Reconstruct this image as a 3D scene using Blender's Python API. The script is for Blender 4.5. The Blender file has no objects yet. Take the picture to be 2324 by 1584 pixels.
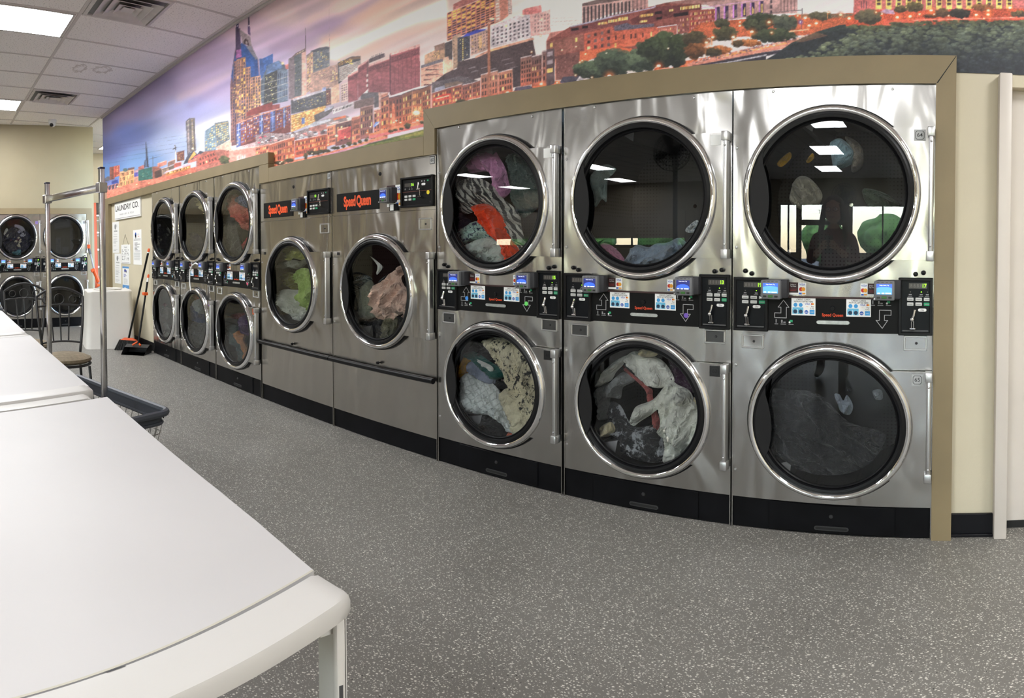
import bpy, bmesh, math, random
import numpy as np
from mathutils import Vector, Matrix, noise
from mathutils.geometry import delaunay_2d_cdt
PI = math.pi
SC = bpy.context.scene
COL = SC.collection
random.seed(7)

# ------------------------------------------------------------------ camera
D = 2.4                      # distance from the camera to the fronts of the dryers
FPX, CX, CY = 1431.03, 1162.0, 587.35
YAW, PIT, ROL = -.6605, .0199, -.002
HC = 1.1938                  # camera height
ZC = 3.1726                  # ceiling height
IW, IH = 2324, 1584

def cam_axes():
    cy, sy, cp, sp = math.cos(YAW), math.sin(YAW), math.cos(PIT), math.sin(PIT)
    cr, sr = math.cos(ROL), math.sin(ROL)
    f = np.array([sy*cp, cy*cp, -sp]); r = np.array([cy, -sy, 0.]); u = np.cross(r, f)
    return cr*r+sr*u, -sr*r+cr*u, f
RIGHT, UP, FWD = cam_axes()
RM = np.stack([RIGHT, -UP, FWD])

def ray(x, y):
    lo = (x-CX)/FPX; la = -(y-CY)/FPX
    return RM.T @ np.array([math.sin(lo)*math.cos(la), -math.sin(la), math.cos(lo)*math.cos(la)])
def atY(x, y, Y=D):
    d = ray(x, y); t = Y/d[1]; return Vector((d[0]*t, Y, HC+d[2]*t))
def atX(x, y, X):
    d = ray(x, y); t = X/d[0]; return Vector((X, d[1]*t, HC+d[2]*t))
def atZ(x, y, Z=0.):
    d = ray(x, y); t = (Z-HC)/d[2]; return Vector((d[0]*t, d[1]*t, Z))
def pix(P):
    q = (np.asarray(P, float)-np.array([0, 0, HC])) @ RM.T
    return CX+FPX*np.arctan2(q[..., 0], q[..., 2]), CY+FPX*np.arctan2(q[..., 1], np.hypot(q[..., 0], q[..., 2]))

cam = bpy.data.cameras.new('camera')
cam.type = 'PANO'
cam.panorama_type = 'EQUIRECTANGULAR'
cam.longitude_min = -CX/FPX; cam.longitude_max = (IW-CX)/FPX
cam.latitude_max = CY/FPX; cam.latitude_min = -(IH-CY)/FPX
cam.clip_start = .01; cam.clip_end = 300
co = bpy.data.objects.new('camera', cam)
COL.objects.link(co)
co.matrix_world = Matrix(((RIGHT[0], UP[0], -FWD[0], 0), (RIGHT[1], UP[1], -FWD[1], 0), (RIGHT[2], UP[2], -FWD[2], HC), (0, 0, 0, 1)))
SC.camera = co

# ------------------------------------------------------------------ materials
def s2l(c):
    return tuple((v/12.92 if v <= .04045 else ((v+.055)/1.055)**2.4) for v in c)
def rgb(r, g, b):
    return s2l((r/255, g/255, b/255))
MATS = {}
def mat(name, color=(.8, .8, .8), rough=.5, metal=0., emit=0., spec=None, noise_amt=0., noise_scale=20., bump=0., bump_scale=200., coat=0.):
    if name in MATS: return MATS[name]
    m = bpy.data.materials.new(name); m.use_nodes = True
    nt = m.node_tree; b = nt.nodes['Principled BSDF']
    b.inputs['Base Color'].default_value = (*color, 1)
    b.inputs['Roughness'].default_value = rough
    b.inputs['Metallic'].default_value = metal
    if spec is not None: b.inputs['Specular IOR Level'].default_value = spec
    if coat: b.inputs['Coat Weight'].default_value = coat
    if emit:
        b.inputs['Emission Color'].default_value = (*color, 1)
        b.inputs['Emission Strength'].default_value = emit
    if noise_amt or bump:
        g = nt.nodes.new('ShaderNodeNewGeometry')
    if noise_amt:
        n = nt.nodes.new('ShaderNodeTexNoise'); n.inputs['Scale'].default_value = noise_scale; n.inputs['Detail'].default_value = 4
        nt.links.new(g.outputs['Position'], n.inputs['Vector'])
        r = nt.nodes.new('ShaderNodeMapRange'); r.inputs[1].default_value = .3; r.inputs[2].default_value = .7
        r.inputs[3].default_value = 1-noise_amt; r.inputs[4].default_value = 1+noise_amt
        nt.links.new(n.outputs['Fac'], r.inputs[0])
        mx = nt.nodes.new('ShaderNodeMix'); mx.data_type = 'RGBA'; mx.blend_type = 'MULTIPLY'; mx.inputs[0].default_value = 1
        mx.inputs[6].default_value = (*color, 1); nt.links.new(r.outputs[0], mx.inputs[7])
        nt.links.new(mx.outputs[2], b.inputs['Base Color'])
    if bump:
        n2 = nt.nodes.new('ShaderNodeTexNoise'); n2.inputs['Scale'].default_value = bump_scale; n2.inputs['Detail'].default_value = 3
        nt.links.new(g.outputs['Position'], n2.inputs['Vector'])
        bp = nt.nodes.new('ShaderNodeBump'); bp.inputs['Strength'].default_value = bump; bp.inputs['Distance'].default_value = .01
        nt.links.new(n2.outputs['Fac'], bp.inputs['Height']); nt.links.new(bp.outputs[0], b.inputs['Normal'])
    MATS[name] = m
    return m

def steel(name, color, rough, wob=.35):
    """brushed stainless sheet: fine horizontal grain plus the slow buckle of thin sheet metal"""
    m = mat(name, color, rough, 1.)
    nt = m.node_tree; b = nt.nodes['Principled BSDF']
    g = nt.nodes.new('ShaderNodeNewGeometry')
    n2 = nt.nodes.new('ShaderNodeTexNoise'); n2.inputs['Scale'].default_value = 2.8; n2.inputs['Detail'].default_value = 1.5; n2.inputs['Distortion'].default_value = .6
    mp2 = nt.nodes.new('ShaderNodeMapping'); mp2.inputs['Scale'].default_value = (2.2, 1, .7)
    nt.links.new(g.outputs['Position'], mp2.inputs['Vector']); nt.links.new(mp2.outputs[0], n2.inputs['Vector'])
    bp = nt.nodes.new('ShaderNodeBump'); bp.inputs['Strength'].default_value = wob; bp.inputs['Distance'].default_value = .03
    nt.links.new(n2.outputs['Fac'], bp.inputs['Height'])
    nt.links.new(bp.outputs[0], b.inputs['Normal'])
    b.inputs['Anisotropic'].default_value = .5
    return m

def glass(name, tint, extra=1.0):
    """tinted single pane: see-through with a mirror coat that grows at grazing angles"""
    m = bpy.data.materials.new(name); m.use_nodes = True
    nt = m.node_tree; nt.nodes.remove(nt.nodes['Principled BSDF'])
    o = nt.nodes['Material Output']
    t = nt.nodes.new('ShaderNodeBsdfTransparent'); t.inputs[0].default_value = (*tint, 1)
    g = nt.nodes.new('ShaderNodeBsdfGlossy'); g.inputs['Roughness'].default_value = .0; g.inputs[0].default_value = (.95, .98, 1, 1)
    f = nt.nodes.new('ShaderNodeFresnel'); f.inputs['IOR'].default_value = 1.5
    mu = nt.nodes.new('ShaderNodeMath'); mu.operation = 'MULTIPLY'; mu.inputs[1].default_value = extra; mu.use_clamp = True
    nt.links.new(f.outputs[0], mu.inputs[0])
    x = nt.nodes.new('ShaderNodeMixShader')
    nt.links.new(mu.outputs[0], x.inputs[0]); nt.links.new(t.outputs[0], x.inputs[1]); nt.links.new(g.outputs[0], x.inputs[2])
    nt.links.new(x.outputs[0], o.inputs['Surface'])
    MATS[name] = m
    return m

STEEL = steel('brushed_stainless', (.455, .445, .43), .23, .8)
STEELW = steel('brushed_stainless_single', (.47, .45, .42), .24, .8)
CHROME = mat('chrome', (.86, .86, .87), .06, 1.)
SATIN = mat('satin_aluminium', (.60, .60, .61), .34, 1.)
TUBE = mat('worn_chrome_tube', (.66, .65, .66), .2, 1., noise_amt=.12, noise_scale=14)
BLACK = mat('black_enamel', (.005, .005, .006), .38, spec=.22, noise_amt=.3, noise_scale=30)
KICK = mat('black_kick_paint', (.004, .004, .005), .5, spec=.12, noise_amt=.35, noise_scale=9)
PANEL = mat('black_control_overlay', (.006, .006, .0065), .45, spec=.14)
COIN = mat('navy_black_coin_plate', (.005, .006, .008), .38, spec=.16)
RUBBER = mat('black_rubber', (.006, .006, .007), .42, spec=.25)
READER = mat('charcoal_reader_plastic', (.035, .035, .04), .5, spec=.25)
READER2 = mat('grey_reader_bezel', (.15, .155, .165), .45)
WHITE = mat('white_print', (.88, .88, .88), .5)
STICK = mat('white_sticker', (.92, .93, .94), .4)
DARKINK = mat('dark_ink', (.02, .02, .022), .6)
GREYINK = mat('grey_ink', (.28, .28, .29), .6)
BLUEINK = mat('blue_ink', rgb(40, 90, 185), .5)
CYANINK = mat('cyan_ink', rgb(110, 190, 225), .5)
NAVYINK = mat('navy_ink', rgb(20, 50, 80), .5)
ORANGEINK = mat('orange_red_ink', rgb(226, 78, 36), .5)
REDINK = mat('red_ink', rgb(200, 40, 35), .5)
YELLOWINK = mat('amber_ink', rgb(240, 165, 40), .5)
GREENINK = mat('green_ink', rgb(40, 160, 110), .5)
MAROONINK = mat('maroon_ink', rgb(48, 14, 18), .5)
PURPLEINK = mat('purple_ink', rgb(120, 90, 190), .5)
LIMEINK = mat('lime_ink', rgb(110, 225, 110), .5)
PINKINK = mat('pink_ink', rgb(235, 90, 130), .5)
LED = mat('green_led_digits', rgb(150, 255, 30), .5, emit=1.6)
LCD = mat('lit_reader_screen_dark', rgb(42, 50, 120), .3, emit=.55)
LCDB = mat('lit_reader_screen_blue', rgb(60, 100, 245), .3, emit=.9)
LCDS = mat('lit_reader_screen_sky', rgb(90, 160, 235), .3, emit=.9)
LCDW = mat('lit_reader_screen_white', rgb(235, 240, 255), .3, emit=.9)
DISPOFF = mat('unlit_display_window', (.07, .065, .06), .25)
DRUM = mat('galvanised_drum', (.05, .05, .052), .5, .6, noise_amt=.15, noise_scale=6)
GLASS = glass('dryer_door_glass', (.88, .90, .91), 1.15)
PANE = glass('window_glass', (.93, .95, .95), .8)

# drum wall perforations
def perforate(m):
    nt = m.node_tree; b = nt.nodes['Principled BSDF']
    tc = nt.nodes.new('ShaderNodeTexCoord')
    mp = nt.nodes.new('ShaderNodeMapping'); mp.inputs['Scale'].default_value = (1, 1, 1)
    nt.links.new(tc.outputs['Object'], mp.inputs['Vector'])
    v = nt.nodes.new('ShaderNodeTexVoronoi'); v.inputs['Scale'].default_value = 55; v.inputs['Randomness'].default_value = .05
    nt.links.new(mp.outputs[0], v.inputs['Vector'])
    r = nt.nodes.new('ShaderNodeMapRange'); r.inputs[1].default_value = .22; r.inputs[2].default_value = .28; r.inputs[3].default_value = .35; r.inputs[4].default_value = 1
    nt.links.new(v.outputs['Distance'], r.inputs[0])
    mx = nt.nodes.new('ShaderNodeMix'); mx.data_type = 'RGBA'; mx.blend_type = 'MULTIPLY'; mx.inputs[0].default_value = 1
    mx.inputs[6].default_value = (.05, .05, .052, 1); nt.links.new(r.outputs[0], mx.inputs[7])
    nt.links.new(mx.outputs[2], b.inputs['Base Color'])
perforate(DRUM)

# ------------------------------------------------------------------ mesh builder
def bevbox(x0, x1, y0, y1, z0, z1, bev, seg=2):
    bm = bmesh.new(); bmesh.ops.create_cube(bm, size=1)
    for v in bm.verts:
        v.co = Vector(((x0+x1)/2+v.co.x*(x1-x0), (y0+y1)/2+v.co.y*(y1-y0), (z0+z1)/2+v.co.z*(z1-z0)))
    if bev: bmesh.ops.bevel(bm, geom=bm.edges[:], offset=bev, segments=seg, affect='EDGES', profile=.5)
    V = [v.co.copy() for v in bm.verts]; F = [[v.index for v in f.verts] for f in bm.faces]
    bm.free(); return V, F

TXT = {}
def text_geo(s, size=1., bold=0., sx=1., extrude=0.):
    k = (s, bold, round(sx, 3))
    if k not in TXT:
        cu = bpy.data.curves.new('lettering', 'FONT'); cu.body = s; cu.size = 1; cu.align_x = 'CENTER'; cu.align_y = 'CENTER'
        cu.offset = bold; cu.space_character = .86 if bold > .03 else 1; cu.resolution_u = 3
        o = bpy.data.objects.new('lettering', cu); COL.objects.link(o)
        dg = bpy.context.evaluated_depsgraph_get(); dg.update()
        me = bpy.data.meshes.new_from_object(o.evaluated_get(dg))
        V = [(v.co.x*sx, v.co.y) for v in me.vertices]; F = [list(p.vertices) for p in me.polygons]
        bpy.data.objects.remove(o); bpy.data.curves.remove(cu); bpy.data.meshes.remove(me)
        TXT[k] = (V, F)
    V, F = TXT[k]
    return [(x*size, y*size) for x, y in V], F

class MB:
    def __init__(self): self.v, self.f, self.m = [], [], []
    def add(self, V, F, mi=0, M=None):
        o = len(self.v)
        for p in V:
            p = Vector(p)
            self.v.append(M @ p if M is not None else p)
        for f in F:
            self.f.append([i+o for i in f]); self.m.append(mi)
        return self
    def box(self, x0, x1, y0, y1, z0, z1, mi=0, bev=0., seg=2, M=None):
        return self.add(*bevbox(min(x0, x1), max(x0, x1), min(y0, y1), max(y0, y1), min(z0, z1), max(z0, z1), bev, seg), mi, M)
    def tube(self, pts, r, n=8, closed=False, mi=0, M=None, caps=True):
        P = [Vector(p) for p in pts]; N = len(P); V, F = [], []
        R = r if hasattr(r, '__len__') else [r]*N
        prev = None
        for i in range(N):
            a = P[i-1] if (i > 0 or closed) else P[i]; b = P[(i+1) % N] if (i < N-1 or closed) else P[i]
            t = (b-a).normalized()
            if prev is None:
                u = t.cross(Vector((0, 0, 1)))
                if u.length < .1: u = t.cross(Vector((1, 0, 0)))
                u.normalize()
            else:
                u = (prev-t*prev.dot(t))
                if u.length < 1e-6: u = t.orthogonal()
                u.normalize()
            prev = u; w = t.cross(u)
            for k in range(n):
                an = 2*PI*k/n; V.append(P[i]+(u*math.cos(an)+w*math.sin(an))*R[i])
        for i in range(N if closed else N-1):
            j = (i+1) % N
            for k in range(n):
                F.append([i*n+k, i*n+(k+1) % n, j*n+(k+1) % n, j*n+k])
        if caps and not closed:
            F.append(list(range(n))[::-1]); F.append([(N-1)*n+k for k in range(n)])
        return self.add(V, F, mi, M)
    def lathe(self, prof, cx=0., cz=0., n=72, mi=0, a0=0., a1=2*PI, M=None, closed=False):
        """profile of (radius, y) turned about the y axis through (cx, cz); closed joins last to first"""
        full = abs(a1-a0-2*PI) < 1e-6; V, F = [], []; K = len(prof); S = n if full else n+1
        for i in range(S):
            a = a0+(a1-a0)*i/n
            for r, y in prof: V.append((cx+r*math.cos(a), y, cz+r*math.sin(a)))
        for i in range(n):
            j = (i+1) % S if full else i+1
            for k in range(K if closed else K-1):
                l = (k+1) % K
                F.append([i*K+k, i*K+l, j*K+l, j*K+k])
        return self.add(V, F, mi, M)
    def disc(self, cx, cz, r, y, n=32, mi=0, M=None):
        return self.add([(cx+r*math.cos(2*PI*i/n), y, cz+r*math.sin(2*PI*i/n)) for i in range(n)], [list(range(n))], mi, M)
    def prism(self, poly, y0, y1, mi=0, M=None):
        """polygon of (x, z) given thickness along y"""
        n = len(poly)
        V = [(x, y0, z) for x, z in poly]+[(x, y1, z) for x, z in poly]
        F = [list(range(n)), list(range(n, 2*n))[::-1]]+[[i, (i+1) % n, n+(i+1) % n, n+i] for i in range(n)]
        return self.add(V, F, mi, M)
    def flat(self, poly, y, mi=0, M=None):
        return self.add([(x, y, z) for x, z in poly], [list(range(len(poly)))], mi, M)
    def rect(self, x0, x1, z0, z1, y, mi=0, M=None):
        return self.flat([(x0, z0), (x1, z0), (x1, z1), (x0, z1)], y, mi, M)
    def text(self, s, x, z, y, size, mi=0, bold=0., sx=1., M=None):
        V, F = text_geo(s, size, bold, sx)
        return self.add([(x+a, y, z+b) for a, b in V], F, mi, M)
    def ball(self, c, r, mi=0, n=12, sc=(1, 1, 1), M=None):
        V, F = [], []; c = Vector(c); h = n//2
        V.append(c+Vector((0, 0, r*sc[2])))
        for i in range(1, h):
            th = PI*i/h
            for k in range(n):
                ph = 2*PI*k/n
                V.append(c+Vector((r*sc[0]*math.sin(th)*math.cos(ph), r*sc[1]*math.sin(th)*math.sin(ph), r*sc[2]*math.cos(th))))
        V.append(c-Vector((0, 0, r*sc[2])))
        for k in range(n): F.append([0, 1+k, 1+(k+1) % n])
        for i in range(h-2):
            for k in range(n): F.append([1+i*n+k, 1+(i+1)*n+k, 1+(i+1)*n+(k+1) % n, 1+i*n+(k+1) % n])
        e = len(V)-1
        for k in range(n): F.append([e, 1+(h-2)*n+(k+1) % n, 1+(h-2)*n+k])
        return self.add(V, F, mi, M)
    def mesh(self, name, mats, angle=35, smooth=True, recalc=True):
        me = bpy.data.meshes.new(name)
        me.from_pydata([tuple(v) for v in self.v], [], self.f)
        for m in (mats if isinstance(mats, (list, tuple)) else [mats]): me.materials.append(m)
        me.polygons.foreach_set('material_index', self.m)
        if recalc:
            bm = bmesh.new(); bm.from_mesh(me); bmesh.ops.recalc_face_normals(bm, faces=bm.faces); bm.to_mesh(me); bm.free()
        if smooth:
            me.polygons.foreach_set('use_smooth', [True]*len(me.polygons))
            me.set_sharp_from_angle(angle=math.radians(angle))
        me.update()
        return me
    def build(self, name, mats, parent=None, **k):
        return link(name, self.mesh(name, mats, **k), parent)

def link(name, me, parent=None):
    o = bpy.data.objects.new(name, me); COL.objects.link(o)
    if parent is not None: o.parent = parent
    return o
def tag(o, label, cat, group=None, kind=None):
    if label: o['label'] = label
    if cat: o['category'] = cat
    if group: o['group'] = group
    if kind: o['kind'] = kind
    return o
def thing(name, label, cat, loc=(0, 0, 0), rz=0., group=None):
    o = bpy.data.objects.new(name, None); COL.objects.link(o); o.empty_display_size = .1
    o.location = loc; o.rotation_euler = (0, 0, rz)
    return tag(o, label, cat, group)
def struct(o): o['kind'] = 'structure'; return o
# ------------------------------------------------------------------ the room shell
FLOOR = bpy.data.materials.new('speckled_grey_vinyl'); FLOOR.use_nodes = True
def make_floor_mat(m):
    nt = m.node_tree; b = nt.nodes['Principled BSDF']; b.inputs['Roughness'].default_value = .42; b.inputs['Specular IOR Level'].default_value = .4
    g = nt.nodes.new('ShaderNodeNewGeometry')
    base = nt.nodes.new('ShaderNodeTexNoise'); base.inputs['Scale'].default_value = 1.3; base.inputs['Detail'].default_value = 5
    nt.links.new(g.outputs['Position'], base.inputs['Vector'])
    cr = nt.nodes.new('ShaderNodeValToRGB'); cr.color_ramp.elements[0].position = .35; cr.color_ramp.elements[1].position = .7
    cr.color_ramp.elements[0].color = (.165, .158, .144, 1); cr.color_ramp.elements[1].color = (.20, .193, .178, 1)
    nt.links.new(base.outputs['Fac'], cr.inputs[0])
    last = cr.outputs[0]
    ds = nt.nodes.new('ShaderNodeTexNoise'); ds.inputs['Scale'].default_value = 120; ds.inputs['Detail'].default_value = 1
    nt.links.new(g.outputs['Position'], ds.inputs['Vector'])
    for sc, thr, keep, colr in ((120, .34, .55, (.62, .60, .545)), (190, .33, .45, (.46, .445, .40)), (74, .29, .30, (.70, .68, .62)), (90, .25, .06, (.012, .012, .012))):
        mp = nt.nodes.new('ShaderNodeMapping'); mp.inputs['Scale'].default_value = (1, 1.25, 1); mp.inputs['Location'].default_value = (sc*.13, sc*.07, 0); mp.inputs['Rotation'].default_value = (0, 0, sc)
        nt.links.new(g.outputs['Position'], mp.inputs['Vector'])
        ad = nt.nodes.new('ShaderNodeMix'); ad.data_type = 'VECTOR'; ad.inputs[0].default_value = .006
        nt.links.new(mp.outputs[0], ad.inputs[4]); nt.links.new(ds.outputs['Color'], ad.inputs[5])
        v = nt.nodes.new('ShaderNodeTexVoronoi'); v.inputs['Scale'].default_value = sc
        nt.links.new(ad.outputs[1], v.inputs['Vector'])
        sp = nt.nodes.new('ShaderNodeSeparateColor'); nt.links.new(v.outputs['Color'], sp.inputs[0])
        m1 = nt.nodes.new('ShaderNodeMath'); m1.operation = 'LESS_THAN'; m1.inputs[1].default_value = keep; nt.links.new(sp.outputs[0], m1.inputs[0])
        m2 = nt.nodes.new('ShaderNodeMapRange'); m2.inputs[1].default_value = thr; m2.inputs[2].default_value = thr-.1; nt.links.new(v.outputs['Distance'], m2.inputs[0])
        m3 = nt.nodes.new('ShaderNodeMath'); m3.operation = 'MULTIPLY'; nt.links.new(m1.outputs[0], m3.inputs[0]); nt.links.new(m2.outputs[0], m3.inputs[1])
        mx = nt.nodes.new('ShaderNodeMix'); mx.data_type = 'RGBA'; nt.links.new(m3.outputs[0], mx.inputs[0]); nt.links.new(last, mx.inputs[6]); mx.inputs[7].default_value = (*colr, 1)
        last = mx.outputs[2]
    nt.links.new(last, b.inputs['Base Color'])
make_floor_mat(FLOOR)

ECRU = mat('ecru_end_wall', rgb(162, 151, 124), .55, noise_amt=.03, noise_scale=3, bump=.03, bump_scale=90)  # even tone, darker and yellower than the cream walls
CREAM = mat('cream_wall_paint', rgb(205, 196, 173), .55, noise_amt=.03, noise_scale=3, bump=.03, bump_scale=90)
TAN = mat('tan_trim_paint', rgb(135, 120, 91), .5, noise_amt=.06, noise_scale=7, bump=.03, bump_scale=60)
OFFW = mat('off_white_door_paint', rgb(208, 200, 192), .42, noise_amt=.03, noise_scale=4)
BASE = mat('black_vinyl_base', (.006, .006, .008), .4, spec=.2)
DARKGAP = mat('dark_gap', (.006, .006, .006), .7)

# ceiling tile: pitted mineral fibre
CTILE = mat('pitted_ceiling_tile', rgb(250, 246, 243), .85)
def pitted(m):
    nt = m.node_tree; b = nt.nodes['Principled BSDF']
    g = nt.nodes.new('ShaderNodeNewGeometry')
    n = nt.nodes.new('ShaderNodeTexNoise'); n.inputs['Scale'].default_value = 75; n.inputs['Detail'].default_value = 3
    nt.links.new(g.outputs['Position'], n.inputs['Vector'])
    r = nt.nodes.new('ShaderNodeMapRange'); r.inputs[1].default_value = .33; r.inputs[2].default_value = .42; r.inputs[3].default_value = .62; r.inputs[4].default_value = 1
    nt.links.new(n.outputs['Fac'], r.inputs[0])
    mx = nt.nodes.new('ShaderNodeMix'); mx.data_type = 'RGBA'; mx.blend_type = 'MULTIPLY'; mx.inputs[0].default_value = 1
    mx.inputs[6].default_value = (*rgb(250, 246, 243), 1); nt.links.new(r.outputs[0], mx.inputs[7])
    # two brown water rings on one tile
    last = mx.outputs[2]
    for (cx, cy, rx, ry) in ((STAIN[0].x, STAIN[0].y, .15, .07), (STAIN[1].x, STAIN[1].y, .13, .10)):
        mp = nt.nodes.new('ShaderNodeMapping'); mp.vector_type = 'POINT'
        mp.inputs['Location'].default_value = (-cx/rx, -cy/ry, 0); mp.inputs['Scale'].default_value = (1/rx, 1/ry, 0)
        nt.links.new(g.outputs['Position'], mp.inputs['Vector'])
        n3 = nt.nodes.new('ShaderNodeTexNoise'); n3.inputs['Scale'].default_value = 2.2; n3.inputs['Detail'].default_value = 4
        nt.links.new(mp.outputs[0], n3.inputs['Vector'])
        ad = nt.nodes.new('ShaderNodeMix'); ad.data_type = 'VECTOR'; ad.inputs[0].default_value = .45
        nt.links.new(mp.outputs[0], ad.inputs[4])
        sb = nt.nodes.new('ShaderNodeVectorMath'); sb.operation = 'MULTIPLY_ADD'; sb.inputs[1].default_value = (3, 3, 0); sb.inputs[2].default_value = (-1.5, -1.5, 0)
        nt.links.new(n3.outputs['Color'], sb.inputs[0]); nt.links.new(sb.outputs[0], ad.inputs[5])
        ln = nt.nodes.new('ShaderNodeVectorMath'); ln.operation = 'LENGTH'; nt.links.new(ad.outputs[1], ln.inputs[0])
        rp = nt.nodes.new('ShaderNodeValToRGB'); e = rp.color_ramp.elements
        e[0].position = .25; e[0].color = (0, 0, 0, 1); e[1].position = .62; e[1].color = (0, 0, 0, 1)
        x = e.new(.42); x.color = (.32, .32, .32, 1); x = e.new(.54); x.color = (.45, .45, .45, 1)
        nt.links.new(ln.outputs['Value'], rp.inputs[0])
        m2 = nt.nodes.new('ShaderNodeMix'); m2.data_type = 'RGBA'; nt.links.new(rp.outputs[0], m2.inputs[0]); nt.links.new(last, m2.inputs[6]); m2.inputs[7].default_value = (*rgb(140, 120, 100), 1)
        last = m2.outputs[2]
    nt.links.new(last, b.inputs['Base Color'])
    bp = nt.nodes.new('ShaderNodeBump'); bp.inputs['Strength'].default_value = .25; bp.inputs['Distance'].default_value = .004
    nt.links.new(n.outputs['Fac'], bp.inputs['Height']); nt.links.new(bp.outputs[0], b.inputs['Normal'])
STAIN = [atZ(181, 155, ZC), atZ(232, 158, ZC)]
pitted(CTILE)
TBAR = mat('ceiling_grid_bar', rgb(206, 200, 197), .6)

XB = -9.56                    # face of the far end wall at the dryers
XL, XR, YF, YW = -15.0, 3.2, -13.0, 2.44   # rest of the room: left, right, storefront, mural wall
struct(MB().add([(XL-.3, YF-.2, 0), (XR, YF-.2, 0), (XR, 4.5, 0), (XL-.3, 4.5, 0)], [[0, 1, 2, 3]]).build('floor', FLOOR, recalc=False))

# ceiling: tile field and its grid of bars
struct(MB().box(XL-.3, XR, YF-.2, 4.5, ZC, ZC+.03).build('ceiling', CTILE))
SH = -.27                     # the cross bars run a little askew of the mural wall
def cx_at(i, y): return -4.90-i*.632+(y-1.15)*SH
g = MB()
for k in range(-9, 3):
    y = 1.15+k*1.24
    if y < YW-.02: g.box(XL, XR, y-.014, y+.014, ZC-.006, ZC, 0)
for i in range(-13, 17):
    a, b_ = YF, 4.4 if i > 7 else YW-.005
    V = [(cx_at(i, a)-.013, a, ZC-.005), (cx_at(i, a)+.013, a, ZC-.005), (cx_at(i, b_)+.013, b_, ZC-.005), (cx_at(i, b_)-.013, b_, ZC-.005)]
    g.add(V+[(x, y, ZC) for x, y, z in V], [[0, 1, 2, 3], [0, 4, 5, 1], [1, 5, 6, 2], [2, 6, 7, 3], [3, 7, 4, 0]])
g.box(-9.0, XR, YW-.03, YW-.005, ZC-.018, ZC, 0)
struct(g.build('ceiling_grid', TBAR, smooth=False))

# fluorescent troffers set in the grid
TUBEL = mat('lit_diffuser', (.97, .985, 1.0), .5, emit=44.0)
ADDHALL = mat('added_hall_light', (1, .97, .9), .5, emit=9.0)  # for the panel added to lighten the back hall
def troffer(i0, yr, label, x=None):
    """a 2 x 4 panel between two cross bars, its right end on the runner at yr"""
    y0, y1 = yr-1.225, yr-.015
    t = thing('ceiling_light', label, 'ceiling light', (0, 0, 0), 0, 'flat fluorescent ceiling panels')
    def c(i, y):
        if x is None: return cx_at(i, y)
        return x+(-.30 if i == i0 else .30)
    xa, xb = i0, i0-1
    def quad(ins, z):
        return [(c(xa, y0)+ins, y0+ins, z), (c(xb, y0)-ins, y0+ins, z), (c(xb, y1)-ins, y1-ins, z), (c(xa, y1)+ins, y1-ins, z)]
    o, n = quad(.014, ZC-.010), quad(.034, ZC-.010)
    f = MB().add(o+n, [[k, (k+1) % 4, 4+(k+1) % 4, 4+k] for k in range(4)])
    f.add(o+quad(.014, ZC), [[k, (k+1) % 4, 4+(k+1) % 4, 4+k] for k in range(4)])
    f.build('light_frame', TBAR, t, smooth=False)
    MB().add(quad(.032, ZC-.009), [[3, 2, 1, 0]]).build('diffuser', ADDHALL if yr > 3 else TUBEL, t, smooth=False, recalc=False)
    return t
troffer(1, 1.15, 'large lit ceiling panel in the top left corner')
troffer(6, 1.15, 'small lit ceiling panel farther back at the left edge')
# rows deeper in the room behind the viewer: most seen as reflections in the door glass
for n_, (px_, py_) in enumerate(((-1.15, -2.0), (-1.60, -4.8), (-2.05, -7.8), (-2.5, -10.8), (-7.9, -8.8), (-8.8, -11.8), (-11.6, -8.4), (-12.9, -12.0), (1.6, -3.4), (-12.4, -4.6), (1.9, -8.8), (-11.6, 3.7), (1.7, .6))):  # right-hand panels and the hall one are added for their light
    troffer(0, py_+.61, 'lit ceiling panel, mirrored in the door glass or added to light the room', px_)

# square air diffusers
VENTM = mat('grey_vent_paint', rgb(205, 199, 197), .5, noise_amt=.08, noise_scale=12)
VENTD = mat('dark_vent_throat', (.22, .215, .21), .6)
def vent(i0, label):
    cy_ = 1.165+.31; cx_ = (cx_at(i0, cy_)+cx_at(i0-1, cy_))/2
    t = thing('ceiling_vent', label, 'air vent', (cx_, cy_, ZC), 0, 'square ceiling air vents')
    Ms = Matrix(((1, SH, 0, 0), (0, 1, 0, 0), (0, 0, 1, 0), (0, 0, 0, 1)))
    def ring(h0, h1, z0, z1):
        P = [(-1, -1), (1, -1), (1, 1), (-1, 1)]
        V = [(a*h0, b*h0, z0) for a, b in P]+[(a*h1, b*h1, z1) for a, b in P]
        return [tuple(Ms @ Vector(v)) for v in V], [[k, (k+1) % 4, 4+(k+1) % 4, 4+k] for k in range(4)]
    MB().add(*ring(.305, .275, -.010, -.016)).add(*ring(.305, .305, 0, -.010)).add(*ring(.275, .27, -.016, -.002)).build('vent_frame', VENTM, t, smooth=False)
    MB().add([tuple(Ms @ Vector(v)) for v in ((-.275, -.275, -.002), (.275, -.275, -.002), (.275, .275, -.002), (-.275, .275, -.002))], [[0, 1, 2, 3]]).build('vent_throat', VENTD, t, smooth=False)
    for h in (.235, .165, .095):
        MB().add(*ring(h, h-.070, -.036, -.006)).add(*ring(h+.006, h-.064, -.036, -.006)).add(*ring(h, h+.006, -.036, -.036)).build('louvre', VENTM, t, smooth=False)
    MB().add([tuple(Ms @ Vector(v)) for v in ((-.05, -.05, -.030), (.05, -.05, -.030), (.05, .05, -.030), (-.05, .05, -.030))], [[0, 1, 2, 3]]).build('vent_centre', VENTM, t, smooth=False)
vent(0, 'large square louvred air vent at the top edge')
vent(5, 'small square louvred air vent farther from the viewer, beside the smaller light')

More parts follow.
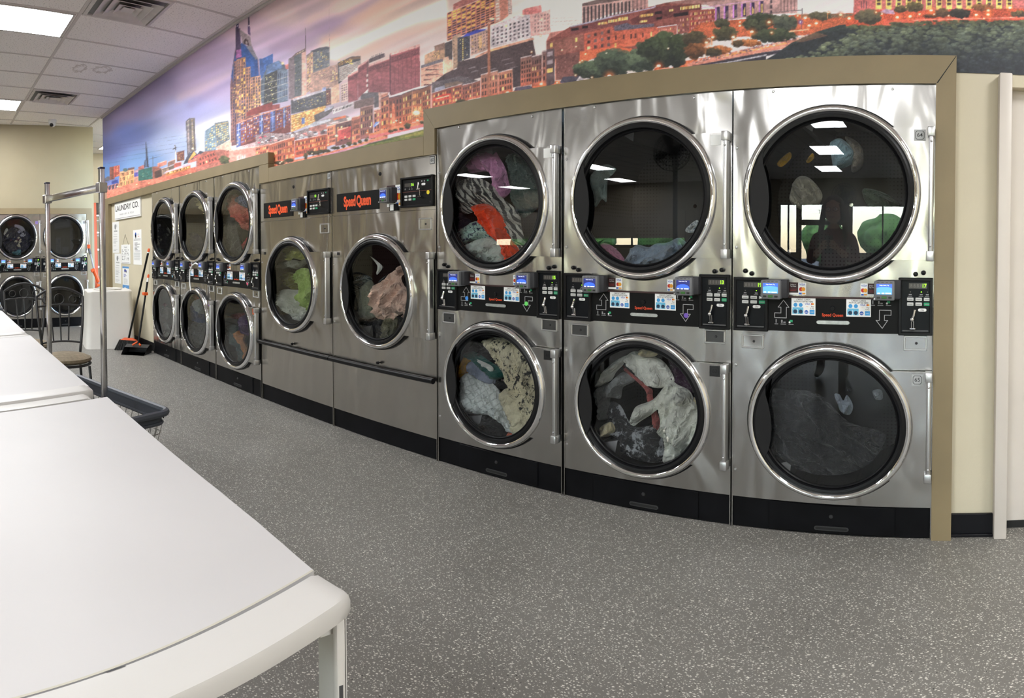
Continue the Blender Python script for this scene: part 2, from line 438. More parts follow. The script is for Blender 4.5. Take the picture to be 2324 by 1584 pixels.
# dome camera
p = atZ(119, 272, ZC)
t = thing('security_camera', 'small white dome camera hanging under the ceiling at the far end', 'camera', (p.x, p.y, ZC))
MB().lathe([(.001, 0), (.062, 0), (.064, .03), (.058, .05)], n=24, M=Matrix.Rotation(PI/2, 4, 'X').inverted()).build('camera_base', mat('white_plastic', (.75, .75, .75), .4), t)
MB().ball((0, 0, -.06), .052, n=20).build('camera_ball', MATS['white_plastic'], t)
MB().ball((.03, -.02, -.085), .030, n=14).build('camera_lens', mat('black_lens', (.004, .004, .005), .1), t)

# walls
def wall_box(name, *a, m=CREAM): return struct(MB().box(*a).build(name, m, smooth=False))
wall_box('wall_mural', -9.02, XR, YW, YW+.12, 1.84, ZC)
wall_box('wall_mural_middle', -4.262, -2.372, YW, YW+.12, 1.70, 1.84)
wall_box('wall_mural_lower', -8.84, -6.775, YW, YW+.12, 0, 1.84)
wall_box('wall_mural_right', .03, .262, YW, YW+.12, 0, 1.84)
wall_box('wall_door_side', 1.25, XR, YW, YW+.12, 0, 1.84)
wall_box('wall_mural_end', -9.02, -8.84, 2.40, 2.56, 0, 2.02)
wall_box('wall_right', XR, XR+.1, YF, 4.5, 0, ZC)
# far end wall, slightly askew, with an opening to a back hall on its right
def yw(y): return XB-.10+(y-1.0)*-.06
ye, y0 = 2.47, -3.0
w = MB()
for ya, yb, za, zb in ((y0, ye, 1.84, ZC), (y0, .815, 0, 1.84), (2.335, ye, 0, 1.84)):
    V = [(yw(ya), ya, za), (yw(yb), yb, za), (yw(yb), yb, zb), (yw(ya), ya, zb), (yw(ya)-.12, ya, za), (yw(yb)-.12, yb, za), (yw(yb)-.12, yb, zb), (yw(ya)-.12, ya, zb)]
    w.add(V, [[0, 1, 2, 3], [1, 5, 6, 2], [4, 0, 3, 7], [5, 4, 7, 6], [3, 2, 6, 7], [0, 4, 5, 1]])
struct(w.build('wall_end', ECRU, smooth=False))
wall_box('wall_hall', -12.6, -12.5, 2.0, 4.5, 0, ZC)
wall_box('wall_hall_side', -12.6, -8.9, 4.4, 4.5, 0, ZC)
MAROON = mat('maroon_unseen_wall', rgb(84, 48, 42), .6)  # invented dark colour on unseen walls, to darken the door glass reflections
wall_box('wall_left', XL-.1, XL, YF, y0, 0, ZC, m=MAROON)
wall_box('wall_left_return', XL, yw(y0), y0-.1, y0, 0, ZC, m=MAROON)

# storefront with its windows and glazed door (seen as reflections)
ALU = mat('bronze_window_frame', (.10, .09, .08), .4)
def storefront():
    opens = [(-14.6, -11.2, 1.2, 2.30), (-10.9, -7.2, 1.2, 2.30), (-6.9, -4.55, 1.2, 2.30), (-4.3, -3.75, 1.0, 2.45), (-3.68, -2.35, .10, 2.45), (-2.2, -.4, 1.0, 2.40), (-.2, 2.9, 1.0, 2.40)]
    w = MB(); xs = XL
    for a, b_, z0, z1 in opens:
        w.box(xs, a, YF-.12, YF, 0, ZC); w.box(a, b_, YF-.12, YF, 0, z0); w.box(a, b_, YF-.12, YF, z1, ZC); xs = b_
    w.box(xs, XR, YF-.12, YF, 0, ZC)
    struct(w.build('wall_storefront', mat('taupe_storefront_wall', rgb(150, 138, 118), .6), smooth=False))
    for n, (a, b_, z0, z1) in enumerate(opens):
        f = MB(); e = .04
        f.box(a, a+e, YF-.08, YF-.02, z0, z1).box(b_-e, b_, YF-.08, YF-.02, z0, z1).box(a, b_, YF-.08, YF-.02, z0, z0+e).box(a, b_, YF-.08, YF-.02, z1-e, z1)
        if n == 4: f.box(a, b_, YF-.08, YF-.02, 1.82, 1.98).box(a, b_, YF-.08, YF-.02, .1, .3).box(a+.62, a+.68, YF-.08, YF-.02, .1, 1.82)
        else: f.box((a+b_)/2-.02, (a+b_)/2+.02, YF-.08, YF-.02, z0, z1)
        fo = struct(f.build('door_1' if n == 4 else 'window_%d' % (n+1), ALU, smooth=False))
        MB().rect(a, b_, z0, z1, YF-.05).build('pane', PANE, fo, smooth=False, recalc=False)
        if n < 3:
            struct(MB().box(a+.02, b_-.02, YF+.01, YF+.02, 1.45, 2.32).build('blind_%d' % (n+1), mat('beige_roller_blind', rgb(170, 160, 145), .8), smooth=False))
    MB().text('3593', -3.0, 2.2, YF-.045, .16, M=Matrix.Identity(4)).build('door_number', WHITE, None, smooth=False)
    tag(bpy.data.objects['door_number'], 'white street number 3593 on the glass above the entrance door', 'number')
storefront()
# outside: pavement and a belt of trees
struct(MB().box(-40, 30, -60, YF-.12, -.12, -.02).build('ground_outside', mat('sunlit_asphalt', (.09, .09, .09), .8), smooth=False))
LEAF = mat('green_foliage', (.13, .27, .06), .7, noise_amt=.6, noise_scale=2.5)
for k, (x, y, r) in enumerate(((-25, -30, 1.9), (-20, -29, 1.6), (-15, -30, 1.9), (-10.3, -29, 1.7), (-6.0, -30, 1.5), (-2.3, -28.5, 1.6), (1.8, -30, 1.8), (6.2, -29, 1.7))):
    t = thing('tree', 'leafy green tree across the street, seen mirrored in the door glass', 'tree', (x, y, -.02), 0, 'trees across the street')
    MB().tube([(0, 0, 0), (.05, 0, .7), (0, .05, 1.5)], [.14, .11, .07], 8).build('trunk', mat('bark', (.09, .06, .04), .9), t)
    c = MB(); rr = random.Random(k)
    for q in range(14):
        a = rr.random()*2*PI; d = rr.random()*r*.7
        b2 = MB().ball((d*math.cos(a), d*math.sin(a)*.6, .75+r*.2+rr.random()*r*.65), r*(.35+.25*rr.random()), n=14)
        b2.v = [v+Vector((1, 1, 1))*noise.noise(v*1.7)*.35*r*.4 for v in b2.v]
        c.add(b2.v, b2.f)
    c.build('crown', LEAF, t)

# tan trim that frames the machines
YT0, YT1 = 2.385, YW
def trim(n, x0, x1, z0, z1): return struct(MB().box(x0, x1, YT0, YT1, z0, z1, 0, .003, 1).build('trim_%d' % n, TAN))
ZTA, ZTM, ZTB = 1.922, 1.800, 1.948
XS3, XW2, XT3 = -4.262, -2.372, .022
trim(1, -8.84, -8.60, 0, ZTA)
trim(2, -8.60, -4.12, 1.832, ZTA)
trim(3, XS3, -4.12, 1.690, 1.832)
trim(4, -4.12, -2.455, 1.690, ZTM)
def trim_poly(n, P_): return struct(MB().prism(P_, YT0, YT1).build('trim_%d' % n, TAN, smooth=False))
trim_poly(5, [(-2.455, 1.690), (XW2, 1.690), (XW2, 1.832), (-2.455, ZTB)])
trim_poly(6, [(XW2+.0008, 1.832), (XT3, 1.832), (.098, ZTB), (-2.454, ZTB)])
trim_poly(7, [(XT3, 0), (.098, 0), (.098, ZTB-.001), (XT3, 1.831)])
# mitre crack at the top right corner
struct(MB().add([(XT3+.002, YT0-.0008, 1.834), (XT3+.007, YT0-.0008, 1.834), (.097, YT0-.0008, ZTB-.004), (.096, YT0-.0008, ZTB-.001)], [[0, 1, 2, 3]]).build('trim_8', DARKGAP, smooth=False))
struct(MB().box(-8.60, -6.79, YW-.012, YW, 0, .10, 0, .002, 1).build('baseboard_alcove', BASE))
struct(MB().box(.098, .262, YW-.016, YW, .012, .105, 0, .003, 1).box(.098, .262, YW-.026, YW, 0, .014, 0, .003, 1).build('baseboard_right', BASE))
# door at the right edge
struct(MB().box(.262, .312, 2.385, YW+.1, 0, 1.885, 0, .006, 2).build('trim_9', OFFW))
struct(MB().box(.312, 1.25, 2.50, 2.545, .035, 1.885, 0, .002, 1).build('door_2', OFFW))
struct(MB().box(.312, 1.25, 2.50, 2.55, 0, .035).build('door_gap_1', DARKGAP, smooth=False))  # dark strip filling the gap under the door
# end wall trim
def etrim(n, ya, yb, za, zb):
    V = []
    for y in (ya, yb):
        for dx in (0, .05): V += [(XBD+dx-(y-1.0)*.06-.02, y, za), (XBD+dx-(y-1.0)*.06-.02, y, zb)]
    return struct(MB().add(V, [[0, 1, 3, 2], [4, 6, 7, 5], [2, 3, 7, 6], [0, 4, 5, 1], [1, 5, 7, 3], [0, 2, 6, 4]]).build('trim_%d' % n, TAN, smooth=False))
XBD = -9.555
etrim(10, -1.6, 2.40, 1.755, 1.845)
etrim(11, 2.315, 2.40, 0, 1.755)
# ------------------------------------------------------------------ tumble dryers
CACHE = {}
def P(parent, name, key, fn, mats, loc=None, **k):
    """a part; repeats of the same key share one mesh"""
    if key not in CACHE:
        b = MB(); fn(b); CACHE[key] = b.mesh(name, mats, **k)
    o = link(name, CACHE[key], parent)
    if loc is not None: o.location = loc
    return o

def plate_hole(b, x0, x1, z0, z1, cx, cz, r, y, y2, n=88, mi=0):
    A = sorted([2*PI*i/n for i in range(n)]+[math.atan2(z-cz, x-cx) % (2*PI) for x in (x0, x1) for z in (z0, z1)])
    V = []
    for a in A:
        c, s = math.cos(a), math.sin(a)
        t = min(((x1-cx)/c if c > 1e-9 else (x0-cx)/c if c < -1e-9 else 1e9), ((z1-cz)/s if s > 1e-9 else (z0-cz)/s if s < -1e-9 else 1e9))
        V += [(cx+r*c, y2, cz+r*s), (cx+r*c, y, cz+r*s), (cx+t*c, y, cz+t*s), (cx+t*c, y2, cz+t*s)]
    N = len(A); F = []
    for i in range(N):
        j = (i+1) % N
        for k in range(3): F.append([i*4+k, i*4+k+1, j*4+k+1, j*4+k])
    b.add(V, F, mi)

CW = .79                      # cabinet width
DOORS = {'up': (.395, 1.400, .345, .2525), 'low': (.395, .498, .323, .2225)}

def ring_profile(R):
    return [(R-.002, -.016), (R, -.024), (R-.003, -.036), (R-.010, -.046), (R-.018, -.049), (R-.026, -.045), (R-.031, -.036), (R-.031, -.022), (R-.028, -.014)]
def gasket_profile(R):
    return [(R-.028, -.038), (R-.040, -.044), (R-.050, -.042), (R-.053, -.030), (R-.058, -.033), (R-.062, -.028), (R-.062, -.014), (R-.030, -.012)]

def door(root, key, cx, cz, R, hp, num, x1=.775, xbar=.764, sticker=None, small=False):
    """round glazed door: hinge plate, chrome ring, gasket, pane, pull and hinge bar. num = text on its number plate"""
    hz0, hz1 = cz-hp, cz+hp
    def plate(b):
        q = math.asin(min(.99, hp/(R-.012)))
        arc = [(cx+(R-.012)*math.cos(t), cz+(R-.012)*math.sin(t)) for t in np.linspace(q, -q, 25)]
        b.prism([(x1, hz0), (x1, hz1)]+arc, -.030, -.014)
    d = P(root, 'door', 'hinge_plate'+key, plate, STEEL if not small else STEELW)
    P(d, 'door_back_pan', 'back_pan'+key, lambda b: b.lathe([(R+.006, -.002), (R+.006, -.014), (R-.03, -.018), (R-.05, -.004)], cx, cz, 88), RUBBER)
    P(d, 'chrome_ring', 'chrome_ring'+key, lambda b: b.lathe(ring_profile(R), cx, cz, 96, closed=True), CHROME, angle=50)
    P(d, 'door_gasket', 'gasket'+key, lambda b: b.lathe(gasket_profile(R), cx, cz, 88), RUBBER, angle=30)
    P(d, 'door_glass', 'pane'+key, lambda b: b.disc(cx, cz, R-.056, -.024, 80), GLASS, smooth=False, recalc=False)
    def pull(b):
        A = [PI*.78+(PI*.46)*i/18 for i in range(19)]
        o = [(cx+(R-.037)*math.cos(a), cz+(R-.037)*math.sin(a)) for a in A]
        k = R/.345
        inn = [(cx-k*x, cz+k*z) for x, z in ((.262, -.155), (.247, -.12), (.238, -.07), (.236, -.02), (.240, .03), (.250, .08), (.262, .12), (.262, .16))]
        b.prism(o+inn, -.050, -.044)
    P(d, 'door_pull', 'pull'+key, pull, mat('dark_grey_pull', (.014, .014, .015), .55, spec=.2), angle=20)
    def hinge(b):
        b.box(xbar+.002, xbar+.020, -.050, -.012, hz0+.004, hz1-.004, 0, .006, 3)
        for z in (hz0-.002, hz1-.036): b.box(xbar-.004, xbar+.024, -.054, -.010, z, z+.038, 0, .003, 2)
        for z in (hz0+.055, hz1-.055): b.lathe([(.001, -.056), (.004, -.055), (.005, -.051)], xbar+.011, z, 12)
    P(d, 'hinge', 'hinge'+key, hinge, SATIN)
    if sticker:
        bg, ink, sz = sticker
        sx, sz_ = x1-.044, hz1-.030
        def st(b):
            b.rect(sx-.022, sx+.022, sz_-.022, sz_+.022, -.0308, 0)
            if num:
                w, q = .017, .006
                O = [(sx-w+q, sz_-w), (sx+w-q, sz_-w), (sx+w, sz_-w+q), (sx+w, sz_+w-q), (sx+w-q, sz_+w), (sx-w+q, sz_+w), (sx-w, sz_+w-q), (sx-w, sz_-w+q)]
                I = [(sx+(x-sx)*.90, sz_+(z-sz_)*.90) for x, z in O]
                for i in range(8):
                    j = (i+1) % 8
                    b.flat([O[i], O[j], I[j], I[i]], -.0312, 1)
                b.text(num, sx, sz_, -.0313, sz, 1, .006)
        P(d, 'number_plate', 'num'+key+str(num)+bg.name, st, [bg, ink], smooth=False)
    return d

def pay_sticker(b, x0, x1, z0, z1, y):
    w, h = x1-x0, z1-z0
    q = lambda a, c, e, f, m, dy=.0005: b.rect(x0+a*w, x0+c*w, z0+e*h, z0+f*h, y-dy, m)
    q(0, 1, 0, 1, 0, 0)
    b.text('CREDIT CARDS', x0+w*.5, z0+h*.905, y-.0006, h*.125, 1, .01, .95)
    b.text('NOW ACCEPTED HERE', x0+w*.5, z0+h*.79, y-.0006, h*.125, 1, .01, .84)
    q(.05, .50, .36, .46, 2); q(.04, .25, .08, .36, 2); q(.27, .50, .08, .36, 2)
    for cx, cz, m in ((.17, .60, 3), (.39, .60, 3), (.16, .22, 4), (.39, .22, 4)): b.disc(x0+cx*w, z0+cz*h, h*.115, y-.0008, 16, m)
    b.text('VISA', x0+w*.67, z0+h*.66, y-.0006, h*.15, 5, .01)
    b.disc(x0+w*.855, z0+h*.67, h*.055, y-.0006, 12, 6); b.disc(x0+w*.90, z0+h*.67, h*.055, y-.0007, 12, 7)
    b.text('Pay', x0+w*.88, z0+h*.52, y-.0006, h*.12, 1); b.text('~', x0+w*.66, z0+h*.52, y-.0006, h*.18, 7); b.text('G Pay', x0+w*.86, z0+h*.41, y-.0006, h*.10, 1)
    b.disc(x0+w*.625, z0+h*.20, h*.115, y-.0006, 8, 5); b.text('pay', x0+w*.625, z0+h*.20, y-.0008, h*.11, 0)
    q(.76, .96, .08, .33, 3); b.text('AMEX', x0+w*.86, z0+h*.2, y-.0008, h*.07, 0)
PAYM = [STICK, DARKINK, CYANINK, mat('sky_ink', rgb(60, 155, 220), .5), NAVYINK, BLUEINK, REDINK, YELLOWINK]

def card_strip(b, x0, x1, z0, z1, y, flip=False):
    w, h = x1-x0, z1-z0
    if not flip: a, c = (0, .56), (.56, 1)
    else: a, c = (.44, 1), (0, .44)
    b.rect(x0+a[0]*w, x0+a[1]*w, z0+.16*h, z1, y, 1); b.rect(x0+c[0]*w, x0+c[1]*w, z0, z1, y, 0); b.rect(x0+a[0]*w, x0+a[1]*w, z0, z0+.16*h, y, 0)
    m = x0+(a[0]+a[1])/2*w; k = x0+(c[0]+c[1])/2*w
    b.text('Swipe or', m, z0+h*.83, y-.0004, h*.13, 0); b.text('Tap Here', m, z0+h*.69, y-.0004, h*.13, 0)
    b.rect(m-.2*w, m+.2*w, z0+.44*h, z0+.455*h, y-.0004, 5); b.rect(m-.16*w, m+.16*w, z0+.33*h, z0+.35*h, y-.0004, 5)
    b.text('VISA', k, z0+h*.82, y-.0004, h*.24, 2, .012)
    b.disc(k-h*.09, z0+h*.45, h*.165, y-.0004, 18, 3); b.disc(k+h*.10, z0+h*.45, h*.165, y-.0005, 18, 4)
    b.rect(k-.18*w, k-.02*w, z0+.04*h, z0+.17*h, y-.0004, 2); b.rect(k, k+.18*w, z0+.05*h, z0+.16*h, y-.0004, 4)
STRIPM = [STICK, MAROONINK, BLUEINK, REDINK, YELLOWINK, REDINK]

def reader(root, key, x0, x1, z0, z1, style=0, y=0., loc=None):
    def body(b):
        b.box(x0, x1, y-.062, y-.004, z0, z1, 0, .006, 2); b.box(x0+.006, x1+.022, y-.046, y, z0+.004, z1+.002, 1, .006, 2)
        for k in range(4): b.box(x0+.012+k*.016, x0+.021+k*.016, y-.0632, y-.061, z1-.0065, z1-.005, 1)
        b.ball((x0+.003, y-.064, z0+.005), .0045, 2, 10)
    r = P(root, 'card_reader', 'reader'+key, body, [READER2, READER, SATIN])
    w, h = x1-x0, z1-z0
    def scr(b):
        a, c, e, f = x0+w*.13, x1-w*.13, z0+h*.32, z0+h*.84
        b.rect(a, c, e, f, y-.0625, 0)
        m = (a+c)/2
        if style == 0:
            pts = [(m+(c-a)*.47*math.cos(t), e+(f-e)*(.22+.36*math.sin(t))) for t in np.linspace(0, PI, 20)]
            b.flat(pts+[(a+.002, e+.002), (c-.002, e+.002)][0:0]+[], y-.0628, 1)
            b.rect(a+(c-a)*.03, c-(c-a)*.03, e+(f-e)*.12, e+(f-e)*.26, y-.0627, 1)
        else:
            b.rect(a, c, e, e+(f-e)*.60, y-.0627, 2)
            b.flat([(m+(c-a)*.5*math.cos(t), e+(f-e)*(.58+.14*math.sin(t))) for t in np.linspace(0, PI, 14)], y-.0627, 2)
        b.text('Swipe, Insert, Tap', m, e+(f-e)*.88, y-.0632, h*.085, 3, .01, .78)
        for k, xx in enumerate((.1, .38, .62, .8)): b.rect(a+(c-a)*(xx-.04), a+(c-a)*(xx+.13), e+(f-e)*.05, e+(f-e)*.16, y-.0632, 3)
    P(r, 'screen', 'screen%d' % style+key, scr, [LCD if style == 0 else LCDB, LCDB, LCDS, LCDW], smooth=False)
    def keys(b):
        b.box(x0+w*.38, x1-w*.38, y-.0645, y-.061, z0+h*.10, z0+h*.22, 0, .001, 1)
        b.box(x0+w*.14, x0+w*.30, y-.064, y-.061, z0+h*.11, z0+h*.20, 1, .001, 1); b.box(x1-w*.30, x1-w*.14, y-.064, y-.061, z0+h*.11, z0+h*.20, 1, .001, 1)
    P(r, 'reader_keys', 'rkeys'+key, keys, [mat('dark_green_key', rgb(50, 105, 40), .5), mat('black_key', (.02, .02, .02), .4)])
    return r

def coin_box(root, key, x0, x1, z0, z1, digits, bright=True, frame=True):
    w, h = x1-x0, z1-z0
    def body(b):
        b.box(x0, x1, -.010, 0, z0, z1, 0, .002, 1)
        e = .012
        for a, c, d, f in ((x0, x1, z0, z0+e), (x0, x1, z1-e, z1), (x0, x0+e, z0, z1), (x1-e, x1, z0, z1)): b.box(a, c, -.016, -.009, d, f, 0, .002, 1)
        b.rect(x0+e, x1-e, z0+e, z1-e, -.0105, 1)
        b.box(x0+e+.004, x1-e-.004, -.0125, -.010, z0+e+.004, z0+e+.008, 2)
    c = P(root, 'coin_box', 'coinbox'+key, body, [BLACK, COIN, mat('scuffed_grey_edge', (.10, .10, .105), .5)])
    dx0, dx1 = x0+w*.30, x0+w*.83
    zt = z0+h*.86
    def disp(b):
        b.rect(dx0, dx1, zt-.010, zt+.010, -.0112, 0)
        for k in range(4): b.text('8', dx0+.009+k*.0125, zt, -.0115, .019, 2, 0, .8)
        if digits: b.text(digits, dx1-.011, zt, -.0118, .0205, 1, .016, .86)
        for k, (a, g) in enumerate(((.30, 2), (.62, 1 if digits else 2), (.80, 2))):
            b.disc(x0+w*a+.006, z0+h*.755, .0022, -.0112, 8, g); b.rect(x0+w*a, x0+w*a+.011, z0+h*.70, z0+h*.72, -.0112, 3); b.rect(x0+w*a-.004, x0+w*a+.013, z0+h*.675, z0+h*.685, -.0112, 3)
    P(c, 'display', 'disp'+key+str(digits), disp, [DISPOFF, LED, mat('ghost_segments', (.11, .10, .09), .4), GREYINK], smooth=False)
    def keysf(b):
        for r in range(2):
            for q in range(3):
                a = x0+w*(.25+.245*q); zz = z0+h*(.60-.085*r)
                b.box(a, a+w*.19, -.0135, -.010, zz, zz+h*.058, 1 if (r == 1 and q == 2) else 0, .0015, 1)
                b.rect(a+w*.03, a+w*.16, zz+h*.022, zz+h*.034, -.0139, 2)
    P(c, 'keypad', 'keys'+key, keysf, [mat('pale_key', (.62, .63, .62), .4), GREENINK, GREYINK], angle=30)
    def slide(b):
        a = x0+w*.42; zz = z0+h*.10
        b.tube([(a+.008, -.030, zz+.078), (a+.004, -.034, zz+.056), (a-.002, -.034, zz+.044)], .0048, 8)
        b.ball((a-.002, -.032, zz+.042), .0085, 0, 12)
        b.tube([(a-.004, -.024, zz+.036), (a-.004, -.020, zz+.008)], .0022, 6); b.tube([(a+.004, -.024, zz+.036), (a+.004, -.020, zz+.008)], .0022, 6)
        b.box(a-.011, a+.011, -.028, -.010, zz+.002, zz+.009, 0, .002, 1)
        # the 25-cent pill
        pts = []
        for s, q in ((1, -PI/2), (-1, PI/2)): pts += [(a+.036+s*.010+.006*math.cos(t+q), zz+.076+.006*math.sin(t+q)) for t in np.linspace(0, PI, 9)]
        b.flat(pts, -.0113, 1); b.text('25¢', a+.036, zz+.076, -.0116, .010, 2)
    P(c, 'coin_slide', 'slide'+key, slide, [CHROME, WHITE, DARKINK])
    return c

def arrow(b, x0, x1, z0, z1, y, up, t=.0022):
    w, h = x1-x0, z1-z0
    if up: q = [(0, 0), (.82, 0), (.82, .60), (1, .60), (.62, 1), (.24, .60), (.44, .60), (.44, .27), (0, .27)]
    else: q = [(1, 1), (.22, 1), (.22, .44), (0, .44), (.42, 0), (.78, .44), (.56, .44), (.56, .73), (1, .73)]
    Q = [(x0+a*w, z0+c*h) for a, c in q]
    for i in range(len(Q)):
        a, c = Vector(Q[i]), Vector(Q[(i+1) % len(Q)]); d = (c-a).normalized(); n = Vector((-d.y, d.x))*t/2; a = a-d*t/2; c = c+d*t/2
        b.flat([a+n, c+n, c-n, a-n], y, 0)

def icons(b, x, z, y, s=1):
    b.rect(x, x+.004*s, z, z+.014*s, y, 0); b.rect(x-.004*s, x+.010*s, z-.006*s, z-.003*s, y, 0)
    b.rect(x+.022*s, x+.028*s, z, z+.012*s, y, 0); b.rect(x+.031*s, x+.040*s, z, z+.005*s, y, 0); b.rect(x+.020*s, x+.042*s, z-.006*s, z-.003*s, y, 0)
    b.rect(x+.056*s, x+.068*s, z+.004*s, z+.013*s, y, 1); b.disc(x+.056*s, z+.003*s, .004*s, y-.0003, 8, 2); b.rect(x+.052*s, x+.072*s, z-.006*s, z-.003*s, y, 0)

def lock_plate(root, key, x0, x1, z0, z1, dark=False):
    def f(b):
        e = .007
        for a, c, d, g in ((x0, x1, z0, z0+e), (x0, x1, z1-e, z1), (x0, x0+e, z0+e, z1-e), (x1-e, x1, z0+e, z1-e)): b.box(a, c, -.008, 0, d, g, 0, .002, 1)
        b.rect(x0+e, x1-e, z0+e, z1-e, -.003, 1)
        b.lathe([(.001, -.007), (.004, -.007), (.0055, -.003)], (x0+x1)/2+.004, (z0+z1)/2, 14, 2)
    return P(root, 'lock_plate', 'lockp'+key+str(dark), f, [SATIN, mat('dark_lock_cover', (.07, .07, .072), .35, .6) if dark else STEEL, DARKINK])

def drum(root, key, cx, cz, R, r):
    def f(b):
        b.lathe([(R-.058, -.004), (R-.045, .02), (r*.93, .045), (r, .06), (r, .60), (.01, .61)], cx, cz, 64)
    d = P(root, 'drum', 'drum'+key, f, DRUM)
    for k in range(3):
        a = PI/2+.35+k*2*PI/3
        M = Matrix.Translation((cx, 0, cz)) @ Matrix.Rotation(-a, 4, 'Y')
        def v(b):
            V = [(r*.99, .07, -.055), (r*.99, .07, .055), (r*.78, .10, 0), (r*.99, .60, -.055), (r*.99, .60, .055), (r*.78, .60, 0)]
            b.add(V, [[0, 1, 2], [3, 5, 4], [0, 2, 5, 3], [1, 4, 5, 2]], 0, M)
        P(d, 'drum_vane', 'vane%d' % k+key, v, mat('vane_steel', (.20, .20, .205), .45, .6))
    return d

def stack_dryer(x, label, up=None, low=None, dig=(None, None), dots=(), loc=None, rz=0., sx=1., style=(0, 0), dark_lock=(False, False), group='stacked tumble dryers'):
    root = thing('stacked_dryer', label, 'tumble dryer', loc or (x, D, 0), rz, group)
    root.scale = (sx, 1, 1)
    def cab(b):
        W = CW
        plate_hole(b, .004, W-.004, 1.000, 1.829, .395, 1.400, .300, -.0015, .02)
        plate_hole(b, .004, W-.004, .146, .868, .395, .498, .285, -.0015, .02)
        for a, c in ((0, .004), (W-.004, W)): b.box(a, c, -.003, .66, 0, 1.829)
        b.box(0, W, .02, .66, 1.822, 1.829)
        b.box(.004, W-.004, .64, .66, .02, 1.82)
    P(root, 'cabinet', 'cabinet', cab, STEEL, angle=20)
    for nm, nn in (('up', up), ('low', low)):
        cx, cz, R, hp = DOORS[nm]
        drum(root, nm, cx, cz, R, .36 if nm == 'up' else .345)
        door(root, nm, cx, cz, R, hp, nn[0] if nn else None, sticker=nn[1] if nn else None)
    cp = P(root, 'control_panel', 'cpanel', lambda b: b.box(.120, .690, -.006, .004, .864, 1.001, 0, .002, 1).box(.120, .690, -.009, -.004, .996, 1.003, 1), [PANEL, mat('maroon_edge', (.035, .012, .012), .5)])
    P(cp, 'arrow_marking', 'arru', lambda b: arrow(b, .174, .231, .916, .986, -.0066, True), [mat('pale_line', (.45, .45, .46), .5)], smooth=False)
    P(cp, 'arrow_marking', 'arrd', lambda b: arrow(b, .571, .628, .885, .955, -.0066, False), [MATS['pale_line']], smooth=False)
    P(cp, 'icon_marking', 'icol', lambda b: icons(b, .178, .896, -.0066), [GREYINK, GREENINK, WHITE], smooth=False)
    P(cp, 'icon_marking', 'icor', lambda b: icons(b, .556, .978, -.0066), [GREYINK, GREENINK, WHITE], smooth=False)
    P(cp, 'payment_sticker', 'payl', lambda b: pay_sticker(b, .241, .336, .928, .996, -.0066), PAYM, smooth=False)
    P(cp, 'payment_sticker', 'payr', lambda b: pay_sticker(b, .456, .551, .928, .996, -.0066), PAYM, smooth=False)
    P(cp, 'brand_lettering', 'sqsmall', lambda b: b.text('Speed Queen', .403, .932, -.0068, .0165, 0, .018, .92), [ORANGEINK], smooth=False)
    P(cp, 'panel_lock', 'clock', lambda b: b.lathe([(.001, -.011), (.008, -.011), (.0105, -.005)], .403, .958, 18), BLACK)
    def slot(b):
        pts = []
        for s, q in ((1, -PI/2), (-1, PI/2)): pts += [(.405+s*.058+.0105*math.cos(t+q), .9035+.0105*math.sin(t+q)) for t in np.linspace(0, PI, 10)]
        b.prism(pts, -.0085, -.005, 0)
        b.flat([(.405+(a-.405)*.94, .9035+(c-.9035)*.66) for a, c in pts], -.0088, 1)
    P(cp, 'pull_slot', 'pslot', slot, [BLACK, mat('galvanised_inlay', (.50, .52, .52), .38, .8, noise_amt=.2, noise_scale=60)])
    for cx_, cz_, m in dots:
        P(cp, 'round_sticker', 'dot%s%.2f' % (m.name, cx_), lambda b: b.disc(cx_, cz_, .0105, -.0078, 18), [m], smooth=False)
    coin_box(root, 'l', .006, .148, .860, 1.073, dig[0]); coin_box(root, 'r', .656, .786, .860, 1.081, dig[1])
    reader(root, 'l', .130, .210, .992, 1.066, style[0]); reader(root, 'r', .566, .644, .996, 1.070, style[1])
    P(root, 'card_sticker', 'cstl', lambda b: card_strip(b, .226, .298, 1.008, 1.056, -.0022), STRIPM, smooth=False)
    P(root, 'card_sticker', 'cstr', lambda b: card_strip(b, .510, .572, 1.008, 1.056, -.0022, True), STRIPM, smooth=False)
    kp = P(root, 'kick_panel', 'kick', lambda b: b.box(.005, CW-.005, .004, .03, .004, .146).box(.155, .652, -.003, .01, .012, .140, 0, .002, 1), KICK)
    def kh(b):
        pts = []
        for s, q in ((1, -PI/2), (-1, PI/2)): pts += [(.405+s*.058+.010*math.cos(t+q), .034+.010*math.sin(t+q)) for t in np.linspace(0, PI, 10)]
        b.prism(pts, -.0065, -.002, 0); b.flat([(.405+(a-.405)*.93, .034+(c-.034)*.55) for a, c in pts], -.0068, 1)
        b.lathe([(.001, -.008), (.007, -.008), (.009, -.002)], .403, .090, 16, 0)
    P(kp, 'kick_handle', 'kickh', kh, [mat('dull_black_slot', (.03, .03, .031), .4), DARKGAP])
    lock_plate(root, 'l', .039, .130, .789, .846, dark_lock[0]); lock_plate(root, 'r', .677, .766, .800, .858, dark_lock[1])
    for k, (a, c) in enumerate(((.161, 1.816), (.625, 1.812), (.014, 1.590), (.014, 1.191), (.014, .718), (.014, .268))):
        P(root, 'screw', 'screw%d' % k, lambda b: b.lathe([(.001, -.006), (.0045, -.0055), (.0065, -.0015)], a, c, 12), SATIN)
    for k, (a, c) in enumerate(((.053, 1.098), (.079, 1.088), (.720, 1.094), (.750, 1.100))):
        P(root, 'rubber_bumper', 'bumper%d' % k, lambda b: b.lathe([(.001, -.018), (.006, -.017), (.009, -.012), (.0095, -.0015)], a, c, 16), BLACK)
    return root

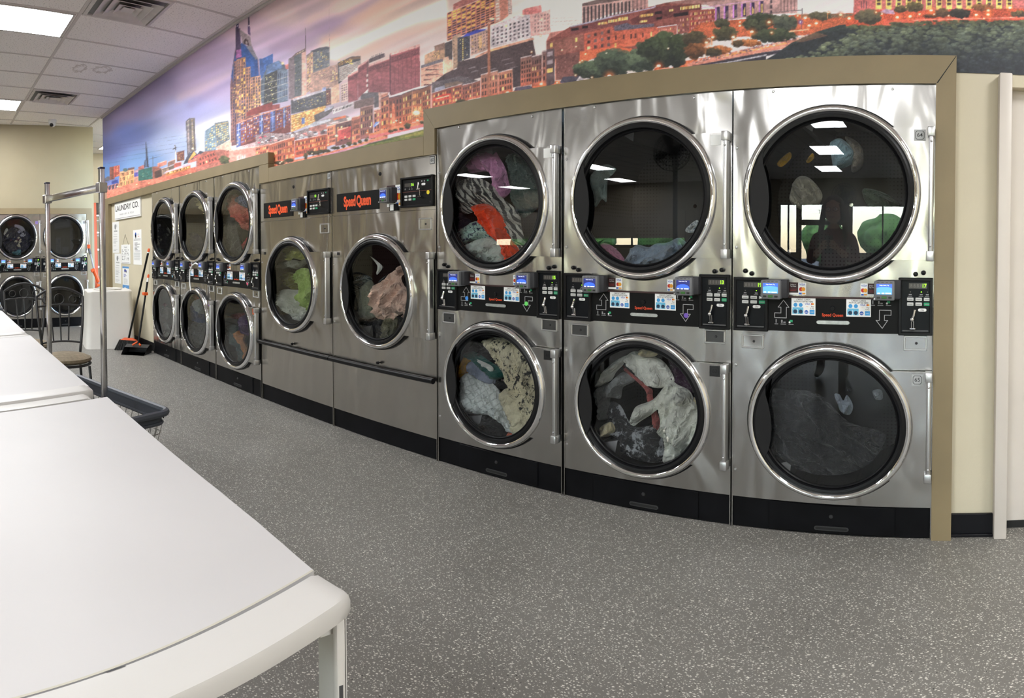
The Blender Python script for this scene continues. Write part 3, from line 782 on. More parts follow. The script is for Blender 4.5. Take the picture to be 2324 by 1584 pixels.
BK, WH = (BLACK, DARKINK, .020), (STICK, DARKINK, .024)
GS = (mat('grey_number_plate', (.42, .43, .44), .4), DARKINK, .022)
DK = (mat('near_black_number_plate', (.016, .016, .017), .3), mat('charcoal_number', (.002, .002, .002), .3), .022)
OR = (mat('orange_number_plate', rgb(190, 90, 50), .5), DARKINK, .022)
PK = (mat('blue_pink_number_plate', rgb(120, 80, 150), .5), DARKINK, .022)
T1 = stack_dryer(-2.366, 'stainless stacked dryer with an orange garment in its upper door, cream print bundle below', (None, (STICK, DARKINK, .02)), ('61', DK), ('15', '15'), [(.214, .929, mat('blue_dot', rgb(70, 150, 235), .5)), (.592, .922, LIMEINK)], dark_lock=(True, True))
T2 = stack_dryer(-1.564, 'stainless stacked dryer with white laundry in its lower door, left of dryer 64', (None, (STICK, DARKINK, .02)), ('63', DK), ('15', '13'), [(.597, .910, PURPLEINK)], dark_lock=(True, True))
T3 = stack_dryer(-.768, 'rightmost stainless stacked dryer, numbered 64 above and 65 below', ('64', GS), ('65', GS), ('19', '17'), style=(1, 1))
SXS = .822/CW
S1 = stack_dryer(-6.77, 'stainless stacked dryer beside the broom, leftmost in the long row', ('54', GS), None, sx=SXS, dots=[(.60, .905, CYANINK)], dark_lock=(False, True), group='stacked tumble dryers')
S2 = stack_dryer(-5.935, 'stainless stacked dryer with navy and grey laundry in its lower door, second from the broom', ('56', GS), ('57', PK), sx=SXS, dark_lock=(False, True))
S3 = stack_dryer(-5.100, 'stainless stacked dryer with an orange cloth and purple laundry in its lower door', ('58', GS), ('59', OR), sx=SXS, dots=[(.590, .905, PINKINK), (.19, .945, BLUEINK)], dark_lock=(False, False))
B2 = stack_dryer(0, 'empty stacked dryer on the far end wall behind the white bin', ('43', GS), None, (None, '88'), loc=(XBD-.03, 1.575, 0), rz=PI/2+.04, sx=.745/CW, style=(1, 1))
B1 = stack_dryer(0, 'stacked dryer on the far end wall with white laundry behind its upper door', ('41', (mat('lilac_number_plate', rgb(150, 130, 200), .5), DARKINK, .02)), ('42', (STICK, DARKINK, .02)), (None, '88'), loc=(XBD+.00, .825, 0), rz=PI/2+.04, sx=.745/CW, style=(1, 1))

def single_dryer(x, W, label, num, digits, yellow):
    root = thing('single_dryer', label, 'tumble dryer', (x, D, 0), 0, 'large single tumble dryers')
    k = W/.945; cx, cz, R, hp = .462*k, .928, .340, .234
    def cab(b):
        plate_hole(b, .004, W-.004, .128, 1.388, cx, cz, .30, -.0015, .02)
        b.box(.004, W-.004, -.0025, .02, 1.394, 1.684, 0, .002, 1)
        for a, c in ((0, .004), (W-.004, W)): b.box(a, c, -.003, .66, 0, 1.688)
        b.box(0, W, -.003, .66, 1.684, 1.688); b.box(.004, W-.004, .64, .66, .02, 1.68)
        b.box(.004, W-.004, .004, .02, 1.386, 1.396)
    kk = '%.3f' % W
    P(root, 'cabinet', 'scab'+kk, cab, STEELW, angle=20)
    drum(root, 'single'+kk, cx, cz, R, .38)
    door(root, 'single'+kk, cx, cz, R, hp, None, x1=.925*k, xbar=.917*k, small=True)
    def np_(b):
        b.box(.055*k, .475*k, -.007, -.002, 1.418, 1.534, 0, .002, 1); b.text('Speed Queen', .268*k, 1.476, -.0076, .086, 1, .042, .66)
    P(root, 'nameplate', 'snp'+kk, np_, [PANEL, mat('bright_orange_lettering', rgb(240, 86, 36), .45)], angle=20)
    x0, x1, z0, z1 = .677*k, .937*k, 1.412, 1.582
    def cb(b):
        b.box(x0, x1, -.012, -.002, z0, z1, 0, .003, 1)
        e = .012
        for a, c, d, f in ((x0, x1, z0, z0+e), (x0, x1, z1-e, z1), (x0, x0+e, z0, z1), (x1-e, x1, z0, z1)): b.box(a, c, -.022, -.010, d, f, 0, .003, 1)
        b.rect(x0+e, x1-e, z0+e, z1-e, -.0125, 1); b.rect(x0+e, x1-e, 1.4985, 1.5005, -.0128, 2); b.disc(x1-.026, z0+.024, .006, -.0128, 12, 3)
    c = P(root, 'control_box', 'scb'+kk, cb, [BLACK, PANEL, mat('brown_line', rgb(120, 60, 45), .5), DARKGAP])
    def disp(b):
        b.rect(x0+.03, x0+.105, 1.528, 1.548, -.0128, 0); b.text(digits, x0+.094, 1.538, -.0133, .022, 1, .016)
        for a in (.03, .065, .085): b.rect(x0+a, x0+a+.010, 1.512, 1.516, -.0128, 2); b.disc(x0+a+.004, 1.521, .002, -.0128, 8, 2)
        for a in (.165, .185): b.rect(x0+a, x0+a+.008, 1.548, 1.556, -.0128, 2)
        b.rect(x0+.21, x0+.221, 1.550, 1.557, -.0128, 3)
    P(c, 'display', 'sdisp'+kk+digits, disp, [DISPOFF, LED, GREYINK, GREENINK], smooth=False)
    def kf(b):
        for r in range(2):
            for q in range(3):
                a, zz = x0+.03+.033*q, 1.468-.018*r
                b.box(a, a+.024, -.0155, -.012, zz, zz+.012, 1 if (r, q) == (1, 2) else 0, .0015, 1)
    P(c, 'keypad', 'skeys'+kk, kf, [MATS['pale_key'], GREENINK], angle=30)
    def sl(b):
        a = x0+.160
        b.tube([(a, -.03, 1.545), (a-.002, -.034, 1.508)], .0045, 8); b.box(a-.016, a+.012, -.036, -.026, 1.504, 1.513, 0, .003, 1); b.tube([(a, -.02, 1.504), (a, -.02, 1.472)], .003, 6); b.box(a-.014, a+.012, -.026, -.012, 1.466, 1.471, 0, .001, 1)
        pts = []
        for s, q in ((1, -PI/2), (-1, PI/2)): pts += [(a+.022+s*.009+.0065*math.cos(t+q), 1.535+.0065*math.sin(t+q)) for t in np.linspace(0, PI, 8)]
        b.flat(pts, -.0132, 1)
    P(c, 'coin_slide', 'ssl'+kk, sl, [CHROME, WHITE])
    if yellow: P(c, 'round_sticker', 'ydot', lambda b: b.disc(x1-.042, 1.488, .0115, -.0135, 18), [mat('yellow_dot', rgb(240, 215, 40), .5)], smooth=False)
    P(root, 'card_sticker', 'sst'+kk, lambda b: card_strip(b, .545*k, x0, 1.425, 1.548, -.0035), STRIPM, smooth=False)
    P(root, 'reader_bracket', 'sbr'+kk, lambda b: b.box(.575*k, .645*k, -.012, -.002, 1.400, 1.44, 0, .001, 1).rect(.582*k, .612*k, 1.402, 1.437, -.0125, 1), [PANEL, STICK])
    reader(root, 'single'+kk, (.540)*k, .612*k, 1.446, 1.532, 0)
    lock_plate(root, 'single'+kk, .812*k, .912*k, 1.284, 1.350)
    def bar(b):
        b.tube([(0, -.030, .466), (W, -.030, .466)], .0165, 16)
    P(root, 'bumper_rail', 'srail'+kk, bar, BLACK)
    P(root, 'panel_knob', 'sknob'+kk, lambda b: b.lathe([(.001, -.026), (.008, -.024), (.010, -.012), (.005, -.010), (.005, -.002)], cx+.005, .503, 16), BLACK)
    P(root, 'panel_lock', 'slock'+kk, lambda b: b.lathe([(.001, -.006), (.010, -.006), (.012, -.0025)], .482*k, 1.625, 18), BLACK)
    P(root, 'latch_hole', 'shole'+kk, lambda b: b.box(.05*k, .072*k, -.004, -.001, 1.142, 1.160), DARKGAP)
    def nb(b):
        sx, sz = .918*k, 1.662
        b.rect(sx-.018, sx+.018, sz-.021, sz+.021, -.0032, 1); b.rect(sx-.0155, sx+.0155, sz-.0185, sz+.0185, -.0035, 0); b.text(num, sx, sz, -.0038, .028, 1, .01, .9)
    P(root, 'number_plate', 'snum'+num, nb, [GS[0], DARKINK], smooth=False)
    P(root, 'kick_panel', 'skick'+kk, lambda b: b.box(.005, W-.005, .006, .03, .004, .128), KICK)
    for q, (a, c_) in enumerate(((.016, 1.08), (.016, .71))):
        P(root, 'screw', 'sscrew%d' % q, lambda b: b.lathe([(.001, -.006), (.0045, -.0055), (.0065, -.0015)], a, c_, 12), SATIN)
    return root
W1 = single_dryer(-4.262, .938, 'large single dryer with pale green and white laundry behind its one door', '58', '12', False)
W2 = single_dryer(-3.318, .944, 'large single dryer with pink laundry behind its one door, yellow dot on its controls', '60', '16', True)
# ------------------------------------------------------------------ folding tables
TW = mat('white_laminate', rgb(195, 193, 193), .5, noise_amt=.015, noise_scale=5)
TP = mat('white_painted_steel', rgb(202, 200, 197), .4, bump=.04, bump_scale=40)
CHIP = mat('paint_chip', (.06, .06, .065), .6)
ZT = .76
KT = -.36                     # the table ends run askew of the row
def table(label, x0, x1, y1, y0, edge=None, near=False):
    """x0 = near (right) end, x1 = far end, measured on the side y1"""
    t = thing('folding_table', label, 'table', ((x0+x1)/2, (y0+y1)/2, 0), 0, 'white folding tables in a row')
    M = Matrix.Translation(-t.location)
    def X(x, y): return x+KT*(y-y1)
    if edge is None: edge = [(x0-.05, y1), (x1+.05, y1)]
    fb = .0745                # width of the end rail
    top = [Vector((x, y)) for x, y in edge]
    P0 = [(p.x, p.y) for p in top]+[(X(x1+fb, y0), y0), (X(x0-fb, y0), y0)]
    n = len(P0)
    b = MB()
    b.add([(x, y, ZT) for x, y in P0]+[(x, y, ZT-.03) for x, y in P0], [list(range(n)), list(range(n, 2*n))[::-1]]+[[i, (i+1) % n, n+(i+1) % n, n+i] for i in range(n)], 0, M)
    b.build('tabletop', TW, t, angle=20)
    def rail(xa, s):
        """rolled end rail across the table"""
        prof = [(0, ZT+.0006), (.060, ZT+.0006), (.068, ZT-.0015), (.072, ZT-.008), (.072, ZT-.030), (.068, ZT-.034), (0, ZT-.034)]
        V, F = [], []; K = len(prof)
        ys = [y1+.004, y1-.010, y1-.03, (y0+y1)/2, y0]
        for i, y in enumerate(ys):
            for d, z in prof:
                dd = d if i > 1 else (d*.985 if i == 1 else d*.90); zz = z if i else (z-.006 if z > ZT-.01 else z)
                V.append((X(xa-s*.072+s*dd, y), y, zz))
        for i in range(len(ys)-1):
            for k in range(K): F.append([i*K+k, i*K+(k+1) % K, (i+1)*K+(k+1) % K, (i+1)*K+k])
        F += [list(range(K)), list(range((len(ys)-1)*K, len(ys)*K))]
        return MB().add(V, F, 0, M).build('end_rail', TP, t, angle=40)
    r = rail(x0, 1); rail(x1, -1)
    if near:
        q = [(-.6385, .4285), (-.6055, .338), (-.5805, .272), (-.5590, .215), (-.5330, .146), (-.4480, -.09), (-.33, -.42)]
        MB().add([(x, y, ZT+.0008) for x, y in q]+[(x-.0035, y, ZT+.0008) for x, y in q], [[i, i+1, len(q)+i+1, len(q)+i] for i in range(len(q)-1)], 0, M).build('rail_seam', mat('yellowed_seam', rgb(190, 186, 172), .6), r, smooth=False)
        c = MB()
        c.add([(-.5335, .158, ZT+.0012), (-.5300, .148, ZT+.0012), (-.5268, .1385, ZT+.0012), (-.5285, .138, ZT+.0012), (-.5322, .147, ZT+.0012), (-.5350, .157, ZT+.0012)], [[0, 1, 2, 3, 4, 5]], 0, M)
        c.build('paint_chip', CHIP, r, smooth=False)
    # legs: square tube at the four corners, apron under the long side
    for xa, s in ((x0, 1), (x1, -1)):
        for ya in (y1, y0):
            k = 1 if ya == y1 else -1
            e = X(xa, ya)-s*.004
            # an open steel angle: outer web faces the end, inner web runs back under the top
            ya_ = ya-k*.004
            l = MB().box(e-s*.010, e, ya_-k*.015, ya_, 0, ZT-.033, 0, .003, 2, M)
            l.box(e-s*.052, e, ya_-k*.006, ya_, 0, ZT-.033, 0, .002, 1, M)
            lo = l.build('leg', TP, t)
            if near and s == 1 and k == 1:
                MB().box(e-.006, e+.0006, ya_-.0125, ya_-.0075, .585, .610, 0, 0, 1, M).build('paint_chip', CHIP, lo, smooth=False)
                MB().box(e-.05, e-.012, ya_-.03, ya_-.006, ZT-.066, ZT-.033, 0, .002, 1, M).build('corner_bracket', TP, lo)
    b = MB().box(x1+.06, x0-.06, y1-.045, y1-.030, ZT-.075, ZT-.03, 0, .002, 1, M)
    b.build('apron', TP, t)
    return t
NE = [(-.640, .430), (-.731, .441), (-.82, .450), (-.962, .458), (-1.239, .466), (-1.50, .473), (-1.76, .478)]
table('nearest white folding table, filling the lower left corner, with a chipped front rail', -.560, -1.830, .428, -.42, NE, True)
table('middle white folding table, end to end behind the nearest one', -1.870, -3.235, .462, -.42)
table('farthest white folding table at the left edge, beyond the middle one', -3.262, -4.60, .455, -.42)

# ------------------------------------------------------------------ wire laundry carts with a hanging rail
GRIM = mat('slate_plastic_rim', rgb(66, 70, 78), .5, bump=.05, bump_scale=150)
WIRE = mat('dull_wire', (.30, .29, .28), .35, .9)
CASTER = mat('grey_caster', (.09, .09, .09), .6)
def cart(label, o, ux, uy, L, Wd, zr, rack=None, cat='laundry cart'):
    """o = rim corner nearest the viewer and the dryers; ux along the length, uy across it (away from the dryers)"""
    t = thing('laundry_cart', label, cat, (o[0]+ux[0]*L/2+uy[0]*Wd/2, o[1]+ux[1]*L/2+uy[1]*Wd/2, 0))
    M = Matrix.Translation(-t.location)
    def pt(a, b, z, ins=0.):
        a = ins+a*(L-2*ins); b = ins+b*(Wd-2*ins)
        return Vector((o[0]+ux[0]*a+uy[0]*b, o[1]+ux[1]*a+uy[1]*b, z))
    def loop(z, ins, rad=.055, k=6):
        P_ = []
        for (ca, cb, a0) in ((1, 1, 0), (0, 1, PI/2), (0, 0, PI), (1, 0, 3*PI/2)):
            for i in range(k+1):
                q = a0+PI/2*i/k
                a = (L-2*ins-rad if ca else rad)+rad*math.cos(q); b_ = (Wd-2*ins-rad if cb else rad)+rad*math.sin(q)
                P_.append(pt(0, 0, z)+Vector((ux[0]*(a+ins)+uy[0]*(b_+ins), ux[1]*(a+ins)+uy[1]*(b_+ins), 0)))
        return P_
    r = MB().tube(loop(zr, .0), .017, 8, True, 0, M)
    A, B = loop(zr-.004, .012), loop(zr-.050, .016); n = len(A)
    r.add(A+B, [[i, (i+1) % n, n+(i+1) % n, n+i] for i in range(n)], 0, M)
    r.tube(loop(zr-.050, .014), .008, 6, True, 0, M)
    rim = r.build('basket_rim', GRIM, t)
    nl = 14
    s = MB()
    for i in range(nl):
        a = (i+.5)/nl
        for b_ in (0, 1):
            c = pt(a, b_, zr-.028, .011 if b_ == 0 else .011); w_ = Vector((ux[0], ux[1], 0))*.007
            s.add([c-w_+Vector((0, 0, -.009)), c+w_+Vector((0, 0, -.009)), c+w_+Vector((0, 0, .008)), c-w_+Vector((0, 0, .008))], [[0, 1, 2, 3]], 0, M)
    rim.data.materials.append(DARKGAP); bm = bmesh.new(); bm.from_mesh(rim.data)
    for f_ in s.f:
        q_ = bm.faces.new([bm.verts.new(s.v[i_]) for i_ in f_]); q_.material_index = 1
    bm.to_mesh(rim.data); bm.free()
    zb = zr-.26
    w_ = MB()
    for k, z in enumerate((zr-.10, zr-.17, zb)): w_.tube(loop(z, .02+.02*k), .0024 if z > zb else .004, 5, True, 0, M)
    for i in range(nl+1):
        a = .06+.88*i/nl
        w_.tube([pt(a, 0, zr-.05, .015), pt(a, 0, zb, .06), pt(a, 1, zb, .06), pt(a, 1, zr-.05, .015)], .0019, 5, False, 0, M)
    for i in range(9):
        b_ = .08+.84*i/8
        w_.tube([pt(0, b_, zr-.05, .015), pt(0, b_, zb, .06), pt(1, b_, zb, .06), pt(1, b_, zr-.05, .015)], .0019, 5, False, 0, M)
    w_.build('wire_basket', WIRE, t)
    f = MB()
    for a in (.06, .94):
        for b_ in (.08, .92):
            f.tube([pt(a, b_, zb, .0), pt(a, b_, .11)], .011, 8, False, 0, M)
    f.tube(loop(.12, .03), .010, 8, True, 0, M)
    f.build('cart_frame', TUBE, t)
    for a in (.06, .94):
        for b_ in (.08, .92):
            p_ = pt(a, b_, .05)
            MB().lathe([(.001, -.014), (.044, -.014), (.05, -.008), (.05, .008), (.044, .014), (.001, .014)], 0, 0, 20, 0, M=M @ Matrix.Translation(p_)).build('caster_wheel', CASTER, t)
    if rack:
        (pa, pb, zt) = rack
        pa, pb = Vector((*pa, 0)), Vector((*pb, 0)); d = (pb-pa).normalized(); nn = Vector((-d.y, d.x, 0))
        def post(p_):
            Q = Matrix.Translation(p_) @ Matrix(((d.x, nn.x, 0, 0), (d.y, nn.y, 0, 0), (0, 0, 1, 0), (0, 0, 0, 1)))
            return Q
        for p_ in (pa, pb):
            h = MB().box(-.012, .012, -.012, .012, .12, zt, 0, .003, 2, M @ post(p_))
            po = h.build('rack_post', TUBE, t)
            MB().box(-.0132, .0132, -.0132, .0132, zt-.004, zt+.006, 0, .002, 1, M @ post(p_)).build('post_cap', mat('blue_black_cap', (.02, .02, .05), .4), po)
        L2 = (pb-pa).length
        br = MB().box(.014, L2-.014, -.0125, .0125, zt-.105, zt-.072, 0, .003, 2, M @ post(pa))
        bo = br.build('hanging_rail', TUBE, t)
        for q in (.0, L2):
            MB().box(q-.020 if q else -.020, q+.020, -.021, .021, zt-.112, zt-.065, 0, .003, 1, M @ post(pa)).build('rail_bracket', TUBE, bo)
            MB().ball((q, -.024, zt-.085), .008, 0, 10, M=M @ post(pa)).build('wing_bolt', SATIN, bo)
    return t
ux = (-.975, -.222); uy = (.36, -.933)
cart('grey rimmed wire laundry cart with a tall chrome hanging rail, beside the middle table', (-2.625, 1.005), ux, uy, .98, .335, .45, ((-2.78, .742), (-3.44, .607), 1.566))
cart('dark rimmed laundry cart peeking out past the farthest table at the left edge', (-7.75, .79), (-.995, -.1), (.1, -.995), .8, .5, .47)

# ------------------------------------------------------------------ wrought-iron chairs
IRON = mat('black_wrought_iron', (.012, .012, .013), .4)
SEATM = mat('mottled_taupe_seat', rgb(118, 106, 86), .85, noise_amt=.25, noise_scale=40)
def chair(label, loc, rz):
    t = thing('wire_back_chair', label, 'chair', loc, rz, 'black iron chairs by the tables')
    # local: seat centre at the origin, the back along +y
    def bx(z): return .128+.040*math.sin((z-.45)/.45*PI/2)*1.0          # half width grows upwards
    def by(z): return .185+.10*((z-.45)/.45)**1.5
    r = .0095
    for s in (-1, 1):
        pts = [(s*bx(z), by(z), z) for z in np.linspace(.50, .86, 8)]
        pts = [(s*.150, .185, .0), (s*.140, .19, .25), (s*.128, .185, .43)]+pts
        MB().tube(pts, r, 8).build('back_post', IRON, t)
    top = [(x*bx(.86), by(.86)+.02*(1-x*x), .86+.062*(1-x*x)) for x in np.linspace(-1, 1, 15)]
    MB().tube(top, r, 8).build('top_rail', IRON, t)
    mid = [(x*bx(.79), by(.79)+.02*(1-x*x), .79+.012*(1-x*x)) for x in np.linspace(-1, 1, 11)]
    MB().tube(mid, .007, 8).build('middle_rail', IRON, t)
    low = [(x*bx(.53), by(.53)+.02*(1-x*x), .535+.010*(1-x*x)) for x in np.linspace(-1, 1, 11)]
    MB().tube(low, .007, 8).build('lower_rail', IRON, t)
    for x in (-.42, .0, .42):
        MB().tube([(x*bx(.53)*.9, by(.53)+.018, .54), (x*bx(.79), by(.79)+.018, .80)], .0058, 7).build('spindle', IRON, t)
    for x in (-.58, .0, .58):
        zc, rr = .831+.012*(1-x*x), .026+.010*(x == 0)
        MB().tube([(x*bx(.83)+rr*math.cos(a), by(.83)+.02*(1-x*x), zc+rr*math.sin(a)) for a in np.linspace(0, 2*PI, 20)[:-1]], .0045, 6, True).build('scroll_ring', IRON, t)
    s = MB().lathe([(.001, -.032), (.11, -.030), (.160, -.020), (.178, -.004), (.172, .012), (.130, .030), (.001, .038)], 0, 0, 40, 0, M=Matrix.Translation((0, 0, .455)) @ Matrix.Rotation(PI/2, 4, 'X'))
    so = s.build('seat', SEATM, t)
    MB().tube([(.168*math.cos(a), .168*math.sin(a), .425) for a in np.linspace(0, 2*PI, 28)[:-1]], .010, 6, True).build('seat_ring', IRON, so)
    for s_ in (-1, 1):
        MB().tube([(s_*.14, -.13, .42), (s_*.155, -.155, .2), (s_*.175, -.185, .0)], .009, 8).build('front_leg', IRON, t)
    return t
chair('nearer black iron chair with a mottled taupe round seat, just beyond the table edge', (-4.17, .845, 0), PI/2-.06)
chair('farther black iron chair with a ringed back, mostly hidden behind the nearer chair and tables', (-4.88, .69, 0), PI/2-.05)

# ------------------------------------------------------------------ white bin, broom, dust pan and things at the far end
BINW = mat('white_moulded_plastic', rgb(226, 222, 216), .45, noise_amt=.02, noise_scale=5)
def white_bin():
    t = thing('laundry_bin', 'tall white moulded bin with a round opening in its lid, by the notice wall', 'bin', (-7.50, 2.06, 0), math.radians(-8))
    def sec(hx, hy, z, rad=.07, k=6):
        out = []
        for sx, sy, a0 in ((1, 1, 0), (-1, 1, PI/2), (-1, -1, PI), (1, -1, 3*PI/2)):
            for i in range(k+1):
                q = a0+PI/2*i/k; out.append((sx*(hx-rad)+rad*math.cos(q), sy*(hy-rad)+rad*math.sin(q), z))
        return out
    S = [sec(.27, .30, 0), sec(.235, .272, .665), sec(.240, .277, .675), sec(.238, .275, .692), sec(.225, .262, .702)]
    n = len(S[0]); V = sum(S, []); F = []
    for i in range(len(S)-1):
        for k in range(n): F.append([i*n+k, i*n+(k+1) % n, (i+1)*n+(k+1) % n, (i+1)*n+k])
    MB().add(V, F).build('bin_body', BINW, t, angle=40)
    # lid with round hole
    A = sec(.225, .262, .702); hole = []
    m = 44; b = MB()
    R = [(.17*math.cos(2*PI*i/m), .17*math.sin(2*PI*i/m)) for i in range(m)]
    vs = [Vector((x, y)) for x, y, z in A]+[Vector(p) for p in R]; na = len(A)
    res = delaunay_2d_cdt(vs, [(i, (i+1) % na) for i in range(na)]+[(na+i, na+(i+1) % m) for i in range(m)], [], 2, 1e-5)
    F = [f for f in res[2] if (sum((res[0][i] for i in f), Vector((0, 0)))/len(f)).length > .168]
    b.add([(v.x, v.y, .702) for v in res[0]], [list(f) for f in F])
    b.lathe([(.172, -.704), (.178, -.712), (.170, -.716), (.163, -.710), (.160, -.63)], 0, 0, m, 0, M=Matrix.Rotation(-PI/2, 4, 'X'))
    b.build('bin_lid', BINW, t, angle=40)
    MB().lathe([(.158, -.65), (.15, -.40), (.001, -.39)], 0, 0, m, 0, M=Matrix.Rotation(-PI/2, 4, 'X')).build('bin_liner', mat('grey_liner', (.35, .35, .36), .5), t)
white_bin()

BRORANGE = mat('orange_plastic', rgb(226, 92, 38), .45)
BRISTLE = mat('black_bristle', (.010, .010, .010), .8)
GREYPAN = mat('charcoal_plastic_pan', (.035, .035, .037), .4)
def broom():
    base = Vector((-7.10, 2.20, 0)); top = atY(332, 587, 2.40); top = Vector((-6.91, 2.405, 1.20))
    t = thing('broom', 'black broom with an orange cap leaning on the wall beside the first dryer', 'broom', base)
    M = Matrix.Translation(-base)
    p0 = base+Vector((0, 0, .13)); d = (top-p0)
    MB().tube([p0, p0+d*.955], .0125, 12, False, 0, M).build('broom_handle', BLACK, t)
    MB().tube([p0+d*.95, p0+d*.965], .0127, 12, False, 0, M).build('handle_collar', WHITE, t)
    MB().tube([p0+d*.963, p0+d*.985, p0+d], [.0145, .0150, .008], 12, False, 0, M).build('handle_cap', BRORANGE, t)
    Q = M @ Matrix.Translation(base) @ Matrix.Rotation(math.radians(60), 4, 'Z')
    h = MB().add([(-.10, -.028, .118), (.10, -.028, .110), (.10, .028, .110), (-.10, .028, .118), (-.05, -.020, .145), (.05, -.020, .140), (.05, .020, .140), (-.05, .020, .145)], [[0, 1, 2, 3], [4, 7, 6, 5], [0, 4, 5, 1], [1, 5, 6, 2], [2, 6, 7, 3], [3, 7, 4, 0]], 0, Q)
    h.build('broom_head', BRORANGE, t)
    b = MB(); rr = random.Random(3)
    for i in range(15):
        for j in range(3):
            x = -.10+.20*i/14; y = -.022+.022*j; zt = .120-.008*i/14
            b.tube([(x, y, zt), (x*1.5+rr.uniform(-.006, .006), y*1.9-.01, .0)], [.0085, .012], 5, False, 0, Q)
    b.build('bristles', BRISTLE, t)
broom()
def dust_pan():
    base = Vector((-6.80, 2.20, 0))
    t = thing('dust_pan', 'black upright dust pan with an orange hinge and short handle, clipped beside the broom', 'dust pan', base)
    M = Matrix.Translation(-base); Q = M @ Matrix.Translation(base) @ Matrix.Rotation(math.radians(50), 4, 'Z')
    # scoop: hooded box open to the front
    prof = [(-.13, 0), (.10, 0), (.125, .02), (.12, .085), (.06, .10), (-.02, .075)]
    V = [(-.14, a, z) for a, z in prof]+[(.14, a, z) for a, z in prof]; n = len(prof)
    s = MB().add(V, [[i, i+1, n+i+1, n+i] for i in range(n-1)]+[list(range(n))[::-1], list(range(n, 2*n))], 0, Q)
    s.build('pan_scoop', GREYPAN, t, angle=20)
    MB().tube([(-.05, .0, .095), (0, .04, .13), (.05, .0, .095)], .012, 8, False, 0, Q).build('pan_hinge', BRORANGE, t)
    p0 = base+Vector((0, .02, .11)); top = Vector((-6.885, 2.385, .90)); d = top-p0
    MB().tube([p0, p0+d*.90], .0115, 12, False, 0, M).build('pan_handle', BLACK, t)
    MB().tube([p0+d*.89, p0+d*.955], .012, 12, False, 0, M).build('handle_collar', WHITE, t)
    MB().tube([p0+d*.95, p0+d*.985, p0+d], [.014, .0145, .008], 12, False, 0, M).build('handle_cap', BRORANGE, t)
    c = p0+d*.72
    MB().box(c.x-.045, c.x+.03, c.y-.03, c.y+.02, c.z-.018, c.z+.018, 0, .006, 2, M).build('handle_clip', BRORANGE, t)
dust_pan()

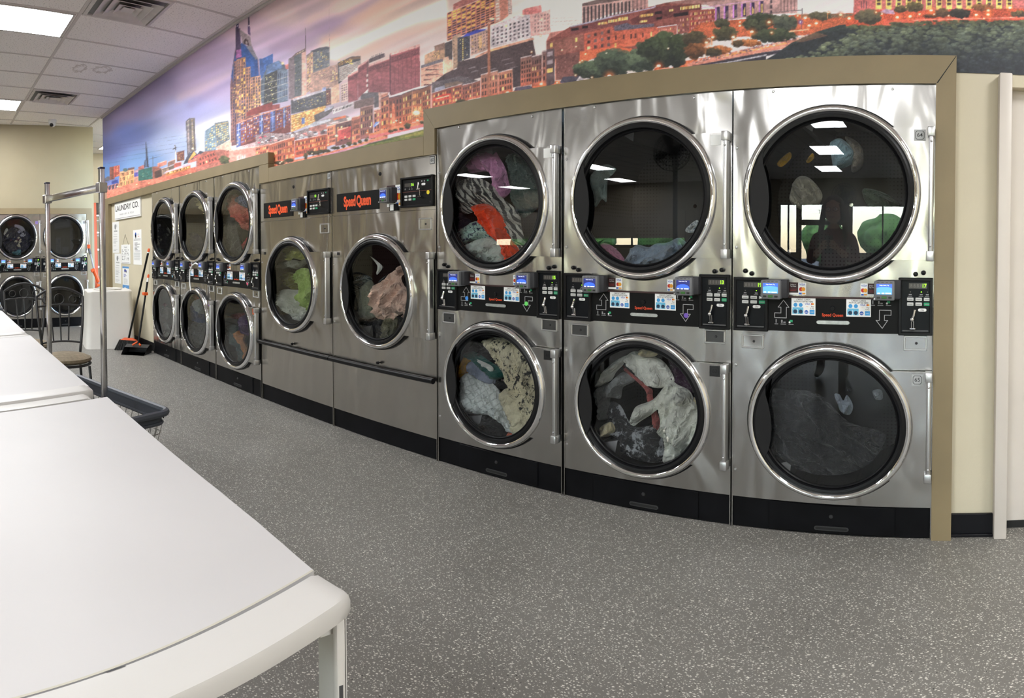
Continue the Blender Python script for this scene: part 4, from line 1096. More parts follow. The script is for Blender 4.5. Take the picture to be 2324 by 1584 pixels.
# tools in the back hall beside the far dryers
def far_tools():
    p = lambda x, y, X=-9.35: atX(x, y, X)
    a, b_ = p(200, 500), p(201.5, 560); c, e = p(214, 615), p(224, 640)
    base = Vector((-9.25, 2.42, 0))
    t = thing('extendable_duster', 'grey pole with orange grips leaning between the far dryers and the hall', 'duster', base); M = Matrix.Translation(-base)
    MB().tube([a, b_], .009, 8, False, 0, M).build('thin_pole', SATIN, t)
    MB().tube([b_+Vector((0, 0, .035)), b_-Vector((0, 0, .025))], .025, 10, False, 0, M).build('pole_clamp', BRORANGE, t)
    MB().tube([b_-Vector((0, 0, .02)), b_.lerp(c, .3)], .019, 10, False, 0, M).build('pole_grip', mat('grey_rubber_grip', (.12, .12, .13), .6), t)
    MB().tube([b_.lerp(c, .3), c], .014, 10, False, 0, M).build('grey_pole', mat('grey_pole_paint', (.36, .36, .37), .45), t)
    MB().tube([c+Vector((0, -.01, .03)), c.lerp(e, .5), e], [.034, .03, .034], 10, False, 0, M).build('orange_handle', BRORANGE, t)
    MB().tube([c+Vector((.01, -.05, -.0)), c+Vector((.01, 0, .02))], .028, 10, False, 0, M).build('orange_knob', BRORANGE, t)
    MB().tube([e, p(226, 690), base+Vector((.0, .02, .05))], .022, 10, False, 0, M).build('lower_pole', MATS['grey_pole_paint'], t)
    MB().tube([p(219, 648), p(228, 646)], .03, 10, False, 0, M).build('orange_foot_clamp', BRORANGE, t)
    # upright vacuum partly hidden behind the bin
    base = Vector((-9.18, 2.56, 0)); M = Matrix.Translation(-base)
    t = thing('upright_vacuum', 'black upright vacuum cleaner half hidden between the far dryers and the white bin', 'vacuum cleaner', base)
    MB().add(*bevbox(-.10, .10, -.12, .12, 0, .12, .04, 3)).build('floor_head', BLACK, t)
    MB().tube([(0, 0, .10), (0, .0, .35), (0, .0, .60)], [.07, .085, .055], 14).build('vacuum_body', BLACK, t)
    MB().tube([(0, 0, .6), (0, -.03, .80), (-.02, -.06, .92)], [.02, .018, .016], 8).build('vacuum_handle', BLACK, t)
    # orange step ladder end and folded boards in the hall
    base = Vector((-10.6, 2.72, 0)); M = Matrix.Translation(-base)
    t = thing('step_ladder', 'orange ladder rail standing in the back hall behind the chrome post', 'ladder', base)
    for dy in (0, .34):
        MB().box(-.02, .02, -.035+dy, .035+dy, 0, 2.02, 0, .004, 1, Matrix.Rotation(-.06, 4, 'Y')).build('ladder_rail', BRORANGE, t)
    for k in range(6): MB().box(-.10, .01, .03, .31, .28+.30*k, .31+.30*k, 0, .003, 1, Matrix.Rotation(-.06, 4, 'Y')).build('ladder_step', SATIN, t)
    t = thing('board_stack', 'stack of reddish brown boards standing in the back hall', 'boards', (-11.2, 3.06, 0))
    for k in range(4): MB().box(-.03, .03, -.13+.075*k, -.07+.075*k, 0, 1.42-.06*k, 0, .004, 1, Matrix.Rotation(.01*k, 4, 'X')).build('board', mat('red_brown_board', rgb(150, 84, 62), .6, noise_amt=.2, noise_scale=6), t)
    t = thing('utility_shelf', 'white wire shelf brackets on the back hall wall above the boards', 'shelf', (-11.8, 3.25, 1.45))
    for z in (.0, .28): MB().box(-.15, .15, -.25, .25, z, z+.03, 0, .003, 1).build('shelf_board', WHITE, t)
    MB().box(-.16, -.14, -.22, -.20, -.1, .4).build('shelf_bracket', WHITE, t); MB().box(-.16, -.14, .20, .22, -.1, .4).build('shelf_bracket', WHITE, t)
    t = thing('wall_box', 'dark grey box on the upper back hall wall behind the ladder top', 'box', (-11.9, 3.2, 1.98))
    MB().box(-.12, .12, -.28, .28, -.10, .12, 0, .01, 2).build('box_body', mat('dark_grey_box', (.08, .075, .07), .5), t)
    t = thing('rubbish_bag', 'black rubbish bag slumped in the back hall behind the white bin', 'bag', (-10.05, 2.95, 0))
    b = MB().ball((0, 0, .36), .30, 0, 28, (.8, .8, 1.2)); b.v = [v+Vector((1, 1, .6))*noise.noise(v*9)*.03 for v in b.v]
    b.build('bag_body', mat('glossy_black_plastic', (.015, .015, .016), .25), t)
far_tools()

# ------------------------------------------------------------------ sign and notices on the cream wall
YN = YW
def quadpx(pts, Y): return [atY(x, y, Y) for x, y in pts]
def notice(name, label, cat, px, paint, thick=.002, mats=None, y=YN, group=None):
    q = quadpx([(240+a/6.336, 430+c/6.336) for a, c in px], y)
    x0 = (q[0].x+q[3].x)/2; x1 = (q[1].x+q[2].x)/2; z1 = (q[0].z+q[1].z)/2; z0 = (q[2].z+q[3].z)/2
    t = thing(name, label, cat, ((x0+x1)/2, y, z0), 0, group); w, h = x1-x0, z1-z0
    MB().box(-w/2, w/2, -thick, -.0002, 0, h, 0, .0008 if thick < .005 else .003, 1).build('sheet' if thick < .005 else 'sign_board', mats[0], t)
    b = MB(); paint(b, w, h, -thick-.0006)
    b.build('printing', mats, t, smooth=False)
    return t, w, h
def sign(b, w, h, y):
    b.text('LAUNDRY CO.', 0, h*.60, y, h*.42, 1, .012, w/h*.335); b.text('WASH  DRY  &  FOLD', 0, h*.26, y, h*.13, 2, 0, w/h*.45)
    e = .03
    for z in (.06, .92): b.rect(-w/2+.01, w/2-.01, h*z, h*z+.006, y, 3)
t, w_, h_ = notice('laundry_sign', 'white LAUNDRY CO. wall sign with black lettering and a grey frame', 'sign', [(145, 180), (505, 97), (525, 400), (155, 430)], sign, .022, [WHITE, DARKINK, GREYINK, mat('sign_frame', (.20, .20, .21), .4)])
def house(title):
    def f(b, w, h, y):
        b.disc(-w*.05, h*.84, w*.12, y, 14, 2); b.text('Laundry', w*.12, h*.89, y, h*.05, 2); b.text('Living', w*.14, h*.845, y, h*.05, 2)
        b.text(title, .0, h*.70, y, h*.065, 1, .012, .95); b.rect(-w*.25, w*.25, h*.60, h*.606, y, 1)
        rr = random.Random(len(title))
        for k in range(13):
            z = h*(.52-.037*k)
            if rr.random() < .8: b.rect(-w*.36, w*rr.uniform(.05, .38), z, z+h*.009, y, 2)
    return f
NM = [WHITE, DARKINK, GREYINK, BLUEINK, REDINK, CYANINK]
notice('house_rules_notice', 'upper of two narrow white notices at the left edge of the cream wall', 'notice', [(88, 470), (180, 465), (205, 912), (112, 914)], house('HOUSE RULES'), .002, NM, group='white paper notices')
notice('wash_rules_notice', 'lower of two narrow white notices at the left edge of the cream wall', 'notice', [(115, 924), (207, 920), (237, 1358), (148, 1350)], house('WASH & FOLD'), .002, NM, group='white paper notices')
def guide(b, w, h, y):
    b.text('The Laundry Guide', 0, h*.87, y, h*.085, 1, .012, .72); rr = random.Random(5)
    for r in range(7):
        for c in range(6):
            x, z = -w*.40+w*.135*c, h*(.70-.085*r)
            if rr.random() < .75: b.rect(x, x+w*rr.uniform(.04, .1), z, z+h*.045, y, 2 if rr.random() < .85 else 1)
    b.rect(-w*.4, w*.42, h*.06, h*.075, y, 1)
t, w_, h_ = notice('laundry_guide_plaque', 'small white laundry symbol guide hanging from a string', 'plaque', [(220, 795), (348, 793), (365, 1068), (237, 1068)], guide, .006, NM)
MB().tube([(-w_*.32, -.004, h_), (-.01, -.006, h_*1.52), (w_*.32, -.004, h_)], .0016, 5).build('hanging_string', mat('brown_string', (.12, .09, .06), .8), t)
MB().ball((-.01, -.005, h_*1.525), .006, 0, 8).build('pin', SATIN, t)
def living(b, w, h, y):
    b.disc(-w*.18, h*.86, w*.09, y, 14, 3); b.disc(-w*.18, h*.81, w*.08, y, 14, 2); b.text('Laundry', w*.13, h*.875, y, h*.042, 3); b.text('Living', w*.16, h*.815, y, h*.05, 4, .01)
    b.rect(-w*.42, w*.42, h*.735, h*.741, y, 1); b.rect(-w*.42, w*.42, h*.70, h*.71, y, 1); rr = random.Random(8)
    for k in range(7): b.rect(-w*.32, w*rr.uniform(-.05, .35), h*(.62-.038*k), h*(.62-.038*k)+h*.012, y, 1)
    for k in range(9): b.rect(-w*.40, w*rr.uniform(.25, .42), h*(.34-.025*k), h*(.34-.025*k)+h*.007, y, 2)
notice('living_notice', 'tall white notice with a blue and red heading, rightmost on the cream wall', 'notice', [(380, 583), (503, 578), (530, 1088), (415, 1080)], living, .002, NM, group='white paper notices')
def flyer(b, w, h, y):
    b.rect(-w/2, w/2, h*.93, h, y, 5); b.rect(-w/2, w/2, 0, h*.28, y, 5); b.box(-w*.22, w*.16, y-.0003, y, h*.80, h*.86, 3); b.disc(-w*.10, h*.795, w*.05, y-.0005, 10, 1); b.disc(w*.10, h*.795, w*.05, y-.0005, 10, 1)
    b.rect(-w*.22, w*.05, h*.86, h*.905, y, 2)
    for k, q in enumerate((.2, .28, .16)): b.rect(-w*.3, -w*.3+w*q*1.6, h*(.68-.045*k), h*(.70-.045*k), y, 3)
    for k in range(8): b.rect(-w*.3, w*.3, h*(.52-.028*k), h*(.526-.028*k), y, 2)
    b.text('Scan', w*.03, h*.24, y-.0004, h*.05, 0); b.rect(-w*.22, w*.02, h*.02, h*.18, y-.0004, 0)
notice('delivery_flyer', 'white flyer with a pale blue band and a delivery van, behind the bin', 'flyer', [(233, 1105), (325, 1110), (345, 1487), (255, 1470)], flyer, .0015, [WHITE, DARKINK, GREYINK, mat('royal_ink', rgb(60, 70, 170), .5), REDINK, mat('light_blue_ink', rgb(92, 150, 210), .5)])

# a white cord looped over one of the far card readers
cp_ = [atY(x, y, D-.07) for x, y in ((433, 660), (430.5, 640), (431, 615), (436, 602), (444, 597), (449, 600))]
t = thing('white_cord', 'white cord looped over the right card reader of the dryer second from the broom', 'cord', cp_[0])
MB().tube([p_-cp_[0] for p_ in cp_], .006, 8).build('cord_loop', WHITE, t)
# ------------------------------------------------------------------ laundry inside the drums
def cloth(name, col, pat=None, ink=(.02, .02, .02), scale=60., rot=0.):
    if name in MATS: return MATS[name]
    m = mat(name, col, .9, noise_amt=.10, noise_scale=25)
    nt = m.node_tree; b = nt.nodes['Principled BSDF']; b.inputs['Sheen Weight'].default_value = .2
    g = nt.nodes.new('ShaderNodeNewGeometry')
    w = nt.nodes.new('ShaderNodeTexNoise'); w.inputs['Scale'].default_value = 420
    nt.links.new(g.outputs['Position'], w.inputs['Vector'])
    bp = nt.nodes.new('ShaderNodeBump'); bp.inputs['Strength'].default_value = .25; bp.inputs['Distance'].default_value = .002
    nt.links.new(w.outputs['Fac'], bp.inputs['Height']); nt.links.new(bp.outputs[0], b.inputs['Normal'])
    w2 = nt.nodes.new('ShaderNodeTexNoise'); w2.inputs['Scale'].default_value = 22; w2.inputs['Detail'].default_value = 3; w2.inputs['Distortion'].default_value = 1.4
    nt.links.new(g.outputs['Position'], w2.inputs['Vector'])
    bq = nt.nodes.new('ShaderNodeBump'); bq.inputs['Strength'].default_value = .7; bq.inputs['Distance'].default_value = .03
    nt.links.new(w2.outputs['Fac'], bq.inputs['Height']); nt.links.new(bp.outputs[0], bq.inputs['Normal']); nt.links.new(bq.outputs[0], b.inputs['Normal'])
    if pat:
        mp = nt.nodes.new('ShaderNodeMapping'); mp.inputs['Rotation'].default_value = (0, rot, 0)
        nt.links.new(g.outputs['Position'], mp.inputs['Vector'])
        mx = nt.nodes.new('ShaderNodeMix'); mx.data_type = 'RGBA'; mx.inputs[7].default_value = (*ink, 1)
        src = b.inputs['Base Color'].links[0].from_socket
        rp = nt.nodes.new('ShaderNodeValToRGB'); e = rp.color_ramp.elements
        if pat in ('stripe', 'plaid'):
            t = nt.nodes.new('ShaderNodeTexWave'); t.inputs['Scale'].default_value = scale; t.inputs['Distortion'].default_value = 1.2; t.inputs['Detail Scale'].default_value = .6; t.bands_direction = 'X'
            e[0].position = .42; e[1].position = .58; out = t.outputs['Fac']
        elif pat == 'quilt':
            t = nt.nodes.new('ShaderNodeTexVoronoi'); t.feature = 'DISTANCE_TO_EDGE'; t.inputs['Scale'].default_value = scale; t.inputs['Randomness'].default_value = .1
            e[0].position = .04; e[0].color = (.55, .55, .55, 1); e[1].position = .14; e[1].color = (0, 0, 0, 1); out = t.outputs['Distance']
        else:
            mp.inputs['Scale'].default_value = (1.8, 1, 1)
            t = nt.nodes.new('ShaderNodeTexNoise'); t.inputs['Scale'].default_value = scale; t.inputs['Detail'].default_value = 6; t.inputs['Roughness'].default_value = .72
            e[0].position = .53; e[1].position = .57; out = t.outputs['Fac']
        nt.links.new(mp.outputs[0], t.inputs['Vector'])
        nt.links.new(out, rp.inputs[0]); nt.links.new(rp.outputs[0], mx.inputs[0]); nt.links.new(src, mx.inputs[6])
        last = mx.outputs[2]
        if pat == 'plaid':
            t2 = nt.nodes.new('ShaderNodeTexWave'); t2.inputs['Scale'].default_value = scale; t2.inputs['Distortion'].default_value = 1.2; t2.bands_direction = 'Z'
            nt.links.new(mp.outputs[0], t2.inputs['Vector']); m2 = nt.nodes.new('ShaderNodeMix'); m2.data_type = 'RGBA'; m2.inputs[7].default_value = (*ink, 1)
            ml = nt.nodes.new('ShaderNodeMath'); ml.operation = 'MULTIPLY'; ml.inputs[1].default_value = .6; nt.links.new(t2.outputs['Fac'], ml.inputs[0]); nt.links.new(ml.outputs[0], m2.inputs[0]); nt.links.new(last, m2.inputs[6]); last = m2.outputs[2]
        nt.links.new(last, b.inputs['Base Color'])
    return m

def smooth_loop(P_, k=4):
    n = len(P_); out = []
    for i in range(n):
        a, b, c, d = (Vector(P_[(i+j-1) % n]) for j in range(4))
        for q in range(k):
            t = q/k
            out.append(.5*((2*b)+(c-a)*t+(2*a-5*b+4*c-d)*t*t+(3*b-a-3*c+d)*t**3))
    return out

SEED = [0]
def garment(label, P3, m, puff=.05, fold=.022, fdir=.6, group=None, cat='laundry', depth=.05, fscale=16., name='garment'):
    """a crumpled cloth with the outline P3 (points of a vertical plane), bulging out of that plane towards its normal"""
    SEED[0] += 1; s = SEED[0]*7.31
    P3 = [Vector(p) for p in P3]; c = sum(P3, Vector())/len(P3)
    face = Vector((0, -1, 0)) if abs(P3[0].y-P3[1].y) < 1e-6 else Vector((1, 0, 0))
    ex = Vector((1, 0, 0)) if face.y else Vector((0, 1, 0)); ez = Vector((0, 0, 1))
    L = smooth_loop([((p-c).dot(ex), (p-c).dot(ez)) for p in P3], 5); n = len(L)
    A = np.array([tuple(v) for v in L]); lo, hi = A.min(0), A.max(0); h = max(.005, min(.008, (hi-lo).max()/34))
    gx, gz = np.meshgrid(np.arange(lo[0], hi[0], h), np.arange(lo[1], hi[1], h)); G = np.stack([gx.ravel(), gz.ravel()], 1)
    G += np.random.RandomState(SEED[0]).uniform(-.25, .25, G.shape)*h
    a, b = A, np.roll(A, -1, 0); ab = b-a
    t = np.clip(((G[:, None]-a)*ab).sum(-1)/np.maximum((ab**2).sum(-1), 1e-12), 0, 1); dist = np.sqrt((((a+ab*t[..., None])-G[:, None])**2).sum(-1).min(1))
    cr = (a[None, :, 1] > G[:, None, 1]) != (b[None, :, 1] > G[:, None, 1])
    xi = a[None, :, 0]+(G[:, None, 1]-a[None, :, 1])*ab[None, :, 0]/np.where(np.abs(ab[None, :, 1]) < 1e-12, 1e-12, ab[None, :, 1])
    ins = ((cr & (G[:, None, 0] < xi)).sum(1) % 2 == 1) & (dist > h*.55)
    pts = [Vector(v) for v in L]+[Vector(g_) for g_ in G[ins]]
    res = delaunay_2d_cdt(pts, [(i, (i+1) % n) for i in range(n)], [], 1, 1e-6)
    V2, F2 = res[0], [list(f) for f in res[2]]
    Q = np.array([tuple(v) for v in V2])
    t = np.clip(((Q[:, None]-a)*ab).sum(-1)/np.maximum((ab**2).sum(-1), 1e-12), 0, 1); dist = np.sqrt((((a+ab*t[..., None])-Q[:, None])**2).sum(-1).min(1))
    wmax = max(.02, dist.max()); cd, sd = math.cos(fdir), math.sin(fdir)
    V = []
    for (x, z), d in zip(Q, dist):
        u, w = x*cd+z*sd, -x*sd+z*cd           # folds run along u
        k = math.sqrt(min(1, d/(wmax*.75)))
        n1 = noise.noise(Vector((u*fscale*.28+s, w*fscale, s))); n2 = noise.noise(Vector((u*fscale*.5, w*fscale*2.1+s, 3+s)))
        r1 = 1.25*max(0, 1-abs(n1)*2.4)**1.6; r2 = 1.25*max(0, 1-abs(n2)*2.2)**1.6
        n3 = noise.noise(Vector((u*fscale*1.1+s, w*fscale*3.6, 9+s))); r3 = 1.2*max(0, 1-abs(n3)*2.4)**1.5
        y = puff*k+(fold*1.5*(r1-.4)+fold*1.0*(r2-.4)+fold*.5*(r3-.4))*min(1, d/.014)
        V.append(ex*x+ez*z+face*y)
    N = len(V)
    edge = set(); cnt = {}
    for f in F2:
        for i in range(len(f)):
            e = (f[i], f[(i+1) % len(f)]); cnt[tuple(sorted(e))] = cnt.get(tuple(sorted(e)), 0)+1
    B = [Vector(ex*x+ez*z)*.97-face*depth*min(1, d/.03) for (x, z), d in zip(Q, dist)]
    F = [list(f) for f in F2]+[[i+N for i in f][::-1] for f in F2]
    for (i, j), q in cnt.items():
        if q == 1: F.append([i, j, j+N, i+N])
    o = MB().add(V+B, F).build(name, m, None, angle=75)
    o.location = c
    return tag(o, label, cat, group)

def px2(ox, oy, s, pts, Y): return [atY(ox+a/s, oy+b/s, Y) for a, b in pts]
W_ = lambda *c: rgb(*c)
def load(org, Y, items):
    for it in items:
        label, m, pts = it[0], it[1], it[2]; k = dict(it[3]) if len(it) > 3 else {}
        dy = k.pop('dy', 0.)
        garment(label, px2(*org, pts, D+Y+dy), m, **k)

load((960, 240, 3.96), .12, [
 ('orange garment tumbling in the upper door of the dryer beside the single dryers', cloth('orange_cloth', W_(246, 74, 26)), [(480, 900), (560, 880), (660, 930), (740, 1050), (780, 1180), (860, 1280), (905, 1370), (820, 1425), (755, 1425), (730, 1330), (680, 1230), (600, 1160), (550, 1080), (500, 980)], {'fdir': -.95, 'dy': -.035}),
 ('mauve pink top at the upper edge of the drum above the orange garment', cloth('mauve_cloth', W_(206, 142, 186)), [(555, 420), (640, 402), (690, 470), (740, 560), (770, 680), (785, 770), (720, 830), (680, 760), (640, 650), (570, 590), (420, 600), (450, 500)], {'fdir': -1.2}),
 ('grey and white striped cloth draped behind the orange garment', cloth('striped_cloth', W_(196, 194, 186), 'stripe', (.05, .05, .05), 17, .7), [(330, 720), (400, 650), (520, 655), (660, 740), (720, 830), (860, 960), (885, 1100), (940, 1290), (920, 1350), (860, 1290), (780, 1150), (700, 1000), (620, 900), (480, 940), (380, 970), (330, 860)], {'fdir': -.7, 'dy': -.01}),
 ('pale grey cloth at the bottom of the drum left of the orange garment', cloth('pale_grey_cloth', W_(188, 198, 192)), [(410, 1270), (480, 1210), (600, 1180), (690, 1230), (740, 1330), (765, 1430), (640, 1445), (500, 1395)], {'fdir': .5, 'dy': -.02}),
 ('patterned teal and white cloth low on the left of the drum with the orange garment', cloth('teal_print_cloth', W_(176, 206, 196), 'print', W_(28, 40, 74), 34), [(340, 1150), (420, 1060), (500, 1040), (570, 1110), (605, 1175), (560, 1215), (450, 1215), (395, 1270)], {'fdir': .3}),
 ('dark green garment on the right of the drum with the orange garment', cloth('dark_green_cloth', W_(66, 84, 80)), [(775, 490), (830, 420), (930, 500), (1010, 620), (1070, 760), (1085, 860), (900, 1010), (830, 890), (790, 700)], {'fdir': -1.1, 'dy': .06}),
 ('navy garment at the far left of the drum with the orange garment', cloth('navy_cloth', W_(42, 44, 70)), [(325, 960), (390, 1000), (440, 1060), (350, 1180), (330, 1100)], {'dy': .03})])
load((960, 600, 3.96), .12, [
 ('cream bundle with a black feathery print filling the right of a lower drum', cloth('feather_print_cloth', W_(212, 202, 172), 'print', (.03, .03, .03), 26, .8), [(525, 690), (640, 655), (800, 680), (920, 770), (1040, 900), (1112, 1100), (1108, 1250), (1060, 1400), (1000, 1475), (930, 1350), (840, 1230), (780, 1080), (720, 960), (660, 830), (590, 740)], {'puff': .07, 'fdir': -1.0, 'dy': .0}),
 ('plain cream cushion-like bundle under the black feathery print', cloth('plain_cream_cloth', W_(214, 204, 174)), [(710, 1150), (770, 1112), (850, 1160), (940, 1350), (1005, 1475), (930, 1540), (850, 1530), (790, 1420), (730, 1280)], {'puff': .06, 'fold': .011, 'dy': -.03}),
 ('white quilted cloth hanging left of the cream print bundle', cloth('white_quilt_cloth', W_(214, 218, 216), 'quilt', W_(150, 156, 156), 30, .7), [(350, 1020), (420, 970), (480, 990), (650, 1090), (710, 1220), (760, 1370), (835, 1505), (760, 1505), (700, 1430), (600, 1360), (480, 1345), (400, 1335), (360, 1210)], {'fdir': -.9, 'dy': -.02}),
 ('mustard yellow garment on the left edge above the white quilted cloth', cloth('mustard_cloth', W_(226, 166, 30)), [(332, 980), (350, 890), (390, 815), (440, 860), (420, 960), (345, 1050)], {'fdir': 1.0}),
 ('dark teal garment at the top left of the drum with the cream print bundle', cloth('teal_cloth', W_(24, 92, 84)), [(400, 790), (470, 785), (600, 870), (690, 930), (725, 1010), (650, 1030), (560, 920), (440, 840)], {'fdir': -.5, 'dy': .02}),
 ('slate blue garment between the mustard and the white quilted cloth', cloth('slate_blue_cloth', W_(136, 144, 164)), [(410, 890), (480, 860), (560, 930), (640, 980), (645, 1075), (560, 1040), (440, 960)], {'fdir': -.5, 'dy': .0}),
 ('small white crumpled cloth on top of the slate blue garment', cloth('white_cloth', W_(224, 224, 218)), [(440, 840), (520, 865), (620, 915), (628, 962), (570, 968), (500, 895)], {'fdir': -.5, 'dy': -.02, 'puff': .025}),
 ('black garment at the bottom of the drum under the white quilted cloth', cloth('black_cloth', W_(34, 34, 36)), [(420, 1365), (560, 1345), (660, 1390), (740, 1450), (775, 1565), (600, 1545), (480, 1450)], {'fdir': .2, 'dy': .02}),
 ('black garment behind the teal one in the drum with the cream print bundle', MATS['black_cloth'], [(420, 720), (520, 690), (620, 790), (700, 920), (780, 1090), (720, 1110), (560, 900)], {'dy': .08}),
 ('coral cloth scrap at the bottom of the drum with the cream print bundle', cloth('coral_cloth', W_(226, 120, 92)), [(765, 1510), (830, 1508), (865, 1575), (770, 1580)], {'puff': .02})])
load((1260, 240, 3.7705), .12, [
 ('blue grey towels heaped at the bottom of an upper drum', cloth('blue_grey_towel', W_(140, 156, 176)), [(600, 1335), (640, 1250), (700, 1190), (800, 1210), (860, 1180), (960, 1170), (1060, 1130), (1140, 1190), (1150, 1250), (1050, 1310), (960, 1365), (820, 1395), (700, 1375)], {'puff': .05, 'fdir': .6}),
 ('pale blue cloth to the right of the blue grey towels', cloth('pale_blue_cloth', W_(168, 178, 190)), [(940, 1375), (1000, 1290), (1100, 1258), (1140, 1275), (1060, 1345)], {'dy': -.03, 'puff': .03}),
 ('pink cloth at the lower left of the drum with the blue grey towels', cloth('pink_cloth', W_(226, 150, 182)), [(405, 1175), (480, 1195), (560, 1265), (605, 1345), (520, 1320), (450, 1250)], {'fdir': -.8, 'dy': -.02}),
 ('pale sage garment hanging on the left of the drum with the blue grey towels', cloth('sage_cloth', W_(160, 180, 178)), [(330, 640), (380, 560), (440, 500), (520, 540), (500, 580), (450, 640), (440, 820), (400, 800), (345, 865), (338, 740)], {'fdir': 1.3, 'dy': .02}),
 ('white patterned scrap on the right above the blue grey towels', cloth('white_print_cloth', W_(220, 226, 230), 'print', W_(90, 110, 130), 60), [(1112, 1065), (1160, 1010), (1222, 980), (1228, 1072), (1150, 1088)], {'puff': .02})])
load((1260, 740, 3.168), .125, [
 ('white garments tumbling down the right of the lower drum of dryer 63', cloth('bright_white_cloth', W_(226, 226, 216)), [(548, 665), (580, 580), (700, 530), (780, 440), (830, 388), (880, 420), (960, 458), (1000, 520), (1060, 600), (1088, 690), (1040, 800), (960, 890), (880, 940), (775, 980), (790, 850), (760, 720), (745, 600), (680, 640), (600, 690), (560, 718)], {'puff': .075, 'fold': .036, 'fdir': 1.25, 'dy': -.01, 'fscale': 11}),
 ('white sheet arching across the top of the lower drum of dryer 63', cloth('white_sheet_cloth', W_(222, 221, 212)), [(495, 235), (560, 182), (640, 198), (760, 240), (830, 320), (855, 405), (760, 445), (690, 432), (620, 392), (560, 325), (520, 275)], {'fdir': -.9, 'fold': .030, 'puff': .06, 'fscale': 12}),
 ('white pillowcase corner at the upper left of the lower drum of dryer 63', MATS['white_sheet_cloth'], [(298, 440), (340, 350), (420, 260), (512, 212), (495, 270), (440, 330), (400, 392)], {'fdir': .7, 'dy': .01}),
 ('grey garment hanging at the left of the lower drum of dryer 63', cloth('mid_grey_cloth', W_(128, 130, 130)), [(303, 452), (400, 400), (490, 330), (575, 388), (490, 440), (470, 522), (400, 512), (388, 655), (318, 655)], {'fdir': 1.2, 'dy': .05}),
 ('dark brick red garment between the white ones of dryer 63', cloth('brick_cloth', W_(176, 96, 92)), [(480, 275), (540, 330), (660, 430), (700, 460), (705, 520), (762, 720), (755, 790), (715, 700), (672, 560), (640, 450), (520, 340)], {'fdir': -1.0, 'dy': .05, 'puff': .03}),
 ('black and white mottled garment at the bottom of the lower drum of dryer 63', cloth('mottled_dark_cloth', W_(40, 41, 44), 'print', W_(170, 172, 176), 13), [(392, 560), (470, 570), (560, 720), (740, 720), (780, 880), (768, 980), (600, 965), (470, 895), (385, 770)], {'fdir': -.4, 'dy': .04}),
 ('beige sock-like roll at the top of the lower drum of dryer 63', cloth('beige_cloth', W_(206, 192, 156)), [(608, 172), (735, 170), (722, 216), (618, 218)], {'dy': -.03, 'puff': .03}),
 ('beige cloth scrap at the right edge of the lower drum of dryer 63', MATS['beige_cloth'], [(1000, 512), (1080, 488), (1096, 595), (1040, 572)], {'dy': -.03, 'puff': .03}),
 ('beige cloth scrap at the lower left of the drum of dryer 63', MATS['beige_cloth'], [(320, 735), (400, 688), (432, 750), (372, 795)], {'dy': -.02, 'puff': .03}),
 ('dark purple garment at the upper right of the lower drum of dryer 63', cloth('dark_purple_cloth', W_(62, 30, 60)), [(815, 200), (960, 290), (1052, 420), (1010, 500), (900, 440), (850, 340)], {'dy': .07, 'fdir': -.8})])
load((1640, 200, 3.444), .14, [
 ('pale grey pillowcase dimly seen in the upper drum of dryer 64', cloth('dim_grey_cloth', W_(150, 146, 134)), [(530, 890), (545, 760), (600, 690), (690, 710), (780, 830), (735, 930), (640, 955)], {'fdir': -1.0}),
 ('pale blue cloth at the top centre of the upper drum of dryer 64', cloth('sky_blue_cloth', W_(150, 182, 196)), [(840, 430), (920, 392), (1000, 455), (1050, 520), (1000, 600), (880, 635), (850, 540)], {'fdir': 1.2}),
 ('yellow scrap on the left of the upper drum of dryer 64', cloth('yellow_cloth', W_(206, 160, 40)), [(425, 585), (520, 500), (535, 548), (462, 615)], {'puff': .02, 'fdir': .7}),
 ('small yellow scrap nearer the middle of the upper drum of dryer 64', MATS['yellow_cloth'], [(655, 568), (700, 508), (716, 545), (672, 585)], {'puff': .02, 'fdir': .7}),
 ('taupe cloth right of the pale blue one in the drum of dryer 64', cloth('taupe_cloth', W_(132, 124, 114)), [(955, 380), (1040, 410), (1095, 480), (1092, 610), (1010, 655), (1000, 490)], {'fdir': -1.0, 'dy': .03}),
 ('dull green cloth at the right of the upper drum of dryer 64', cloth('dull_green_cloth', W_(78, 92, 80)), [(1095, 790), (1210, 800), (1320, 850), (1390, 930), (1200, 960), (1120, 900)], {'fdir': -.5, 'dy': .05})])
load((1640, 760, 3.168), .12, [
 ('dark charcoal towels filling the lower drum of dryer 65', cloth('charcoal_towel', W_(40, 41, 44)), [(330, 420), (480, 395), (700, 430), (900, 620), (1130, 690), (1170, 760), (1050, 930), (850, 1005), (620, 990), (420, 890), (330, 760)], {'puff': .06, 'fold': .033, 'fdir': -.7, 'fscale': 9}),
 ('pale blue grey sock in the middle of the lower drum of dryer 65', cloth('pale_sock_cloth', W_(150, 158, 170)), [(803, 428), (840, 428), (868, 472), (895, 432), (938, 510), (912, 574), (850, 552), (828, 500)], {'puff': .03, 'dy': -.06, 'fdir': 1.1}),
 ('pale scrap at the upper right of the lower drum of dryer 65', cloth('pale_scrap_cloth', W_(150, 154, 158)), [(1078, 402), (1140, 396), (1150, 458), (1100, 464)], {'puff': .02, 'dy': -.02})])
